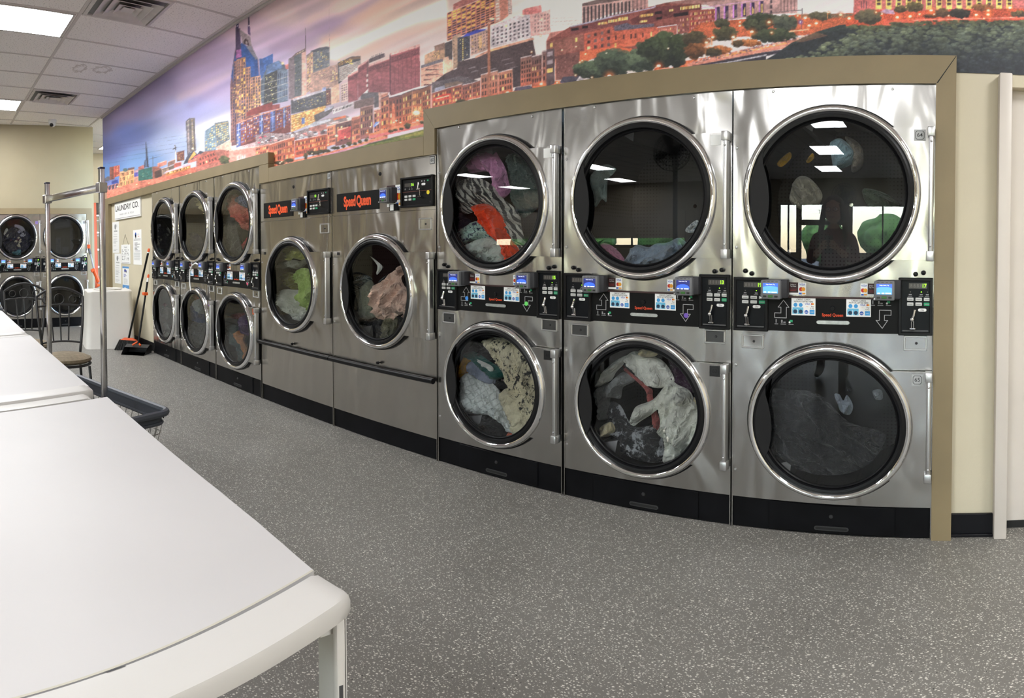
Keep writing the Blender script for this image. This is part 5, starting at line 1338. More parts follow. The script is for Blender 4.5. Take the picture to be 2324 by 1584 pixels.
load((600, 520, 4.66), .12, [
 ('white garments twisted at the bottom of the left single dryer', MATS['bright_white_cloth'], [(150, 690), (200, 638), (300, 640), (382, 655), (400, 760), (422, 850), (405, 960), (340, 965), (300, 885), (220, 855), (175, 770)], {'fdir': -.6, 'puff': .06, 'fold': .033, 'fscale': 13}),
 ('lime green towel on the right of the left single dryer', cloth('lime_cloth', W_(186, 212, 124)), [(370, 430), (440, 412), (502, 460), (492, 600), (572, 640), (562, 760), (522, 875), (440, 800), (355, 725), (400, 665), (380, 560)], {'fdir': 1.3, 'puff': .06, 'dy': -.02}),
 ('yellow green garment at the top of the left single dryer', cloth('yellow_green_cloth', W_(186, 190, 110)), [(238, 235), (300, 180), (400, 188), (432, 250), (412, 330), (310, 305), (268, 335)], {'fdir': .2}),
 ('grey shirt across the upper part of the left single dryer', cloth('warm_grey_cloth', W_(150, 152, 140)), [(150, 435), (200, 340), (320, 325), (400, 345), (480, 298), (495, 322), (370, 425), (300, 392)], {'fdir': .3, 'dy': .02}),
 ('olive cloth at the left of the left single dryer', cloth('olive_cloth', W_(112, 112, 54)), [(140, 470), (300, 460), (375, 560), (370, 650), (250, 600), (150, 650)], {'fdir': .3, 'dy': .05}),
 ('white towel edge at the lower right of the left single dryer', MATS['white_sheet_cloth'], [(408, 800), (470, 850), (540, 830), (500, 930), (425, 965)], {'fdir': 1.2, 'dy': -.01}),
 ('pale pink shirt flung up the right of the right single dryer', cloth('peach_cloth', W_(232, 196, 178)), [(1188, 605), (1290, 540), (1400, 430), (1500, 368), (1535, 420), (1452, 500), (1482, 600), (1592, 690), (1612, 800), (1550, 995), (1520, 890), (1400, 922), (1340, 985), (1292, 905), (1278, 965), (1228, 860), (1178, 700)], {'fdir': 1.15, 'puff': .07, 'fold': .033, 'dy': -.03, 'fscale': 12}),
 ('khaki trousers at the left of the right single dryer', cloth('khaki_cloth', W_(122, 124, 108)), [(960, 745), (1060, 580), (1150, 558), (1192, 800), (1192, 912), (1050, 952), (980, 835)], {'fdir': 1.3, 'fold': .009}),
 ('grey plaid shirt above the khaki trousers', cloth('plaid_cloth', W_(136, 150, 150), 'plaid', W_(40, 52, 54), 22, .4), [(955, 565), (1020, 480), (1132, 508), (1122, 562), (1040, 640), (985, 725), (950, 645)], {'fdir': .4, 'dy': .02}),
 ('white strap curling near the top of the right single dryer', MATS['white_cloth'], [(1108, 278), (1180, 328), (1248, 402), (1188, 485), (1200, 400), (1160, 335)], {'puff': .012, 'fold': .005}),
 ('olive sleeve hanging at the bottom of the right single dryer', cloth('dull_olive_cloth', W_(128, 124, 98)), [(1300, 930), (1402, 930), (1390, 1060), (1342, 1155), (1288, 1132)], {'fdir': 1.4, 'dy': .0}),
 ('black garment at the bottom of the right single dryer', MATS['black_cloth'], [(1150, 930), (1285, 958), (1272, 1145), (1150, 1085), (1050, 1000)], {'dy': .05})])
load((320, 640, 5.8667), .12, [
 ('orange cloth twisted at the lower right of the dryer with purple laundry', cloth('apricot_cloth', W_(236, 168, 120)), [(1332, 638), (1372, 710), (1352, 760), (1412, 880), (1474, 960), (1452, 1042), (1388, 1062), (1390, 920), (1310, 760), (1298, 690)], {'fdir': -1.0, 'dy': -.02}),
 ('grey teal sweatshirt left of the orange cloth in the lower drum', cloth('grey_teal_cloth', W_(108, 124, 126)), [(1145, 590), (1250, 568), (1320, 640), (1332, 900), (1392, 1000), (1370, 1064), (1308, 945), (1240, 770), (1168, 660)], {'fdir': -1.0}),
 ('purple garment right of the grey teal sweatshirt', cloth('purple_cloth', W_(96, 66, 116)), [(1325, 470), (1450, 425), (1502, 560), (1502, 725), (1400, 690), (1340, 625)], {'fdir': -.7, 'dy': .02}),
 ('dark red garment above the purple one in the lower drum', cloth('dark_red_cloth', W_(134, 46, 56)), [(1215, 480), (1270, 415), (1380, 410), (1465, 430), (1450, 490), (1320, 500)], {'fdir': 0, 'dy': .04}),
 ('navy jeans in the lower drum second from the broom', cloth('denim_cloth', W_(66, 84, 128)), [(660, 300), (760, 258), (842, 420), (862, 545), (720, 525), (690, 420)], {'fdir': -1.1}),
 ('grey garment filling the bottom of the lower drum second from the broom', cloth('plain_grey_cloth', W_(116, 116, 118)), [(715, 520), (845, 540), (930, 600), (882, 860), (800, 872), (740, 760), (698, 650)], {'fdir': 1.3, 'fold': .030}),
 ('red cloth at the top of the lower drum second from the broom', cloth('red_cloth', W_(176, 74, 64)), [(685, 215), (800, 138), (872, 232), (780, 262), (700, 268)], {'dy': .03}),
 ('pale blue shirt sleeve in the lower drum second from the broom', MATS['pale_blue_cloth'], [(755, 245), (832, 220), (868, 330), (855, 430), (790, 375)], {'dy': -.03, 'fdir': -1.2}),
 ('pale grey cloth in the lower drum nearest the broom', MATS['pale_grey_cloth'], [(305, 560), (345, 540), (400, 670), (445, 700), (400, 745), (330, 660)], {'fdir': -1.0}),
 ('white crumpled cloth in the lower drum nearest the broom', MATS['white_cloth'], [(300, 340), (350, 330), (362, 420), (345, 520), (285, 530), (320, 440)], {'dy': .02}),
 ('pink ringed cloth at the left of the lower drum nearest the broom', cloth('hot_pink_cloth', W_(222, 130, 160)), [(268, 290), (300, 248), (332, 308), (300, 345)], {'puff': .02})])
load((320, 400, 5.657), .12, [
 ('salmon red garment in the upper drum of the dryer with the orange cloth below', cloth('salmon_cloth', W_(206, 112, 98)), [(1148, 275), (1220, 220), (1310, 330), (1430, 420), (1442, 590), (1382, 705), (1310, 600), (1220, 520), (1160, 385)], {'fdir': -.9, 'fold': .027}),
 ('blue check cloth right of the salmon red garment', cloth('blue_check_cloth', W_(130, 146, 180), 'plaid', W_(60, 70, 110), 30), [(1250, 292), (1340, 236), (1412, 400), (1330, 392)], {'dy': -.03}),
 ('charcoal jacket below the salmon red garment', cloth('charcoal_cloth', W_(92, 94, 92)), [(1085, 560), (1150, 380), (1255, 560), (1240, 700), (1302, 1035), (1180, 985), (1115, 760)], {'fdir': 1.2}),
 ('crimson cloth at the right edge below the salmon red garment', cloth('crimson_cloth', W_(196, 34, 62)), [(1368, 800), (1420, 745), (1432, 900), (1348, 965)], {'puff': .03}),
 ('cream cloth at the upper right of the upper drum second from the broom', cloth('ecru_cloth', W_(206, 196, 150)), [(732, 290), (802, 272), (862, 505), (800, 425)], {'puff': .03}),
 ('navy garment at the bottom of the upper drum second from the broom', MATS['navy_cloth'], [(645, 720), (760, 770), (795, 900), (700, 995), (625, 865)], {'fdir': -.8})])
def loadx(items):
    for label, m, pts, k in items:
        garment(label, [atX(a/5.464, 470+b/5.464, XBD-.10) for a, b in pts], m, **k)
loadx([
 ('white garment at the upper right of the upper drum on the far end wall', cloth('lilac_white_cloth', W_(206, 206, 226)), [(185, 215), (290, 248), (318, 340), (272, 375), (200, 290)], {'puff': .04, 'fdir': -.8}),
 ('cream sock shape in the middle of the upper drum on the far end wall', cloth('cream_sock_cloth', W_(226, 220, 200)), [(152, 340), (200, 345), (268, 400), (258, 505), (180, 450)], {'puff': .04, 'fdir': -1.0, 'fold': .009}),
 ('small white cloth at the left of the upper drum on the far end wall', MATS['white_cloth'], [(45, 330), (80, 260), (105, 290), (102, 370), (70, 365)], {'puff': .03}),
 ('dark navy laundry at the back of the upper drum on the far end wall', MATS['navy_cloth'], [(30, 400), (150, 250), (330, 300), (390, 420), (300, 560), (120, 570)], {'puff': .02, 'fold': .030}),
 ('blue green cloth at the bottom of the upper drum on the far end wall', cloth('blue_green_cloth', W_(96, 150, 166)), [(150, 555), (250, 522), (254, 592), (170, 590)], {'puff': .03})])
# ------------------------------------------------------------------ seen only as reflections: fans on tall poles and the person taking the picture
def pole_fan(label, x, y, z, r):
    t = thing('pole_fan', label, 'fan', (x, y, 0)); K = MATS['black_enamel']
    MB().tube([(0, 0, .04), (0, 0, z-.05)], .035, 12).build('fan_pole', K, t)
    MB().lathe([(.001, -.06), (.30, -.05), (.32, -.02), (.31, 0), (.001, 0)], 0, 0, 32, 0, M=Matrix.Rotation(-PI/2, 4, 'X')).build('fan_base', K, t)
    M = Matrix.Translation((0, .10, z))
    MB().lathe([(.001, -.16), (.08, -.15), (.09, -.02), (.05, .0), (.001, .0)], 0, 0, 20, 0, M=M).build('fan_motor', K, t)
    c = MB()
    for rr, yy in ((r, .04), (r, .0), (r*.75, .09), (r*.45, .11), (r*.75, -.04), (r*.2, .115)):
        c.tube([(rr*math.cos(a), yy, rr*math.sin(a)) for a in np.linspace(0, 2*PI, 40)[:-1]], .005, 5, True, 0, M)
    for k in range(30):
        a = 2*PI*k/30; ca, sa = math.cos(a), math.sin(a)
        c.tube([(r*.12*ca, .115, r*.12*sa), (r*.6*ca, .10, r*.6*sa), (r*ca, .03, r*sa), (r*.7*ca, -.045, r*.7*sa), (r*.2*ca, -.07, r*.2*sa)], .0026, 4, False, 0, M)
    c.build('fan_cage', K, t)
    for k in range(4):
        a = k*PI/2+.3; b = MB(); V = []
        for q, w in ((.15, .05), (.5, .11), (.85, .14), (.92, .08)):
            for s in (-1, 1): V.append((r*q*math.cos(a)-s*w*r*1.6*math.sin(a), .03+s*.02, r*q*math.sin(a)+s*w*r*1.6*math.cos(a)))
        V += [(x_, y_+.003, z_) for x_, y_, z_ in V]
        F = [[0, 1, 3, 2], [2, 3, 5, 4], [4, 5, 7, 6], [8, 10, 11, 9], [10, 12, 13, 11], [12, 14, 15, 13], [0, 2, 10, 8], [2, 4, 12, 10], [4, 6, 14, 12], [1, 9, 11, 3], [3, 11, 13, 5], [5, 13, 15, 7], [0, 8, 9, 1], [6, 7, 15, 14]]
        b.add(V, F, 0, M).build('fan_blade', mat('grey_fan_blade', (.08, .08, .085), .4), t)
pole_fan('tall black pole fan mirrored in the upper door left of dryer 64', -3.55, -3.6, 2.55, .28)
pole_fan('tall black pole fan mirrored in the middle of the door numbered 64', -1.93, -9.6, 2.38, .28)

def person(loc):
    t = thing('person', 'person with long hair in dark red top holding up a phone, mirrored in door 64', 'person', loc)
    SK = mat('skin', rgb(206, 150, 126), .5); TOP = mat('dark_red_knit', rgb(120, 40, 48), .8); LEG = mat('dark_wine_leggings', rgb(58, 24, 34), .7); HAIR = mat('brown_hair', rgb(70, 46, 34), .6, bump=.3, bump_scale=60); SHOE = mat('grey_canvas_shoe', rgb(150, 144, 138), .7)
    def skin(name, V, E, R, m, lv=2, root=0):
        me = bpy.data.meshes.new(name); me.from_pydata(V, E, []); o = bpy.data.objects.new(name, me); COL.objects.link(o)
        sm = o.modifiers.new('s', 'SKIN'); sd = o.modifiers.new('d', 'SUBSURF'); sd.levels = sd.render_levels = lv
        for i, r in enumerate(R): me.skin_vertices[0].data[i].radius = r if isinstance(r, tuple) else (r, r)
        for i in range(len(V)): me.skin_vertices[0].data[i].use_root = i == root
        dg = bpy.context.evaluated_depsgraph_get(); dg.update()
        ev = bpy.data.meshes.new_from_object(o.evaluated_get(dg)); bpy.data.objects.remove(o); bpy.data.meshes.remove(me)
        ev.name = name; ev.materials.clear()
        for q in (m if isinstance(m, list) else [m]): ev.materials.append(q)
        for pl in ev.polygons: pl.use_smooth = True
        return ev
    # one continuous body: pelvis 0, spine, neck, head; arms raised to the phone; legs
    V = [(0, 0, .88), (0, .0, 1.02), (0, .0, 1.16), (0, -.01, 1.28), (0, -.005, 1.36), (0, .01, 1.42),
         (.085, 0, .84), (.10, .01, .50), (.105, -.02, .12), (.11, .0, .06), (.12, .12, .035),
         (-.085, 0, .84), (-.10, .03, .50), (-.11, .0, .12), (-.115, .02, .06), (-.13, .14, .035),
         (.165, -.01, 1.29), (.215, .02, 1.06), (.125, .20, 1.13), (.075, .265, 1.175),
         (-.165, -.01, 1.29), (-.215, .02, 1.06), (-.125, .20, 1.13), (-.075, .265, 1.175)]
    E = [(0, 1), (1, 2), (2, 3), (3, 4), (4, 5), (0, 6), (6, 7), (7, 8), (8, 9), (9, 10), (0, 11), (11, 12), (12, 13), (13, 14), (14, 15), (3, 16), (16, 17), (17, 18), (18, 19), (3, 20), (20, 21), (21, 22), (22, 23)]
    R = [(.155, .115), (.125, .10), (.135, .105), (.12, .09), (.052, .052), (.05, .05), .085, .058, .040, .042, .032, .085, .058, .040, .042, .032, .055, .042, .036, .026, .055, .042, .036, .026]
    me = skin('body', V, E, R, [SK, TOP, LEG, SHOE])
    for pl in me.polygons:
        z = pl.center.z; x, y = abs(pl.center.x), pl.center.y
        pl.material_index = 3 if z < .095 else 2 if z < .90 else (0 if (z > 1.365 and x < .1) or y > .205 else 1)
    link('body', me, t)
    h = MB().ball((0, .02, 1.525), .10, 0, 28, (.80, .95, 1.18)); n_ = []
    for v in h.v:
        d = v-Vector((0, .02, 1.525))
        if d.y > .03:
            if abs(d.x) < .018 and -.045 < d.z < .02: v = v+Vector((0, .020*(1-abs(d.x)/.018)*(1-abs(d.z+.02)/.04 if abs(d.z+.02) < .04 else 0), 0))
            if d.z < -.06: v = v+Vector((0, .008, 0))
        n_.append(v)
    h.v = n_; ho = h.build('head', SK, t, angle=80)
    for s in (-1, 1):
        MB().ball((s*.034, .107, 1.535), .0125, 0, 12).ball((s*.034, .1165, 1.535), .0058, 1, 8).build('eye', [WHITE, DARKINK], ho)
        MB().ball((s*.082, .01, 1.52), .028, 0, 12, (.35, .6, 1)).build('ear', SK, ho)
        MB().tube([(s*.034+.026*math.cos(a), .122, 1.533+.020*math.sin(a)) for a in np.linspace(0, 2*PI, 18)[:-1]], .0022, 5, True).build('glasses_rim', DARKINK, ho)
    MB().ball((0, .106, 1.465), .02, 0, 12, (1.2, .35, .32)).build('mouth', mat('lips', rgb(160, 84, 80), .5), ho)
    c = MB().ball((0, -.012, 1.545), .118, 0, 28, (.86, .92, 1.10)); c.v = [v if not (v.y > .055 and v.z < 1.60) else Vector((v.x*1.12, .02, v.z)) for v in c.v]
    for s in (-1, 1):
        for k in range(5): c.tube([(s*(.055+.012*k), .055-.03*k, 1.58), (s*(.098+.004*k), .045-.028*k, 1.46), (s*(.115+.003*k), .050-.03*k, 1.32), (s*(.105+.004*k), .055-.03*k, 1.20)], [.02, .026, .024, .008], 8)
    c.build('hair', HAIR, t, angle=80)
    # hands: palm, four fingers behind the phone, thumb in front
    for s in (-1, 1):
        V = [(s*.078, .262, 1.172), (s*.060, .285, 1.195), (s*.052, .292, 1.222)]; E = [(0, 1), (1, 2)]; R = [(.024, .018), (.030, .016), (.026, .013)]
        for k in range(4):
            z = 1.185+.019*k; b = len(V); L_ = (.9, 1.05, 1.0, .8)[k]
            V += [(s*.048, .298, z), (s*(.048-.024*L_), .310, z+.006), (s*(.048-.042*L_), .306, z+.008)]; E += [(1 if k < 2 else 2, b), (b, b+1), (b+1, b+2)]; R += [.0095, .0085, .007]
        b = len(V); V += [(s*.058, .272, 1.215), (s*.042, .268, 1.238), (s*.026, .270, 1.250)]; E += [(1, b), (b, b+1), (b+1, b+2)]; R += [.012, .0095, .008]
        link('hand', skin('hand', V, E, R, SK), t)
    return t
PL = (-.86, -.92, 0)
person(PL)
t = thing('phone', 'black phone held upright by the mirrored person', 'phone', (PL[0], PL[1]+.288, 1.14))
MB().box(-.037, .037, -.004, .004, 0, .155, 0, .003, 2).build('phone_body', mat('black_glass_phone', (.008, .008, .01), .15), t)
MB().box(-.028, -.004, .004, .0065, .105, .148, 0, .002, 2).build('camera_bump', mat('grey_lens_plate', (.06, .06, .065), .3), t)
# ------------------------------------------------------------------ the printed skyline mural: painted here, then laid on the wall as a colour per point
class Mural:
    """a painter on a canvas whose grid is the wall as the print was measured"""
    X0, X1, Y0, Y1 = 216, 2340, -430, 452
    def __init__(self):
        self.w, self.h = self.X1-self.X0, self.Y1-self.Y0
        self.c = np.zeros((self.h, self.w, 3), np.float32)
        self.r = np.random.RandomState(11)
    def vnoise(self, sx, sy, shape=None, seed=0):
        h, w = shape or (self.h, self.w); r = np.random.RandomState(seed)
        gh, gw = int(h/sy)+3, int(w/sx)+3; g = r.rand(gh, gw).astype(np.float32)
        y = np.arange(h)/sy; x = np.arange(w)/sx; yi = y.astype(int); xi = x.astype(int)
        fy = (y-yi)[:, None]; fx = (x-xi)[None]; fy = fy*fy*(3-2*fy); fx = fx*fx*(3-2*fx)
        a = g[yi][:, xi]; b = g[yi][:, xi+1]; c = g[yi+1][:, xi]; d = g[yi+1][:, xi+1]
        return (a*(1-fx)+b*fx)*(1-fy)+(c*(1-fx)+d*fx)*fy
    def mask(self, pts):
        P_ = np.asarray(pts, np.float32)-np.array([self.X0, self.Y0], np.float32)
        x0, y0 = np.floor(P_.min(0)).astype(int); x1, y1 = np.ceil(P_.max(0)).astype(int)+1
        x0, y0 = max(x0, 0), max(y0, 0); x1, y1 = min(x1, self.w), min(y1, self.h)
        if x1 <= x0 or y1 <= y0: return None
        # 2 x 2 samples a cell
        acc = np.zeros((y1-y0, x1-x0), np.float32)
        for oy in (.25, .75):
            for ox in (.25, .75):
                X = np.arange(x0, x1)+ox; Y = np.arange(y0, y1)+oy
                ins = np.zeros((len(Y), len(X)), bool)
                for (ax, ay), (bx, by) in zip(P_, np.roll(P_, -1, 0)):
                    if ay == by: continue
                    cr = ((ay > Y) != (by > Y))
                    xi = (bx-ax)*(Y-ay)/(by-ay)+ax
                    ins ^= cr[:, None] & (X[None] < xi[:, None])
                acc += ins
        return acc/4, x0, y0, x1, y1
    def poly(self, pts, col, alpha=1., grad=None, noise_=0.):
        m = self.mask(pts)
        if m is None: return
        a, x0, y0, x1, y1 = m
        col = np.array(col, np.float32)/255
        if grad is not None:
            t = np.linspace(0, 1, y1-y0)[:, None, None]; col = col*(1-t)+np.array(grad, np.float32)/255*t
        if noise_: col = col*(1+noise_*(self.r.rand(y1-y0, x1-x0, 1)-.5))
        a = (a*alpha)[..., None]; s = self.c[y0:y1, x0:x1]; s[...] = s*(1-a)+col*a
    def soft(self, pts, col, alpha, blur):
        x = [p[0] for p in pts]; y = [p[1] for p in pts]
        m = np.zeros((self.h, self.w), np.float32); k = self.mask(pts)
        if k is None: return
        m[k[2]:k[4], k[1]:k[3]] = k[0]
        for _ in range(2):
            for ax in (0, 1):
                cs = np.cumsum(np.pad(m, [(blur+1, blur) if i == ax else (0, 0) for i in (0, 1)], mode='edge'), ax)
                n = m.shape[ax]; m = (np.take(cs, range(2*blur+1, 2*blur+1+n), ax)-np.take(cs, range(0, n), ax))/(2*blur+1)
        a = (m*alpha)[..., None]; self.c[...] = self.c*(1-a)+np.array(col, np.float32)/255*a
    def line(self, x0, y0, x1, y1, w, col, alpha=1.):
        d = np.array([x1-x0, y1-y0], float); n = np.array([-d[1], d[0]])/max(1e-6, np.hypot(*d))*w/2
        self.poly([(x0+n[0], y0+n[1]), (x1+n[0], y1+n[1]), (x1-n[0], y1-n[1]), (x0-n[0], y0-n[1])], col, alpha)
    def glow(self, x, y, r, col, s=1., core=0.):
        cx, cy = x-self.X0, y-self.Y0; x0, x1, y0, y1 = int(max(0, cx-r)), int(min(self.w, cx+r+1)), int(max(0, cy-r)), int(min(self.h, cy+r+1))
        if x1 <= x0 or y1 <= y0: return
        d = np.hypot(np.arange(x0, x1)[None]-cx, np.arange(y0, y1)[:, None]-cy)/r
        a = (np.clip(1-d, 0, 1)**1.6*s)[..., None]; t = self.c[y0:y1, x0:x1]; t[...] = t*(1-a)+np.array(col, np.float32)/255*a
        if core: self.ell(x, y, core*1.25, core*.85, (255, 246, 205))
    def ell(self, x, y, rx, ry, col, alpha=1.):
        self.poly([(x+rx*math.cos(t), y+ry*math.sin(t)) for t in np.linspace(0, 2*PI, 14)[:-1]], col, alpha)
    def lamp(self, x, y, r=11, pole=0, core=2.4):
        if pole: self.line(x-2, y, x-2, y+pole, 1.3, (235, 150, 95))
        self.glow(x, y, r, (250, 120, 60), .85, core)
    def sub(self, q, u0, u1, v0, v1):
        q = np.asarray(q, float)
        f = lambda u, v: (q[0]*(1-u)+q[1]*u)*(1-v)+(q[3]*(1-u)+q[2]*u)*v
        return [f(u0, v0), f(u1, v0), f(u1, v1), f(u0, v1)]
    def facade(self, q, base, nx=0, ny=0, fx=.5, fy=.55, win=((40, 36, 44),), lit=((250, 215, 120),), p=.15, m=(.04, .05), grad=None, seed=1, noise_=.10):
        """q = top left, top right, bottom right, bottom left"""
        self.poly(q, base, 1, grad, noise_)
        r = random.Random(seed)
        for j in range(ny):
            for i in range(nx):
                u = m[0]+(1-2*m[0])*(i+.5-fx/2)/nx; v = m[1]+(1-2*m[1])*(j+.5-fy/2)/ny
                du, dv = (1-2*m[0])*fx/nx, (1-2*m[1])*fy/ny
                c = r.choice(lit) if r.random() < p else r.choice(win)
                k = r.uniform(.85, 1.12); self.poly(self.sub(q, u, u+du, v, v+dv), [min(255, a*k) for a in c])
    def cornice(self, q, v, t, col):
        self.poly(self.sub(q, 0, 1, v, v+t), col)
    def tree(self, x, y, rx, ry, dark, light, n=60, seed=0, s=.22):
        r = random.Random(seed)
        self.poly([(x+rx*.86*math.cos(t)*(1+.08*math.sin(5*t+seed)), y+ry*.86*math.sin(t)*(1+.08*math.cos(7*t))) for t in np.linspace(0, 2*PI, 26)[:-1]], dark)
        for k in range(n):
            a = r.uniform(0, 2*PI); d = math.sqrt(r.random()); px_, py_ = x+rx*d*math.cos(a), y+ry*d*math.sin(a)
            t = min(1, max(0, .5-.55*(py_-y)/ry+r.uniform(-.35, .35)))
            c = [da*(1-t)+li*t for da, li in zip(dark, light)]; q = r.uniform(.5, 1)*s*min(rx, ry)
            self.ell(px_, py_, q*1.5, q, c, .8)

def paint_mural():
    M = Mural(); rnd = random.Random(4)
    # ---- sky: colours measured on the print, blended, with drawn-out cloud streaks
    K = [(228, 285, 112, 104, 146), (232, 340, 80, 88, 145), (240, 400, 84, 128, 192), (290, 300, 84, 98, 162), (330, 370, 112, 150, 206), (280, 250, 118, 108, 148), (350, 190, 126, 112, 152), (420, 250, 150, 150, 202), (400, 330, 160, 176, 216),
         (450, 190, 168, 148, 184), (470, 120, 160, 138, 168), (480, 300, 206, 202, 226), (510, 340, 226, 216, 226), (420, 380, 176, 186, 216), (560, 50, 196, 166, 182), (600, 10, 208, 178, 184), (640, 90, 184, 156, 184), (650, 30, 212, 182, 182), (700, 30, 198, 168, 176),
         (630, 130, 184, 164, 198), (740, 60, 172, 144, 168), (690, 95, 186, 158, 182), (760, 100, 222, 190, 178), (800, 15, 214, 180, 172), (860, 35, 220, 186, 170), (920, -30, 214, 176, 168), (820, 100, 226, 196, 186), (900, 95, 224, 192, 190), (980, 50, 230, 200, 192),
         (1000, 100, 230, 206, 206), (1270, 40, 236, 220, 216), (1290, 110, 230, 208, 206), (1400, 0, 232, 218, 218), (1870, 20, 218, 210, 214), (1900, 70, 208, 204, 212), (400, -300, 130, 120, 160), (900, -300, 180, 160, 180), (1400, -300, 200, 190, 205), (2000, -250, 190, 190, 210)]
    X = np.arange(M.X0, M.X1, 6); Y = np.arange(M.Y0, M.Y1, 6); gx, gy = np.meshgrid(X, Y)
    num = np.zeros(gx.shape+(3,)); den = np.zeros(gx.shape)
    for x, y, r, g, b in K:
        wgt = 1/(((gx-x)*.8)**2+((gy-y)*1.5)**2+120)**1.9; num += wgt[..., None]*np.array([r, g, b]); den += wgt
    low = (num/den[..., None]/255).astype(np.float32)
    yi = (np.arange(M.h)/6); xi = (np.arange(M.w)/6); y0 = np.minimum(yi.astype(int), low.shape[0]-2); x0 = np.minimum(xi.astype(int), low.shape[1]-2)
    fy = np.clip(yi-y0, 0, 1)[:, None, None]; fx = np.clip(xi-x0, 0, 1)[None, :, None]
    M.c[...] = (low[y0][:, x0]*(1-fx)+low[y0][:, x0+1]*fx)*(1-fy)+(low[y0+1][:, x0]*(1-fx)+low[y0+1][:, x0+1]*fx)*fy
    # streaks follow a slope of about -0.45
    ny_ = int(M.h*2.3); N1 = M.vnoise(260, 26, (ny_, M.w), 3)*.6+M.vnoise(120, 12, (ny_, M.w), 5)*.4
    yy, xx = np.mgrid[0:M.h, 0:M.w]; v = np.clip((yy+.46*xx).astype(int), 0, ny_-1)
    st = N1[v, xx]-.5
    amp = np.clip((xx+M.X0-300)/250, .35, 1)*np.clip((1300-(xx+M.X0))/300, .25, 1)
    M.c *= (1+st*amp*.40)[..., None]; M.c[..., 0] += st*amp*.035
    M.soft([(250, 262), (330, 225), (470, 150), (560, 105), (560, 125), (470, 185), (340, 255), (250, 290)], (150, 125, 160), .38, 9)
    M.soft([(400, 215), (470, 185), (545, 150), (545, 163), (470, 205), (400, 235)], (196, 166, 182), .6, 6)
    M.soft([(420, 235), (530, 175), (530, 188), (430, 250)], (128, 114, 164), .45, 6)
    M.soft([(610, 108), (700, 72), (820, 10), (850, -8), (870, -8), (830, 22), (710, 90), (612, 128)], (150, 120, 160), .50, 6)
    M.soft([(690, 60), (790, 14), (840, -6), (800, -6), (700, 38)], (226, 190, 176), .55, 5)
    M.soft([(730, 105), (800, 62), (900, 18), (960, -10), (880, -10), (800, 40), (730, 88)], (214, 160, 140), .45, 6)
    M.soft([(738, 128), (752, 112), (830, 78), (912, 38), (1014, -6), (1016, 36), (950, 52), (850, 92), (760, 138)], (250, 244, 230), .96, 5)
    M.soft([(800, 124), (905, 72), (1010, 40), (1010, 54), (900, 92), (810, 134)], (226, 176, 158), .5, 6)
    M.soft([(480, 290), (530, 262), (530, 350), (480, 350)], (240, 232, 226), .55, 14)
    sky0 = M.c.copy()
    # power lines and a print seam
    for k, y in enumerate((336, 343, 352, 362, 371)): M.line(230, y+3*k*.2, 425, y-31, .6, (60, 75, 120), .35)
    for k in range(3): M.line(1250, 42+8*k, 1330, 38+7*k, .6, (150, 140, 150), .5)
    M.line(748, 0, 748, 130, .5, (160, 130, 140), .4)
    BR, DK, OR = (168, 96, 82), (52, 40, 46), (236, 122, 82)
    def C(ox, oy, s): return lambda *p: [(ox+a/s, oy+b/s) for a, b in p]
    LIT = ((252, 220, 130), (255, 236, 170), (245, 190, 90)); ORL = ((255, 190, 110), (255, 214, 140), (250, 160, 90)); DW = ((62, 46, 50), (74, 52, 52), (48, 38, 44))
    # ---------------- left end
    M.poly([(216, 470), (216, 428), (240, 424), (420, 384), (620, 338), (620, 410), (216, 470)], (204, 116, 98), 1, None, .2)
    c = C(220, 240, 7.542)
    M.poly(c((100, 1290), (145, 1235), (190, 1205), (240, 1225), (240, 1350), (100, 1350)), (92, 92, 108))
    M.facade(c((215, 1050), (300, 1040), (300, 1260), (222, 1280)), (150, 86, 74), 4, 8, .45, .5, DW, LIT, .15, seed=2)
    M.facade(c((290, 1035), (385, 1018), (385, 1200), (290, 1230)), (206, 92, 80), 4, 7, .4, .5, DW, LIT, .2, seed=3)
    M.poly(c((110, 1310), (250, 1265), (370, 1235), (370, 1320), (250, 1350), (115, 1395)), (104, 120, 186)); M.poly(c((250, 1300), (360, 1260), (365, 1320), (255, 1345)), (50, 66, 150))
    M.poly(c((115, 1390), (370, 1320), (370, 1420), (130, 1500)), (196, 120, 116))
    for k in range(4): M.poly(c((140+58*k, 1400-14*k), (185+58*k, 1370-14*k), (175+58*k, 1440-14*k), (145+58*k, 1470-14*k)), (52, 56, 80))
    q = c((390, 1130), (632, 1080), (640, 1340), (370, 1405)); M.facade(q, (232, 160, 112), 13, 3, .42, .72, ((110, 74, 60), (90, 60, 54)), LIT, .22, seed=4); M.cornice(q, .05, .05, (244, 190, 150)); M.ell(*c((485, 1100))[0], 5.5, 4, (84, 104, 106)); M.poly(c((530, 1070), (640, 1050), (640, 1085), (530, 1105)), (120, 90, 96))
    M.poly(c((640, 1105), (790, 1060), (800, 1150), (640, 1190)), (190, 150, 170)); M.poly(c((636, 1150), (700, 1135), (700, 1215), (640, 1225)), (80, 74, 160)); M.poly(c((636, 1220), (710, 1205), (710, 1340), (640, 1345)), (222, 150, 130))
    M.poly(c((710, 1050), (800, 1010), (810, 1080), (712, 1100)), (176, 100, 96))
    M.facade(c((708, 1105), (942, 1045), (950, 1265), (712, 1300)), (52, 106, 100), 2, 2, .15, .35, ((230, 220, 180), (240, 200, 120)), LIT, .3, m=(.2, .3), seed=5); M.line(*c((862, 1075))[0], *c((868, 1280))[0], 1, (36, 78, 76))
    M.poly(c((945, 1045), (1015, 1035), (1105, 1075), (1115, 1205), (955, 1260)), (160, 96, 84)); M.poly(c((990, 1130), (1110, 1075), (1115, 1205), (990, 1245)), (84, 60, 60))
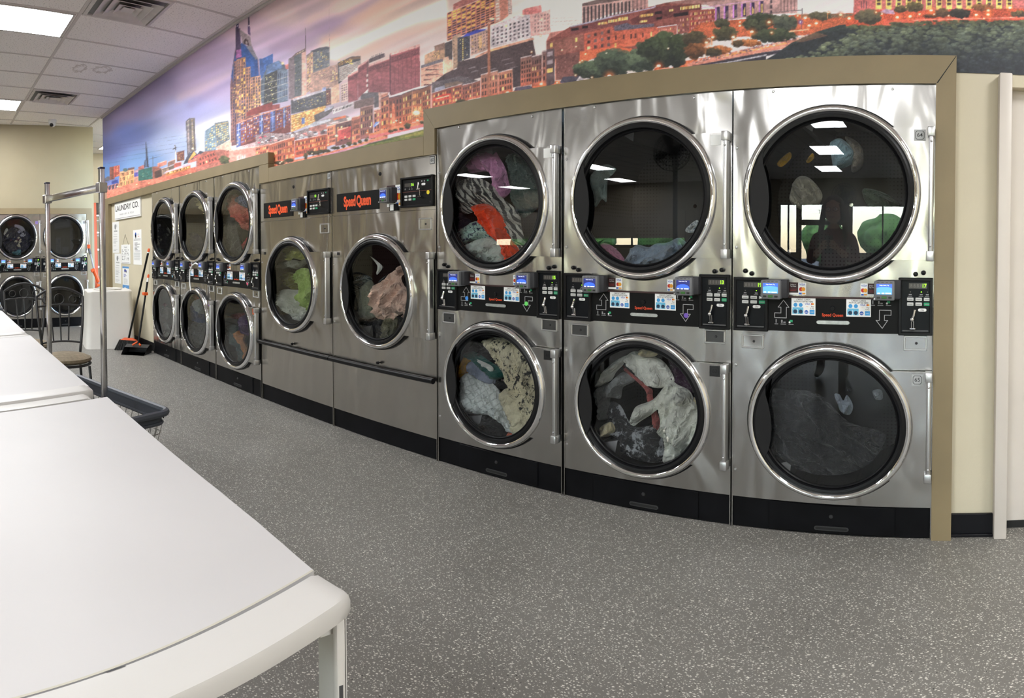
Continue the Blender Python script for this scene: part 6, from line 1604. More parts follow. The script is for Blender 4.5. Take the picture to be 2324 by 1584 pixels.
    M.poly(c((700, 1290), (960, 1250), (1200, 1205), (1961, 1010), (1961, 1120), (700, 1400), (130, 1510), (130, 1480)), (222, 124, 104), 1, None, .2)
    # mast, cranes
    M.poly(c((836, 610), (842, 610), (890, 1050), (845, 1055)), (58, 62, 84)); M.poly(c((815, 930), (828, 930), (836, 1055), (806, 1060)), (66, 66, 84))
    M.line(*c((952, 860))[0], *c((956, 1040))[0], 1.0, (84, 88, 112)); M.line(*c((895, 915))[0], *c((1040, 875))[0], .9, (84, 88, 112)); M.line(*c((1040, 875))[0], *c((1130, 848))[0], .5, (120, 120, 140))
    M.line(*c((1335, 665))[0], *c((1352, 965))[0], 1.5, (236, 220, 214)); M.line(*c((1300, 745))[0], *c((1360, 712))[0], 2, (80, 76, 90)); M.line(*c((1335, 670))[0], *c((1350, 760))[0], 1.6, (70, 62, 76))
    # low roofs
    for a, b_, d, e, col in ((1035, 985, 1190, 935, (210, 126, 112)), (1215, 960, 1340, 915, (150, 112, 104)), (1320, 985, 1445, 955, (196, 96, 88)), (1100, 1080, 1320, 1010, (104, 92, 88))):
        M.poly(c((a, b_), (d, e), (d, e+70), (a, b_+80)), col, 1, None, .15); M.poly(c((a, b_), (d, e), (d, e+9), (a, b_+9)), (236, 190, 180))
    for k in range(8): M.poly(c((1115+14*k, 1100-4*k), (1122+14*k, 1098-4*k), (1122+14*k, 1190-4*k), (1115+14*k, 1195-4*k)), (190, 150, 130))
    M.poly(c((1180, 1120), (1600, 985), (1600, 1020), (1180, 1160)), (222, 178, 196)); M.poly(c((1180, 1150), (1600, 1020), (1600, 1085), (1240, 1190), (1190, 1210)), (206, 120, 70))
    for k in range(46):
        t = k/46; a = 1190+400*t; M.poly(c((a, 1150-118*t+rnd.uniform(0, 25)), (a+8, 1148-118*t), (a+8, 1172-118*t), (a, 1176-118*t)), rnd.choice(LIT+((60, 40, 34),)*2))
    M.poly(c((1190, 1215), (1600, 1085), (1900, 1010), (1900, 1100), (1190, 1260)), (206, 104, 88), 1, None, .15)
    # tall ribbed tower
    q = c((1522, 262), (1592, 205), (1612, 790), (1545, 845)); M.facade(q, (96, 92, 104), 1, 26, .62, .5, ((226, 196, 186), (206, 186, 186)), LIT, .05, m=(.12, .03), seed=6)
    q = c((1582, 215), (1672, 205), (1696, 770), (1605, 790)); M.facade(q, (104, 96, 100), 1, 26, .40, .5, ((240, 210, 190), (250, 216, 150)), LIT, .3, m=(.22, .03), seed=7)
    M.facade(c((1360, 800), (1492, 765), (1500, 930), (1372, 955)), (128, 76, 70), 6, 8, .45, .5, DW, LIT, .3, seed=8)
    M.poly(c((1560, 830), (1660, 770), (1720, 830), (1760, 770), (1890, 800), (1890, 870), (1480, 1000)), (72, 74, 92)); M.poly(c((1660, 775), (1700, 830), (1590, 935), (1560, 940)), (244, 172, 90)); M.glow(*c((1636, 730))[0], 4.5, (255, 236, 180), .9, 1.6)
    M.poly(c((1560, 945), (1800, 850), (1961, 810), (1961, 880), (1560, 985)), (222, 124, 110)); M.poly(c((1650, 880), (1760, 820), (1765, 850), (1650, 905)), (214, 90, 96))
    M.facade(c((1840, 860), (1961, 800), (1961, 1010), (1850, 1050)), (196, 104, 88), 4, 2, .35, .5, DW, LIT, .1, seed=9)
    M.poly(c((1695, 1075), (1775, 1050), (1780, 1125), (1700, 1140)), (246, 190, 210)); M.poly(c((1822, 1000), (1862, 985), (1866, 1100), (1828, 1108)), (190, 230, 120)); M.poly(c((1836, 1020), (1848, 1016), (1850, 1090), (1838, 1094)), (250, 240, 170))
    for x, y in ((680, 1345), (890, 1325), (1535, 1180), (1605, 1160), (1800, 1090), (350, 1385)): M.lamp(*c((x, y))[0], 5, 0, 1.3)
    # ---------------- tall blue tower with twin spires and its neighbours
    c = C(450, 20, 4.1667)
    M.facade(c((62, 1155), (160, 1090), (170, 1340), (62, 1350)), (118, 138, 158), 5, 10, .6, .5, ((140, 170, 190), (104, 124, 146)), LIT, .35, seed=11); M.facade(c((155, 1080), (285, 1055), (298, 1235), (172, 1310)), (112, 120, 128), 7, 9, .55, .5, ((92, 100, 112), (128, 140, 150)), LIT, .55, seed=12)
    M.poly(c((165, 1310), (310, 1235), (312, 1340), (205, 1365)), (222, 178, 160)); M.poly(c((205, 1365), (310, 1330), (300, 1420), (205, 1440)), (120, 86, 78), 1, None, .4)
    M.poly(c((-20, 1400), (60, 1350), (205, 1330), (290, 1345), (590, 1290), (700, 1270), (700, 1500), (-20, 1560)), (176, 104, 92), 1, None, .15)
    M.poly(c((290, 1340), (580, 1300), (585, 1430), (290, 1470)), (214, 138, 126)); M.poly(c((292, 1335), (580, 1296), (580, 1304), (292, 1345)), (240, 190, 180)); M.facade(c((360, 1380), (455, 1370), (458, 1440), (362, 1452)), (232, 170, 160), 4, 1, .4, .8, ((250, 220, 226),), LIT, 0, seed=17); M.tree(*c((250, 1430))[0], 11, 9, (56, 60, 44), (100, 104, 70), 40, 18, .35)
    M.facade(c((0, 1400), (150, 1340), (200, 1440), (0, 1500)), (190, 96, 84), 6, 2, .35, .5, DW, LIT, .15, seed=16); M.poly(c((410, 1290), (640, 1180), (690, 1190), (690, 1260), (410, 1330)), (196, 160, 166), 1, None, .4)
    # side neighbours to the right, behind
    M.facade(c((575, 470), (610, 470), (705, 425), (707, 500), (640, 620), (585, 670)), (66, 96, 158), 0, 0); M.facade(c((610, 470), (705, 425), (707, 560), (620, 600)), (62, 100, 172), 8, 9, .5, .4, ((52, 86, 156), (70, 110, 180)), ((240, 220, 160),), .07, seed=13)
    M.poly(c((660, 530), (760, 490), (810, 520), (845, 570), (850, 870), (620, 920), (590, 870), (592, 680), (625, 610)), (92, 104, 122))
    M.poly(c((660, 530), (760, 490), (800, 555), (640, 625)), (96, 122, 170)); M.facade(c((630, 630), (745, 580), (745, 890), (620, 915)), (64, 66, 72), 12, 20, .7, .5, ((58, 60, 66), (72, 76, 84)), ((244, 226, 140), (230, 210, 150)), .13, seed=14)
    M.facade(c((745, 575), (848, 575), (850, 860), (750, 890)), (112, 126, 150), 5, 2, .25, .7, ((70, 74, 96),), LIT, .0, seed=15)
    for k in range(4): M.line(*c((592, 720+62*k))[0], *c((850, 640+58*k))[0], 1.2, (226, 210, 190), .6)
    M.ell(*c((797, 515))[0], 3.5, 3.5, (226, 196, 160)); M.poly(c((820, 530), (860, 520), (862, 570), (825, 570)), (206, 120, 116))
    # tower shaft
    M.poly(c((303, 740), (312, 620), (350, 380), (500, 340), (565, 480), (585, 700), (588, 1230), (312, 1300)), (112, 78, 84))
    M.poly(c((310, 640), (355, 380), (415, 320), (455, 350), (560, 475), (575, 660), (470, 680), (330, 700)), (44, 74, 136))
    M.poly(c((450, 350), (500, 350), (565, 475), (535, 480)), (120, 116, 128)); M.poly(c((405, 330), (535, 465), (530, 640), (410, 640)), (44, 82, 152))
    M.poly(c((355, 175), (395, 185), (408, 455), (352, 480)), (70, 52, 84)); M.poly(c((362, 390), (405, 380), (408, 455), (355, 470)), (196, 110, 180), .75)
    M.poly(c((385, 190), (490, 265), (505, 355), (420, 330), (392, 230)), (150, 130, 136)); M.poly(c((430, 330), (430, 300), (450, 278), (472, 300), (482, 348)), (66, 48, 54)); M.poly(c((445, 312), (458, 300), (465, 335), (447, 326)), (170, 150, 146))
    M.poly(c((358, 120), (382, 110), (384, 180), (358, 185)), (62, 44, 92)); M.poly(c((468, 160), (488, 165), (492, 255), (470, 235)), (84, 56, 106)); M.poly(c((471, 80), (481, 80), (484, 155), (470, 155)), (64, 48, 84)); M.line(*c((476, 60))[0], *c((477, 90))[0], .7, (190, 160, 170)); M.ell(*c((371, 162))[0], 1.4, 1.4, (240, 220, 236)); M.ell(*c((478, 160))[0], 1.4, 1.4, (240, 220, 236))
    stone = (176, 122, 96)
    for (x0, x1, y0, y1, col) in ((335, 362, 490, 1080, (150, 100, 88)), (362, 400, 470, 1100, stone), (400, 448, 455, 1110, stone), (448, 494, 545, 1010, (186, 128, 100)), (494, 536, 640, 1000, (190, 134, 106)), (305, 340, 735, 1250, (160, 106, 96)), (536, 590, 630, 960, (206, 152, 124))):
        q = c((x0, y0+10), (x1, y0), (x1+4, y1), (x0+4, y1+14)); M.facade(q, col, 2, max(4, int((y1-y0)/30)), .52, .78, ((70, 62, 86), (56, 50, 70), (84, 76, 104)), ((252, 200, 96), (250, 180, 80)), .12, m=(.06, .02), seed=int(x0))
    for k in range(46):
        x, y = rnd.uniform(318, 580), rnd.uniform(700, 1000); M.poly(c((x, y), (x+16, y-3), (x+16, y+7), (x, y+10)), (255, 206, 110), .75)
    M.poly(c((322, 620), (330, 610), (360, 1240), (350, 1245)), (70, 56, 84), .6)
    # red roofed hotel
    M.poly(c((455, 985), (500, 950), (700, 880), (706, 955), (455, 1020)), (132, 58, 58)); M.poly(c((700, 910), (770, 900), (770, 940), (706, 955)), (150, 74, 74))
    q = c((355, 1080), (470, 1030), (690, 965), (870, 915), (875, 1165), (360, 1310)); M.poly(q, (150, 80, 74), 1, (96, 50, 54))
    xs = [(360, 1080, 400), (405, 1060, 455), (460, 1040, 515), (520, 1015, 572), (575, 1000, 615), (620, 985, 675), (682, 965, 728), (735, 950, 795), (800, 930, 828), (832, 920, 868)]
    for i, (x0, y0, x1) in enumerate(xs):
        blue = i in (4, 6, 8, 0)
        q = c((x0, y0), (x1, y0-.27*(x1-x0)), (x1, y0+215-.10*(x0-355)), (x0, y0+235-.10*(x0-355)))
        M.facade(q, (80, 96, 158) if blue else (140, 72, 68), 3 if not blue else 2, 7, .55, .6, ((76, 96, 170), (112, 132, 200), (66, 60, 96)), ((250, 210, 150), (240, 236, 246)), .22, seed=20+i)
        M.cornice(q, .0, .05, (214, 150, 130)); M.cornice(q, .30, .02, (214, 190, 196))
        if blue: M.line(*c(((x0+x1)/2, y0))[0], *c(((x0+x1)/2, y0+200))[0], 1, (196, 206, 240))
    # parking garage + dark office
    c = C(580, 80, 5.28)
    M.facade(c((610, 240), (690, 180), (885, 140), (888, 680), (700, 650), (615, 690)), (150, 132, 130), 0, 0)
    M.facade(c((690, 190), (885, 142), (888, 370), (690, 440)), (110, 112, 122), 9, 12, .6, .55, ((96, 100, 112), (126, 126, 134), (80, 84, 96)), LIT, .18, seed=30); M.facade(c((612, 260), (690, 190), (690, 620), (612, 690)), (192, 150, 132), 3, 12, .5, .55, ((120, 96, 92),), LIT, .35, seed=31)
    M.poly(c((655, 190), (765, 150), (850, 135), (885, 142), (885, 160), (690, 205)), (84, 84, 96))
    M.facade(c((655, 470), (890, 370), (985, 350), (990, 600), (655, 690)), (186, 146, 134), 14, 12, .6, .5, ((150, 118, 112), (170, 130, 122)), LIT, .07, seed=32)
    q = c((395, 285), (600, 155), (608, 720), (430, 790)); M.poly(q, (196, 150, 142)); M.facade(c((465, 250), (552, 215), (552, 720), (470, 740)), (92, 96, 104), 7, 20, .7, .5, ((82, 86, 96), (104, 106, 112)), ((248, 226, 150),), .06, seed=33)
    M.poly(c((395, 285), (465, 240), (470, 740), (440, 760), (400, 770)), (128, 112, 120)); M.poly(c((552, 215), (600, 160), (608, 720), (560, 715)), (222, 170, 158)); M.poly(c((430, 265), (480, 215), (600, 152), (604, 190), (470, 250)), (120, 98, 100))
    for k in range(6): M.ell(*c((500+14*k, 222-7*k))[0], .9, .9, (255, 226, 170))
    M.line(*c((598, 0))[0], *c((600, 160))[0], 1, (96, 76, 92)); M.line(*c((598, -90))[0], *c((598, 10))[0], .7, (110, 90, 104))
    q = c((985, 330), (1150, 255), (1258, 250), (1262, 350), (990, 590)); M.poly(q, (70, 66, 76)); q2 = c((1000, 385), (1258, 300), (1258, 480), (1000, 560))
    for k in range(12): M.poly(M.sub(q2, 0, 1, k/12, k/12+.045), (236, 214, 206))
    M.poly(c((985, 340), (1150, 262), (1255, 254), (1258, 278), (1150, 300), (1000, 375)), (112, 82, 66))
    for k in range(26): M.ell(*c((rnd.uniform(1000, 1170), 345-rnd.uniform(0, 60)))[0], 1.3, .9, (252, 196, 96))
    M.facade(c((890, 375), (985, 345), (990, 560), (890, 600)), (176, 140, 130), 4, 9, .55, .5, ((140, 108, 106),), LIT, .3, seed=34)
    M.poly(c((905, 630), (1000, 575), (1005, 800), (905, 830)), (226, 180, 156)); M.facade(c((1022, 590), (1105, 560), (1108, 780), (1022, 810)), (206, 176, 172), 3, 7, .5, .5, ((120, 96, 100),), LIT, .1, seed=35)
    q = c((425, 780), (845, 640), (900, 640), (905, 830), (425, 945)); M.poly(q, (86, 84, 94)); M.facade(c((455, 790), (840, 665), (842, 800), (455, 940)), (92, 92, 102), 26, 9, .8, .45, ((78, 80, 90), (104, 104, 114)), LIT, .14, seed=36); M.facade(c((845, 660), (900, 650), (903, 820), (848, 845)), (130, 84, 84), 3, 7, .4, .5, DW, LIT, .5, seed=37)
    M.poly(c((440, 765), (600, 715), (845, 640), (845, 665), (455, 790)), (196, 186, 198)); M.poly(c((800, 630), (845, 620), (845, 660), (800, 670)), (150, 160, 206))
    q = c((425, 960), (840, 840), (845, 920), (690, 1050), (425, 1165)); M.poly(q, (206, 150, 90)); q2 = c((428, 960), (700, 885), (700, 1060), (428, 1160))
    for j in range(7):
        for i in range(12): M.poly(M.sub(q2, i/12+.01, i/12+.07, j/7+.04, j/7+.09), rnd.choice(((255, 226, 130), (255, 240, 180), (190, 120, 70))))
    M.poly(c((553, 990), (588, 985), (590, 1060), (553, 1065)), (92, 112, 176))
    for k in range(30): x = rnd.uniform(430, 830); M.ell(*c((x, 950-.28*(x-430)+rnd.uniform(0, 60)))[0], 1.4, .9, (255, 226, 140))
    M.poly(c((700, 960), (830, 900), (935, 845), (930, 900), (860, 960), (720, 1040)), (96, 90, 96)); M.poly(c((820, 880), (935, 840), (930, 870), (830, 920)), (176, 176, 196))
    q = c((920, 885), (1170, 800), (1175, 850), (925, 945)); M.facade(q, (206, 196, 204), 18, 1, .5, .7, ((84, 76, 86),), LIT, .05, m=(.02, .2), seed=38)
    # roofscape in the middle
    M.poly(c((600, 1120), (700, 1040), (860, 1000), (1090, 960), (1140, 990), (1140, 1060), (850, 1080), (640, 1150), (420, 1190)), (140, 124, 128), 1, None, .3); M.poly(c((600, 1110), (700, 1040), (900, 1000), (900, 1025), (620, 1120)), (190, 190, 204))
    M.poly(c((640, 1110), (850, 1060), (860, 1160), (640, 1150)), (168, 110, 104)); M.poly(c((930, 1000), (1080, 960), (1085, 985), (940, 1020)), (244, 120, 84)); M.poly(c((1095, 990), (1140, 980), (1140, 1012), (1098, 1018)), (240, 220, 226)); M.poly(c((890, 1050), (990, 1025), (995, 1045), (895, 1068)), (236, 190, 196))
    M.poly(c((0, 1200), (150, 1170), (420, 1180), (640, 1150), (860, 1150), (860, 1180), (480, 1250), (150, 1300), (0, 1330)), (150, 128, 132), 1, None, .5)
    for k in range(46):
        x = rnd.uniform(10, 840); y = 1240-.08*x+rnd.uniform(-45, 45); M.poly(c((x, y), (x+rnd.uniform(15, 55), y-rnd.uniform(2, 10)), (x+40, y+14), (x, y+16)), rnd.choice(((226, 214, 220), (190, 196, 210), (110, 84, 92), (236, 150, 150), (206, 90, 110), (90, 76, 84))))
    # brick row
    FA = [((0, 1340), (48, 1330), 1480, (206, 120, 96), 3, 3), ((48, 1335), (158, 1305), 1450, (190, 106, 84), 4, 2), ((160, 1310), (262, 1275), 1560, (196, 104, 78), 4, 3), ((262, 1275), (358, 1245), 1540, (178, 98, 78), 4, 3), ((358, 1245), (468, 1215), 1530, (186, 96, 72), 4, 3),
          ((470, 1262), (855, 1180), 1470, (178, 88, 66), 15, 3), ((855, 1090), (955, 1060), 1330, (214, 130, 104), 4, 4), ((955, 1060), (1150, 1010), 1330, (96, 72, 74), 4, 2), ((1150, 985), (1255, 955), 1300, (176, 108, 92), 4, 4), ((1255, 860), (1410, 825), 1250, (126, 92, 90), 6, 4), ((1418, 900), (1520, 865), 1240, (180, 112, 96), 3, 4), ((1500, 700), (1584, 670), 1230, (192, 124, 106), 3, 5)]
    for i, (a, b_, yb, col, nx, ny) in enumerate(FA):
        q = c(a, b_, (b_[0], yb-.22*(b_[0]-a[0])), (a[0], yb)); M.facade(q, col, nx, ny, .42, .60, DW, ORL, .28 if i not in (4, 5) else .5, m=(.04, .10), grad=[min(255, v+38) if j == 0 else v+8 for j, v in enumerate(col)], seed=50+i); M.cornice(q, 0, .035, (236, 186, 176))
    M.poly(c((985, 1120), (1140, 1090), (1140, 1220), (985, 1260)), (206, 84, 84)); M.poly(c((985, 1130), (1110, 1095), (1112, 1108), (985, 1145)), (255, 170, 140)); M.glow(*c((970, 1205))[0], 6, (255, 220, 140), .95, 3)
    M.poly(c((1180, 800), (1415, 720), (1420, 830), (1260, 870), (1180, 880)), (112, 90, 92)); M.poly(c((1260, 705), (1480, 625), (1480, 860), (1420, 870), (1420, 740), (1260, 770)), (92, 84, 92)); M.poly(c((1260, 660), (1345, 640), (1345, 690), (1265, 705)), (214, 196, 200)); M.poly(c((1470, 640), (1500, 640), (1505, 870), (1475, 870)), (206, 160, 150))
    M.poly(c((1415, 1085), (1440, 1040), (1485, 1035), (1470, 1070), (1420, 1105)), (110, 140, 236)); M.poly(c((1425, 1085), (1478, 1042), (1482, 1056), (1440, 1080)), (236, 240, 255))
    M.poly(c((190, 1584), (190, 1540), (600, 1470), (1100, 1340), (1584, 1180), (1584, 1240), (1200, 1330), (700, 1470), (300, 1560)), (236, 128, 100), 1, None, .2); M.poly(c((700, 1470), (1100, 1360), (1584, 1225), (1584, 1245), (1150, 1372), (900, 1440)), (206, 120, 150), .8)
    M.poly(c((1584, 1250), (1500, 1262), (1100, 1380), (850, 1450), (1000, 1450), (1584, 1320)), (92, 104, 70)); M.poly(c((1000, 1420), (1200, 1370), (1250, 1372), (980, 1440)), (200, 200, 190), .7)
    for x, y, rx, ry in ((290, 1530, 70, 26), (400, 1500, 55, 24), (700, 1410, 95, 26), (800, 1390, 60, 20), (860, 1385, 36, 18), (960, 1350, 60, 18), (1050, 1330, 22, 18), (1120, 1300, 34, 26), (1190, 1300, 18, 18), (1250, 1275, 20, 22), (1325, 1255, 22, 16), (1390, 1220, 42, 24), (1545, 1190, 40, 16), (600, 1450, 22, 40)):
        M.tree(*c((x, y))[0], rx/5.28, ry/5.28, (52, 42, 34), (92, 86, 58), 26, int(x), .4)
    for x, y, r in ((450, 1435, 6), (870, 1310, 6), (1335, 1168, 8), (1075, 1220, 5), (310, 1515, 3), (292, 1530, 3), (675, 1415, 3), (220, 1550, 4), (1430, 930, 3), (1570, 800, 4)): M.lamp(*c((x, y))[0], r, 0, 1.5)
    # ---------------- red slab towers and brick blocks
    c = C(780, 60, 5.2786)
    RED, RED2 = (154, 74, 82), (128, 60, 70)
    for a, b_, e, d in (((50, 600), (172, 540), (172, 880), (55, 910)), ((170, 490), (298, 410), (300, 740), (175, 860)), ((295, 480), (548, 385), (552, 790), (300, 790)), ((557, 345), (910, 235), (915, 715), (560, 830))):
        q = c(a, b_, e, d); M.poly(q, (166, 82, 90), 1, (140, 78, 88)); w_ = b_[0]-a[0]
        for k in range(1, int(w_/58)+1):
            u = k/(int(w_/58)+1); M.poly(M.sub(q, u-.006, u+.006, .15, 1), (110, 52, 66), .8)
        M.facade(M.sub(q, .02, .98, .05, .20), (120, 60, 70), max(3, int(w_/22)), 3, .6, .6, ((104, 50, 60), (134, 70, 78)), LIT, 0, seed=60)
        t = M.sub(q, 0, 1, -.05, .015); M.poly(t, (222, 164, 160))
    M.poly(c((548, 350), (562, 320), (565, 830), (548, 800)), (84, 44, 58)); M.poly(c((272, 430), (298, 410), (300, 730), (278, 740)), (120, 70, 78))
    for k in range(3): M.poly(c((272, 575+60*k), (290, 570+60*k), (290, 600+60*k), (272, 606+60*k)), (236, 206, 200))
    M.poly(c((300, 395), (400, 350), (490, 320), (495, 365), (300, 440)), (92, 74, 82), 1, None, .4)
    for k in range(9): M.line(*c((320+18*k, 400-8*k))[0], *c((324+18*k, 360-7*k))[0], .8, (70, 58, 70))
    M.facade(c((970, 345), (1090, 285), (1210, 195), (1215, 420), (970, 460)), (196, 150, 122), 10, 4, .5, .5, ((92, 66, 60),), ((252, 206, 110),), .25, m=(.05, .3), seed=61); M.poly(c((1085, 235), (1210, 192), (1212, 270), (1090, 300)), (150, 114, 104)); M.poly(c((1212, 200), (1300, 165), (1305, 460), (1215, 420)), (84, 74, 78), 1, None, .3)
    q = c((925, 500), (1190, 420), (1200, 640), (930, 720)); M.poly(q, (230, 166, 146)); M.poly(c((1190, 380), (1255, 355), (1262, 400), (1305, 395), (1310, 530), (1205, 640)), (236, 178, 156))
    for k in range(3): M.line(*c((932, 520+70*k))[0], *c((1190, 445+68*k))[0], .7, (150, 96, 92))
    for k in range(12): M.poly(c((960+rnd.randint(0, 2)*108, 515+60*(k % 4)), (985+60, 508+60*(k % 4))[0:0] or (985, 510+60*(k % 4)), (985, 525+60*(k % 4)), (962, 530+60*(k % 4))), (96, 60, 64))
    M.poly(c((925, 470), (1070, 420), (1190, 385), (1190, 420), (930, 500)), (120, 110, 124), 1, None, .4)
    M.poly(c((1210, 570), (1310, 520), (1478, 500), (1478, 640), (1060, 700), (1055, 690)), (62, 48, 54), 1, None, .4); M.poly(c((1060, 710), (1250, 650), (1478, 620), (1478, 680), (1070, 800)), (130, 118, 132), 1, None, .3); M.poly(c((1095, 735), (1200, 705), (1205, 750), (1098, 770)), (170, 168, 186)); M.poly(c((1055, 790), (1230, 740), (1400, 700), (1400, 712), (1060, 806)), (226, 206, 214))
    FA = [((540, 860), (705, 820), 1215, (112, 66, 66), 4, 4, .12), ((705, 815), (820, 770), 1180, (126, 80, 66), 4, 4, .5), ((820, 770), (940, 745), 1150, (140, 88, 70), 5, 4, .6), ((940, 745), (1045, 705), 1130, (132, 84, 70), 4, 5, .45), ((1058, 810), (1300, 740), 1000, (150, 74, 62), 9, 3, .5), ((1300, 745), (1418, 720), 970, (146, 80, 66), 4, 4, .4), ((1418, 720), (1478, 700), 930, (120, 68, 64), 3, 4, .2), ((445, 870), (540, 830), 1230, (166, 104, 92), 3, 4, .25)]
    for i, (a, b_, yb, col, nx, ny, p_) in enumerate(FA):
        q = c(a, b_, (b_[0], yb-.2*(b_[0]-a[0])), (a[0], yb)); M.facade(q, col, nx, ny, .45, .62, DW, ((255, 210, 120), (255, 230, 160), (255, 180, 100)), p_, m=(.05, .08), grad=(214, 104, 70), seed=70+i); M.cornice(q, -.02, .03, (90, 70, 80))
    M.poly(c((580, 925), (608, 920), (620, 1180), (575, 1200)), (244, 124, 92)); M.poly(c((1070, 850), (1280, 800), (1290, 840), (1075, 890)), (236, 60, 50), .7); M.poly(c((1100, 865), (1260, 825), (1262, 836), (1102, 878)), (255, 214, 170))
    M.glow(*c((870, 1040))[0], 26, (255, 160, 90), .7); M.glow(*c((870, 1035))[0], 13, (255, 214, 140), .9, 6)
    for k in range(12):
        a = k*PI/6; x, y = c((870, 1035))[0]; M.line(x+5*math.cos(a), y+4*math.sin(a), x+19*math.cos(a), y+15*math.sin(a), .9, (255, 220, 150), .6)
    M.line(*c((882, 1120))[0], *c((882, 1240))[0], 1, (220, 150, 100)); M.lamp(*c((884, 1125))[0], 8, 0, 2.5)
    for x, y, r in ((680, 1152, 9), (630, 1130, 4), (600, 1150, 4), (490, 1260, 7), (320, 1200, 3), (980, 1025, 4), (1010, 1020, 3)): M.lamp(*c((x, y))[0], r, 0, 1.8)
    M.poly(c((540, 1215), (990, 1120), (990, 1165), (300, 1330), (300, 1290)), (240, 128, 92), 1, None, .15); M.poly(c((300, 1310), (720, 1225), (990, 1160), (990, 1195), (300, 1350)), (226, 110, 110))
    for x, y, rx, ry in ((765, 1190, 38, 30), (560, 1255, 34, 16), (620, 1240, 28, 14), (690, 1225, 30, 14), (940, 1150, 30, 18), (980, 1100, 14, 22), (1410, 930, 55, 34), (1460, 905, 30, 24)): M.tree(*c((x, y))[0], rx/5.28, ry/5.28, (48, 40, 32), (104, 92, 58), 26, int(x)+1, .4)
    M.poly(c((990, 1225), (800, 1275), (600, 1325), (300, 1405), (200, 1440), (500, 1420), (990, 1315)), (112, 118, 62), 1, None, .12); M.poly(c((990, 1240), (800, 1290), (650, 1340), (990, 1290)), (158, 148, 66), .8); M.poly(c((300, 1400), (560, 1345), (600, 1350), (260, 1425)), (54, 70, 46), .8)
    # ---------------- centre: banded tower, white hotels, dark warehouses
    c = C(940, 0, 6.0917)
    q = c((455, 180), (1180, -110), (1180, 300), (455, 570)); M.poly(q, (206, 124, 104))
    for j in range(12):
        for i in range(11):
            dk = rnd.choice(((66, 50, 50), (84, 60, 56), (60, 62, 96))); lit = (j < 6 and rnd.random() < .5) or rnd.random() < .1
            M.poly(M.sub(q, i/11+.012, (i+1)/11-.008, j/12+.022, j/12+.062), (252, 204, 90) if lit else dk)
    M.poly(c((540, 60), (660, 0), (660, -40), (1180, -220), (1180, -120), (540, 140)), (176, 104, 100)); M.poly(c((1180, -250), (1295, -260), (1300, 220), (1185, 300)), (200, 128, 112)); M.facade(c((1120, -60), (1180, -80), (1185, 290), (1125, 310)), (206, 160, 148), 1, 8, .8, .35, ((236, 214, 206),), LIT, 0, seed=80); M.facade(c((1295, -60), (1345, -60), (1350, 190), (1300, 200)), (176, 140, 136), 1, 9, .7, .4, ((226, 206, 200),), LIT, 0, seed=81)
    q = c((1060, 370), (1420, 215), (1610, 190), (1620, 520), (1060, 660)); M.poly(q, (200, 184, 192)); q = c((1060, 390), (1600, 225), (1600, 510), (1060, 650)); M.facade(q, (200, 186, 194), 9, 5, .5, .5, ((92, 80, 92), (76, 68, 80), (112, 96, 108)), ((252, 216, 150),), .06, m=(.01, .03), seed=82)
    M.poly(c((1500, 150), (1755, 70), (1760, 170), (1880, 135), (1885, 470), (1610, 500), (1600, 200), (1500, 210)), (226, 168, 166)); M.poly(c((1500, 140), (1550, 115), (1755, 72), (1758, 170), (1590, 200), (1500, 200)), (232, 124, 124), .85); M.facade(c((1640, 200), (1880, 150), (1880, 440), (1640, 480)), (222, 172, 170), 5, 5, .45, .5, ((160, 118, 120),), LIT, .02, seed=83)
    for k in range(9): M.ell(*c((1110+36*k, 345-16*k))[0], 1.6, 1.1, (255, 236, 206))
    M.glow(*c((1485, 210))[0], 5, (255, 206, 160), .9, 2)
    M.poly(c((525, 510), (640, 460), (640, 850), (600, 930), (540, 960)), (176, 142, 122)); M.facade(c((600, 520), (770, 480), (770, 800), (600, 860)), (70, 68, 80), 7, 18, .6, .6, ((92, 92, 108), (58, 58, 70)), LIT, .03, seed=84); M.facade(c((655, 520), (690, 512), (690, 850), (655, 860)), (84, 76, 80), 1, 11, .5, .6, ((250, 206, 110),), LIT, .5, seed=85)
    M.poly(c((665, 515), (720, 465), (860, 410), (1000, 400), (940, 450), (780, 490)), (64, 72, 186)); M.facade(c((775, 490), (1030, 400), (1040, 680), (780, 770)), (196, 156, 146), 6, 6, .35, .5, ((104, 82, 84),), ((250, 190, 110),), .15, seed=86); M.poly(c((890, 500), (935, 490), (935, 660), (895, 680)), (250, 196, 120), .6); M.facade(c((530, 520), (565, 510), (565, 920), (545, 930)), (176, 142, 122), 1, 7, .4, .3, ((80, 64, 60),), LIT, 0, seed=87)
    # dark blocks
    M.poly(c((605, 860), (870, 790), (1060, 690), (1640, 545), (1680, 760), (1560, 1180), (1360, 1190), (1360, 960), (1000, 1050), (740, 1120), (430, 1100), (430, 1020), (590, 950)), (84, 66, 70), 1, (76, 60, 66), .25)
    M.poly(c((840, 780), (1060, 680), (1640, 520), (1660, 545), (1060, 712), (850, 805)), (214, 150, 130)); M.poly(c((1050, 690), (1300, 620), (1300, 640), (1050, 715)), (250, 176, 110), .6)
    for k in range(10): x = rnd.uniform(620, 1500); y = 900-.2*(x-620)+rnd.uniform(0, 200); M.poly(c((x, y), (x+rnd.uniform(50, 160), y-30), (x+120, y-20), (x, y+10)), (176, 160, 172), .55)
    for k in range(60): x = rnd.uniform(1060, 1600); M.poly(c((x, 880-.25*(x-1060)+rnd.uniform(-120, 160)), (x+14, 880-.25*(x-1060)+rnd.uniform(-4, 4)), (x+12, 890-.25*(x-1060))), (112, 88, 90), .5)
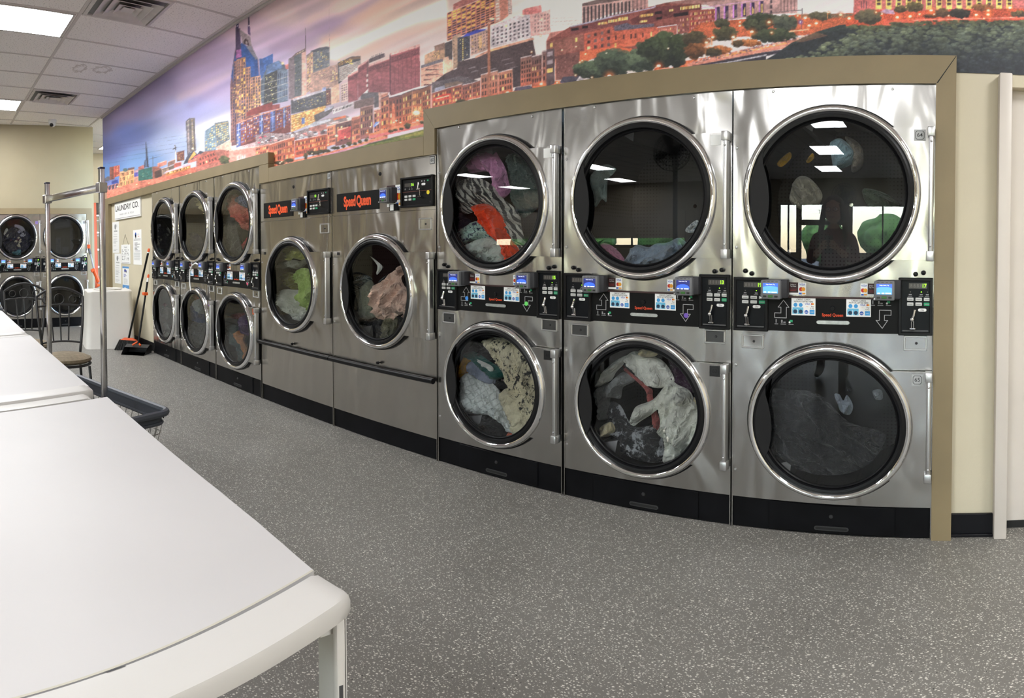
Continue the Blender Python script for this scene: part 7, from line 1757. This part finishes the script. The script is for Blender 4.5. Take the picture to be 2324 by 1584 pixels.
    M.poly(c((430, 1100), (640, 1050), (760, 1080), (900, 1120), (660, 1200), (245, 1290), (245, 1140)), (96, 84, 92), 1, None, .4); M.poly(c((280, 1220), (420, 1180), (420, 1240), (285, 1265)), (150, 148, 172)); M.poly(c((420, 1160), (600, 1120), (690, 1150), (430, 1210)), (128, 104, 96))
    FA = [((245, 1290), (525, 1200), 1500, (140, 66, 58), 8, 3, .45), ((525, 1200), (660, 1165), 1440, (150, 84, 70), 4, 4, .4), ((665, 1180), (800, 1150), 1400, (130, 80, 76), 4, 3, .12), ((800, 1150), (915, 1110), 1370, (140, 86, 76), 4, 3, .1), ((920, 1040), (1160, 975), 1380, (172, 122, 106), 6, 3, .04), ((1165, 1005), (1362, 955), 1310, (182, 120, 100), 5, 3, .06), ((1470, 805), (1620, 770), 1200, (146, 104, 98), 4, 5, .10), ((1620, 790), (1765, 755), 1210, (110, 84, 86), 4, 4, .12), ((1770, 715), (1940, 675), 1180, (126, 98, 100), 4, 4, .2)]
    for i, (a, b_, yb, col, nx, ny, p_) in enumerate(FA):
        q = c(a, b_, (b_[0], yb-.2*(b_[0]-a[0])), (a[0], yb)); M.facade(q, col, nx, ny, .5, .62, DW, ORL, p_, m=(.05, .10), grad=(196, 100, 78), seed=90+i); M.cornice(q, -.03, .04, (206, 186, 190))
    M.poly(c((265, 1370), (380, 1300), (500, 1290), (520, 1360), (265, 1400)), (240, 60, 52), .65); M.poly(c((300, 1360), (480, 1315), (482, 1328), (302, 1374)), (255, 214, 170))
    M.poly(c((1015, 280), (1050, 270), (1060, 1370), (1015, 1390)), (168, 104, 84)); M.ell(*c((1075, 260))[0], 6, 2.4, (250, 216, 180)); M.poly(c((1005, 320), (1020, 300), (1050, 310), (1050, 330)), (200, 150, 130))
    M.poly(c((1360, 960), (1470, 900), (1470, 1190), (1370, 1210)), (70, 56, 62))
    M.poly(c((1180, 1340), (1400, 1250), (1960, 1120), (2193, 1100), (2193, 1180), (1100, 1400)), (232, 118, 80), 1, None, .15); M.poly(c((1380, 1260), (1400, 1210), (1600, 1180), (1650, 1220), (1640, 1240)), (92, 84, 104)); M.poly(c((2010, 1140), (2050, 1080), (2193, 1050), (2193, 1120)), (84, 84, 110))
    M.tree(*c((660, 1440))[0], 14, 9, (44, 38, 30), (70, 66, 44), 40, 5, .35)
    for x, y, r in ((1290, 1278, 12), (820, 1410, 11), (1755, 1162, 11), (1620, 718, 5), (2045, 695, 3), (1890, 860, 2), (1745, 490, 4)): M.lamp(*c((x, y))[0], r, 0, 3 if r > 8 else 1.6)
    # ---------------- long red brick ranges
    c = C(1240, 0, 5.81)
    q = c((470, 50), (700, -10), (1340, -100), (1340, 100), (880, 170), (470, 310)); M.poly(q, (200, 156, 152))
    for k in range(17):
        x = 485+50*k; M.poly(c((x, 95-.13*(x-485)), (x+25, 90-.13*(x-485)), (x+25, 320-.24*(x-485)), (x, 325-.24*(x-485))), (78, 66, 72))
    M.poly(c((470, 48), (700, -12), (1130, -60), (1130, -20), (470, 84)), (112, 92, 92)); M.poly(c((1140, -80), (1340, -90), (1340, 100), (1140, 120)), (176, 128, 126), .7)
    M.poly(c((50, 430), (310, 385), (310, 440), (0, 540)), (190, 120, 112)); M.poly(c((0, 540), (310, 355), (620, 280), (880, 200), (1290, 110), (1560, 40), (2040, 10), (2050, 120), (1730, 330), (1480, 480), (1130, 680), (600, 780), (100, 740), (0, 640)), (142, 78, 74), 1, None, .18)
    M.poly(c((310, 350), (880, 205), (1400, 95), (1440, 70), (1440, 100), (890, 220), (320, 372)), (170, 160, 186)); M.poly(c((1560, 38), (2040, -30), (2324, -60), (2324, 70), (2040, 60)), (150, 104, 100)); M.poly(c((1450, 90), (2040, 45), (2040, 120), (1300, 320), (1130, 310), (1100, 260)), (110, 60, 62), 1, None, .15); M.poly(c((320, 360), (1090, 190), (1100, 300), (600, 390), (320, 460)), (122, 68, 70), 1, None, .15)
    for x, y, w_, h_ in ((680, 300, 125, 30), (820, 265, 115, 36), (945, 235, 130, 44), (1235, 195, 180, 34), (1235, 275, 95, 26), (1620, 125, 60, 28), (1765, 92, 260, 40)):
        n_ = int(w_/15)
        for k in range(n_): M.poly(c((x+k*w_/n_, y-.13*k*w_/n_), (x+(k+.8)*w_/n_, y-.13*(k+.8)*w_/n_), (x+(k+.8)*w_/n_, y+h_-.13*k*w_/n_), (x+k*w_/n_, y+h_-.13*k*w_/n_)), rnd.choice(((252, 204, 110), (255, 224, 140), (236, 180, 100))))
    for x, y, w_, h_ in ((1430, 155, 95, 36), (1450, 230, 75, 30), (1680, 180, 190, 44), (325, 375, 100, 34), (470, 345, 80, 34)): M.poly(c((x, y), (x+w_, y-.13*w_), (x+w_, y+h_-.13*w_), (x, y+h_)), (44, 32, 40))
    q = c((500, 440), (880, 345), (880, 640), (500, 690)); M.facade(q, (176, 92, 80), 4, 3, .45, .5, ((128, 96, 96), (84, 60, 62)), LIT, .08, grad=(206, 92, 72), seed=101)
    q = c((870, 400), (1470, 355), (1470, 500), (1130, 610), (870, 640)); M.poly(q, (196, 96, 78), 1, (222, 104, 76), .12)
    for k, x in enumerate((905, 1010, 1105, 1165, 1260, 1370)): M.poly(c((x, 470-.10*(x-900)), (x+22, 468-.10*(x-900)), (x+22, 525-.10*(x-900)), (x, 530-.10*(x-900))), (252, 206, 120) if k == 5 else (92, 52, 54))
    M.poly(c((900, 570), (925, 568), (925, 630), (900, 634)), (252, 206, 120))
    M.poly(c((890, 345), (1060, 300), (1130, 330), (1420, 310), (1420, 350), (900, 410)), (100, 92, 110), 1, None, .5); M.poly(c((1460, 355), (1720, 320), (1722, 332), (1460, 368)), (226, 206, 220))
    q = c((1470, 370), (1720, 335), (1720, 460), (1470, 500)); M.facade(q, (190, 104, 92), 8, 2, .3, .4, ((206, 150, 140), (112, 66, 66)), LIT, .3, seed=102)
    q = c((1720, 225), (1880, 210), (1890, 430), (1730, 450)); M.facade(q, (146, 82, 78), 5, 3, .4, .5, ((206, 150, 140), (110, 66, 68)), LIT, .3, seed=103); q = c((1880, 140), (2240, 115), (2250, 370), (1890, 430)); M.facade(q, (164, 84, 78), 13, 4, .42, .58, ((216, 160, 150), (110, 62, 64)), LIT, .22, grad=(186, 82, 74), seed=104)
    M.poly(c((0, 560), (480, 440), (500, 640), (110, 740), (0, 650)), (150, 92, 84), 1, None, .15)
    for x, y in ((50, 570), (380, 500)): M.poly(c((x, y), (x+30, y-6), (x+30, y+50), (x, y+56)), (252, 210, 120))
    M.facade(c((105, 740), (440, 680), (430, 1020), (130, 1060)), (124, 78, 76), 6, 5, .3, .35, ((110, 70, 70), (150, 100, 96)), LIT, .04, seed=105); M.poly(c((440, 680), (900, 620), (1130, 640), (1110, 720), (640, 760), (430, 860)), (230, 108, 74), 1, None, .1)
    M.poly(c((0, 650), (105, 640), (110, 1100), (0, 1150)), (96, 76, 82), 1, None, .2)
    for k in range(3): M.poly(c((8, 690+110*k), (80, 675+110*k), (80, 730+110*k), (8, 745+110*k)), (170, 150, 160) if k < 2 else (250, 190, 110))
    M.line(*c((122, 780))[0], *c((122, 1060))[0], 2, (206, 130, 110))
    # hillside, road and trees
    M.poly(c((1850, 800), (2324, 720), (2324, 900), (1400, 960), (1430, 900)), (226, 112, 74), 1, None, .2); M.poly(c((1840, 850), (2324, 745), (2324, 800), (1950, 885)), (214, 140, 130)); M.poly(c((1950, 885), (2324, 790), (2324, 850), (1980, 905)), (56, 52, 66)); M.poly(c((1960, 890), (2100, 850), (2324, 818), (2324, 832), (2000, 892)), (170, 168, 180))
    M.tree(*c((600, 920))[0], 42, 19, (44, 50, 46), (92, 108, 84), 170, 21, .30); M.tree(*c((900, 830))[0], 40, 30, (42, 48, 46), (84, 98, 80), 200, 22, .24); M.tree(*c((1270, 790))[0], 34, 26, (46, 54, 50), (106, 122, 96), 200, 23, .24); M.tree(*c((1600, 660))[0], 46, 38, (36, 40, 40), (72, 84, 58), 240, 24, .2); M.tree(*c((1330, 640))[0], 24, 18, (40, 44, 42), (70, 82, 62), 90, 25, .28); M.tree(*c((1980, 530))[0], 28, 14, (60, 48, 42), (92, 80, 60), 90, 26, .3); M.tree(*c((1950, 680))[0], 14, 18, (96, 60, 40), (150, 96, 60), 60, 27, .3); M.tree(*c((2260, 430))[0], 24, 16, (50, 48, 42), (80, 84, 60), 80, 28, .3)
    M.glow(*c((830, 1005))[0], 20, (250, 110, 50), .9, 4); M.glow(*c((1480, 868))[0], 16, (248, 100, 50), .95, 3.6); M.poly(c((1430, 930), (1660, 870), (1680, 895), (1500, 935)), (236, 150, 130)); M.ell(*c((1640, 880))[0], 5, 2.4, (214, 206, 214))
    M.poly(c((180, 1090), (220, 1015), (440, 995), (500, 1060), (480, 1075), (190, 1110)), (74, 70, 88)); M.poly(c((390, 1070), (440, 1000), (500, 1065)), (206, 196, 206)); M.poly(c((180, 1100), (540, 1065), (540, 1085), (180, 1130)), (236, 150, 130))
    for x, y, r in ((515, 712, 6), (470, 800, 7), (440, 820, 5), (385, 990, 6), (600, 1020, 6), (140, 1090, 8), (1605, 636, 4), (790, 700, 2), (390, 615, 3), (205, 660, 3)): M.lamp(*c((x, y))[0], r, 0, 1.8)
    # ---------------- columned hall, lamps, motorway, woods on the right
    c = C(1560, 0, 5.81)
    q = c((180, 100), (1010, -60), (1010, 190), (390, 290), (380, 130)); M.poly(c((180, 40), (1450, -150), (1450, 170), (1010, 190), (380, 290), (390, 110)), (190, 146, 146), 1, None, .06)
    for k in range(6):
        x = 385+115*k; y = 95-15.5*k; M.poly(c((x-20, y+5), (x, y), (x+2, y+170), (x-20, y+180)), (206, 130, 214)); M.poly(c((x, y), (x+42, y-6), (x+42, y+165), (x+2, y+172)), (58, 46, 84)); M.poly(c((x+8, y+rnd.randint(20, 120)), (x+34, y+rnd.randint(20, 120)), (x+34, y+150), (x+8, y+152)), (246, 206, 110), .8 if k > 2 else .35); M.poly(c((x+44, y), (x+75, y-5), (x+75, y+160), (x+44, y+165)), (180, 132, 136))
    M.line(*c((180, 105))[0], *c((1010, -10))[0], 1.6, (226, 170, 226), .8)
    for k in range(5): M.poly(c((1225+45*k, -20), (1240+45*k, -22), (1240+45*k, 140), (1225+45*k, 142)), (126, 92, 92), .8)
    for k in range(3): M.poly(c((1092, 10+70*k-10), (1116, 6+70*k-10), (1116, 50+70*k-10), (1092, 54+70*k-10)), (66, 54, 66))
    M.line(*c((1000, 180))[0], *c((1510, 132))[0], 1.6, (96, 84, 92)); M.line(*c((1512, 105))[0], *c((1512, 190))[0], 1.3, (92, 84, 96))
    q = c((2190, 200), (2210, -200), (4400, -200), (4400, 200)); M.poly(q, (196, 120, 128), 1, (176, 92, 108), .06)
    M.poly(c((180, 300), (640, 260), (1500, 190), (2324, 170), (4400, 60), (4400, 400), (0, 500), (0, 440)), (196, 96, 66), 1, None, .3)
    M.poly(c((1500, 190), (2180, 180), (2190, 230), (1500, 240)), (140, 110, 92), 1, None, .3)
    M.tree(*c((460, 310))[0], 16, 10, (52, 50, 44), (96, 96, 70), 60, 31, .35); M.tree(*c((1000, 260))[0], 36, 14, (40, 42, 40), (74, 80, 60), 120, 32, .32); M.tree(*c((1280, 300))[0], 26, 17, (50, 54, 52), (92, 96, 80), 110, 33, .3); M.tree(*c((900, 340))[0], 30, 13, (46, 46, 42), (80, 84, 62), 90, 34, .32); M.tree(*c((500, 440))[0], 28, 14, (56, 52, 44), (92, 88, 62), 90, 35, .32); M.tree(*c((1150, 470))[0], 50, 15, (42, 46, 42), (76, 84, 62), 150, 36, .3); M.tree(*c((100, 500))[0], 26, 14, (60, 52, 46), (90, 80, 58), 80, 37, .3); M.tree(*c((800, 570))[0], 30, 8, (130, 70, 40), (230, 140, 80), 80, 38, .4); M.tree(*c((400, 660))[0], 32, 9, (110, 62, 40), (214, 124, 70), 80, 39, .4); M.tree(*c((660, 570))[0], 12, 8, (60, 48, 40), (100, 80, 56), 40, 40, .4); M.tree(*c((340, 690))[0], 18, 9, (50, 44, 40), (84, 72, 52), 50, 41, .4); M.tree(*c((110, 660))[0], 24, 16, (70, 50, 40), (150, 92, 58), 70, 42, .3); M.tree(*c((1750, 210))[0], 26, 9, (76, 70, 60), (112, 104, 80), 70, 43, .4)
    # motorway
    M.poly(c((0, 840), (700, 660), (1350, 530), (1720, 500), (1700, 560), (1300, 640), (1000, 690), (100, 870), (0, 880)), (212, 132, 116), 1, None, .12); M.poly(c((380, 745), (900, 640), (1300, 560), (1320, 575), (900, 665), (390, 765)), (236, 150, 90))
    for k in range(110):
        t = rnd.random(); x = 60+1560*t; y = 830-.235*(x-60)+rnd.uniform(-24, 26)
        M.ell(*c((x, y))[0], rnd.uniform(1.6, 3.6), rnd.uniform(.8, 1.5), rnd.choice(((226, 206, 214), (120, 90, 110), (96, 70, 84), (240, 180, 150), (170, 130, 150))), .9)
    M.poly(c((60, 870), (1000, 690), (1290, 650), (1250, 690), (1040, 740), (830, 815), (100, 890)), (58, 52, 66)); M.poly(c((110, 880), (500, 822), (1050, 715), (1040, 735), (540, 830), (120, 892)), (176, 172, 184)); M.poly(c((560, 830), (1040, 740), (1040, 800), (800, 830)), (50, 46, 60))
    for x, y, r, pole in ((250, 560, 17, 40), (335, 490, 12, 18), (605, 490, 12, 18), (850, 418, 15, 32), (1075, 292, 13, 0), (695, 290, 9, 10), (690, 340, 8, 0), (1455, 208, 10, 0), (1555, 235, 14, 0), (1605, 338, 11, 12), (1700, 308, 14, 10), (2020, 195, 11, 0), (1860, 165, 6, 14), (1110, 430, 8, 0)): M.lamp(*c((x, y))[0], r, pole, 3.0 if r > 10 else 2)
    M.glow(*c((1490, 288))[0], 9, (60, 80, 220), .95, 1.6); M.line(*c((1505, 290))[0], *c((1505, 400))[0], 1, (90, 60, 90))
    M.poly(c((1330, 410), (1600, 380), (1610, 392), (1340, 425)), (250, 180, 140))
    # the woods
    M.poly(c((1040, 830), (1250, 650), (1380, 560), (1700, 420), (2000, 330), (2324, 300), (2324, 1300), (1040, 1300)), (52, 62, 62), 1, None, .1)
    M.poly([(1730, 140), (1800, 100), (1880, 72), (1960, 62), (2340, 40), (2340, 240), (1730, 240)], (48, 54, 58), 1, (34, 36, 48), .1)
    r = random.Random(77)
    for k in range(1300):
        x = r.uniform(1745, 2340); top = max(44, 150-.42*(x-1745)) if x < 2000 else 46+6*math.sin(x*.05); y = top+abs(r.gauss(0, 1))*48+r.uniform(0, 20)
        if y > 190: continue
        t = max(0, 1-(y-top)/95)*r.uniform(.35, 1); sh = r.uniform(.75, 1.1)
        col = [(44+t*(128-44))*sh, (50+t*(138-50))*sh, (56+t*(104-56))*sh]; rx = r.uniform(3, 10)
        M.ell(x, y, rx, rx*.5, col, .75); M.ell(x-1, y-rx*.22, rx*.7, rx*.22, [min(255, v*1.28) for v in col], .6)
    M.poly(c((1340, 540), (1700, 420), (1850, 470), (1500, 560)), (196, 120, 84), .35)
    # right end: long hall in lamplight
    c = C(1920, 0, 5.752)
    M.poly(c((100, 190), (110, -300), (2500, -300), (2500, 260), (100, 260)), (190, 112, 122), 1, (206, 100, 92), .08)
    for k in range(14):
        x = 405+131*k; M.poly(c((x-14, -300), (x+64, -300), (x+60, 118+2*(k % 3)), (x-16, 124)), (240, 206, 110)); M.poly(c((x, -300), (x+52, -300), (x+50, 66), (x+2, 70)), (84, 60, 66)); M.poly(c((x+2, 22), (x+50, 20), (x+50, 34), (x+2, 36)), (236, 196, 90))
    for k in range(3): M.poly(c((195+32*k, 20-20*(k == 1)), (208+32*k, 16-20*(k == 1)), (208+32*k, 110), (195+32*k, 112)), (120, 76, 88))
    M.poly(c((0, 230), (300, 120), (620, 150), (1500, 120), (2400, 110), (2400, 260), (1000, 330), (0, 340)), (196, 80, 56), 1, None, .35); M.poly(c((420, 170), (520, 115), (620, 140), (640, 185)), (176, 140, 170)); M.poly(c((500, 260), (1000, 240), (2400, 215), (2400, 250), (1300, 262), (960, 320), (480, 330)), (226, 96, 76), .9); M.line(*c((860, 265))[0], *c((2400, 222))[0], 1.2, (250, 170, 150))
    for x, y, rx, ry, d, l in ((300, 220, 170, 90, (62, 58, 52), (110, 100, 76)), (710, 120, 80, 45, (58, 50, 44), (110, 96, 66)), (890, 90, 110, 60, (66, 56, 46), (120, 106, 70)), (1250, 170, 90, 55, (70, 52, 46), (110, 84, 60)), (1480, 180, 150, 60, (36, 34, 38), (66, 62, 56)), (1790, 100, 150, 45, (110, 66, 50), (150, 100, 60)), (2260, 180, 110, 40, (58, 50, 44), (120, 96, 60)), (1100, 210, 90, 25, (60, 40, 36), (110, 70, 50))): M.tree(*c((x, y))[0], rx/5.75, ry/5.75, d, l, 90, int(x)+9, .3)
    for x, y, r in ((390, 160, 8), (470, 182, 8), (670, 226, 13), (838, 215, 15), (1110, 135, 16), (1150, 185, 6), (960, 185, 6), (1340, 205, 6), (1700, 195, 15), (1855, 138, 17), (1855, 190, 15), (2140, 100, 13), (1800, 240, 5), (40, 240, 12)): M.lamp(*c((x, y))[0], r, 8 if r == 13 else 0, 3.0 if r > 10 else 1.7)
    r = random.Random(78)
    for k in range(240):
        x = r.uniform(0, 2324); y = 262+abs(r.gauss(0, 30))+(60 if x < 600 else 0)+30*math.exp(-((x-760)/260)**2); rx = r.uniform(14, 48); t = r.random()
        M.ell(*c((x, y+10))[0], rx/5.75, rx*.42/5.75, (58+t*40, 60+t*44, 52+t*22), .85)
    # photographic grain and mottle on everything that is not sky
    k = np.clip(np.abs(M.c-sky0).max(2)*14, 0, 1)
    tex = (M.vnoise(2.2, 2.0, None, 21)-.5)*.20+(M.vnoise(5, 3.5, None, 22)-.5)*.22+(M.vnoise(22, 14, None, 23)-.5)*.20
    M.c *= (1+tex*k)[..., None]
    M.c *= (1+(M.r.rand(M.h, M.w, 1)-.5)*.03)
    # soft bloom of the bright lights
    br = np.clip(M.c[..., :].min(2)*.5+M.c[..., 0]*.5-.72, 0, 1)*k
    for ax in (0, 1):
        for _ in range(2):
            cs = np.cumsum(np.pad(br, [(6, 5) if i == ax else (0, 0) for i in (0, 1)], mode='edge'), ax); n = br.shape[ax]
            br = (np.take(cs, range(11, 11+n), ax)-np.take(cs, range(0, n), ax))/11
    M.c += br[..., None]*np.array([1.1, .75, .45], np.float32)*.8
    return M

def build_mural():
    M = paint_mural(); Y = YW-.003
    secs = [(-9.02, -4.19, 1.86), (-4.19, -2.41, 1.75), (-2.41, 2.6, 1.892)]
    VV, FF, o = [], [], 0
    az = lambda x: math.atan2(x, Y)
    for xa, xb, z0 in secs:
        n = max(8, int((az(xb)-az(xa))*FPX/1.9)); a = np.linspace(az(xa), az(xb), n); xs = np.tan(a)*Y
        zt = ZC if xb < -1 else 2.6
        zs = np.concatenate([np.linspace(z0, zt, int((zt-z0)/.0036)), [ZC-.001]]) if zt < ZC else np.linspace(z0, ZC-.001, int((ZC-z0)/.0036))
        if xb > -1:       # above the picture frame on the near part: coarser rows
            pass
        gx, gz = np.meshgrid(xs, zs); h, w = gx.shape
        VV.append(np.stack([gx, np.full_like(gx, Y), gz], -1).reshape(-1, 3))
        i, j = np.meshgrid(np.arange(h-1), np.arange(w-1), indexing='ij'); q = (i*w+j).ravel()+o
        FF.append(np.stack([q, q+1, q+w+1, q+w], 1)); o += h*w
    V = np.concatenate(VV).astype(np.float32); F = np.concatenate(FF).astype(np.int32)
    me = bpy.data.meshes.new('skyline_mural')
    me.vertices.add(len(V)); me.vertices.foreach_set('co', V.ravel())
    me.loops.add(F.size); me.loops.foreach_set('vertex_index', F.ravel())
    me.polygons.add(len(F)); me.polygons.foreach_set('loop_start', np.arange(0, F.size, 4, dtype=np.int32)); me.polygons.foreach_set('loop_total', np.full(len(F), 4, np.int32))
    me.update(calc_edges=True)
    px, py = pix(V); x = np.clip(px-M.X0-.5, 0, M.w-2); y = np.clip(py-M.Y0-.5, 0, M.h-2)
    xi, yi = x.astype(int), y.astype(int); fx, fy = (x-xi)[:, None], (y-yi)[:, None]
    c = (M.c[yi, xi]*(1-fx)+M.c[yi, xi+1]*fx)*(1-fy)+(M.c[yi+1, xi]*(1-fx)+M.c[yi+1, xi+1]*fx)*fy
    g_ = c.mean(1, keepdims=True); c = np.clip(g_+(c-g_)*.88, 0, 1); lin = np.where(c <= .04045, c/12.92, ((c+.055)/1.055)**2.4)*MURAL_GAIN
    col = np.ones((len(V), 4), np.float32); col[:, :3] = np.clip(lin, 0, .97)
    at = me.color_attributes.new('print', 'FLOAT_COLOR', 'POINT'); at.data.foreach_set('color', col.ravel())
    m = mat('printed_wallpaper', (.5, .5, .5), .55)
    nt = m.node_tree; a = nt.nodes.new('ShaderNodeVertexColor'); a.layer_name = 'print'
    nt.links.new(a.outputs[0], nt.nodes['Principled BSDF'].inputs['Base Color'])
    me.materials.append(m)
    ob = link('skyline_mural', me)
    tag(ob, 'large printed dusk city skyline mural across the upper wall above the dryers', 'mural')
MURAL_GAIN = 1.42
build_mural()
# ------------------------------------------------------------------ light
w = bpy.data.worlds.new('sky'); SC.world = w; w.use_nodes = True
nt = w.node_tree; bg = nt.nodes['Background']
sky = nt.nodes.new('ShaderNodeTexSky'); sky.sky_type = 'NISHITA'; sky.sun_elevation = math.radians(52); sky.sun_rotation = math.radians(200); sky.sun_disc = False
nt.links.new(sky.outputs[0], bg.inputs[0]); bg.inputs[1].default_value = 3.0
sun = bpy.data.lights.new('sun', 'SUN'); sun.energy = 22; sun.angle = .01; so = bpy.data.objects.new('sun', sun); COL.objects.link(so)
so.rotation_euler = (math.radians(38), 0, math.radians(160))
SC.view_settings.view_transform = 'Standard'; SC.view_settings.look = 'None'; SC.view_settings.gamma = 1; SC.view_settings.use_curve_mapping = False
SC.view_settings.exposure = 0.06
SC.cycles.use_denoising = True
SC.cycles.max_bounces = 7; SC.cycles.diffuse_bounces = 4; SC.cycles.glossy_bounces = 4; SC.cycles.transparent_max_bounces = 10; SC.cycles.use_adaptive_sampling = True; SC.cycles.adaptive_threshold = .03; SC.cycles.sample_clamp_indirect = 6; SC.cycles.caustics_reflective = False
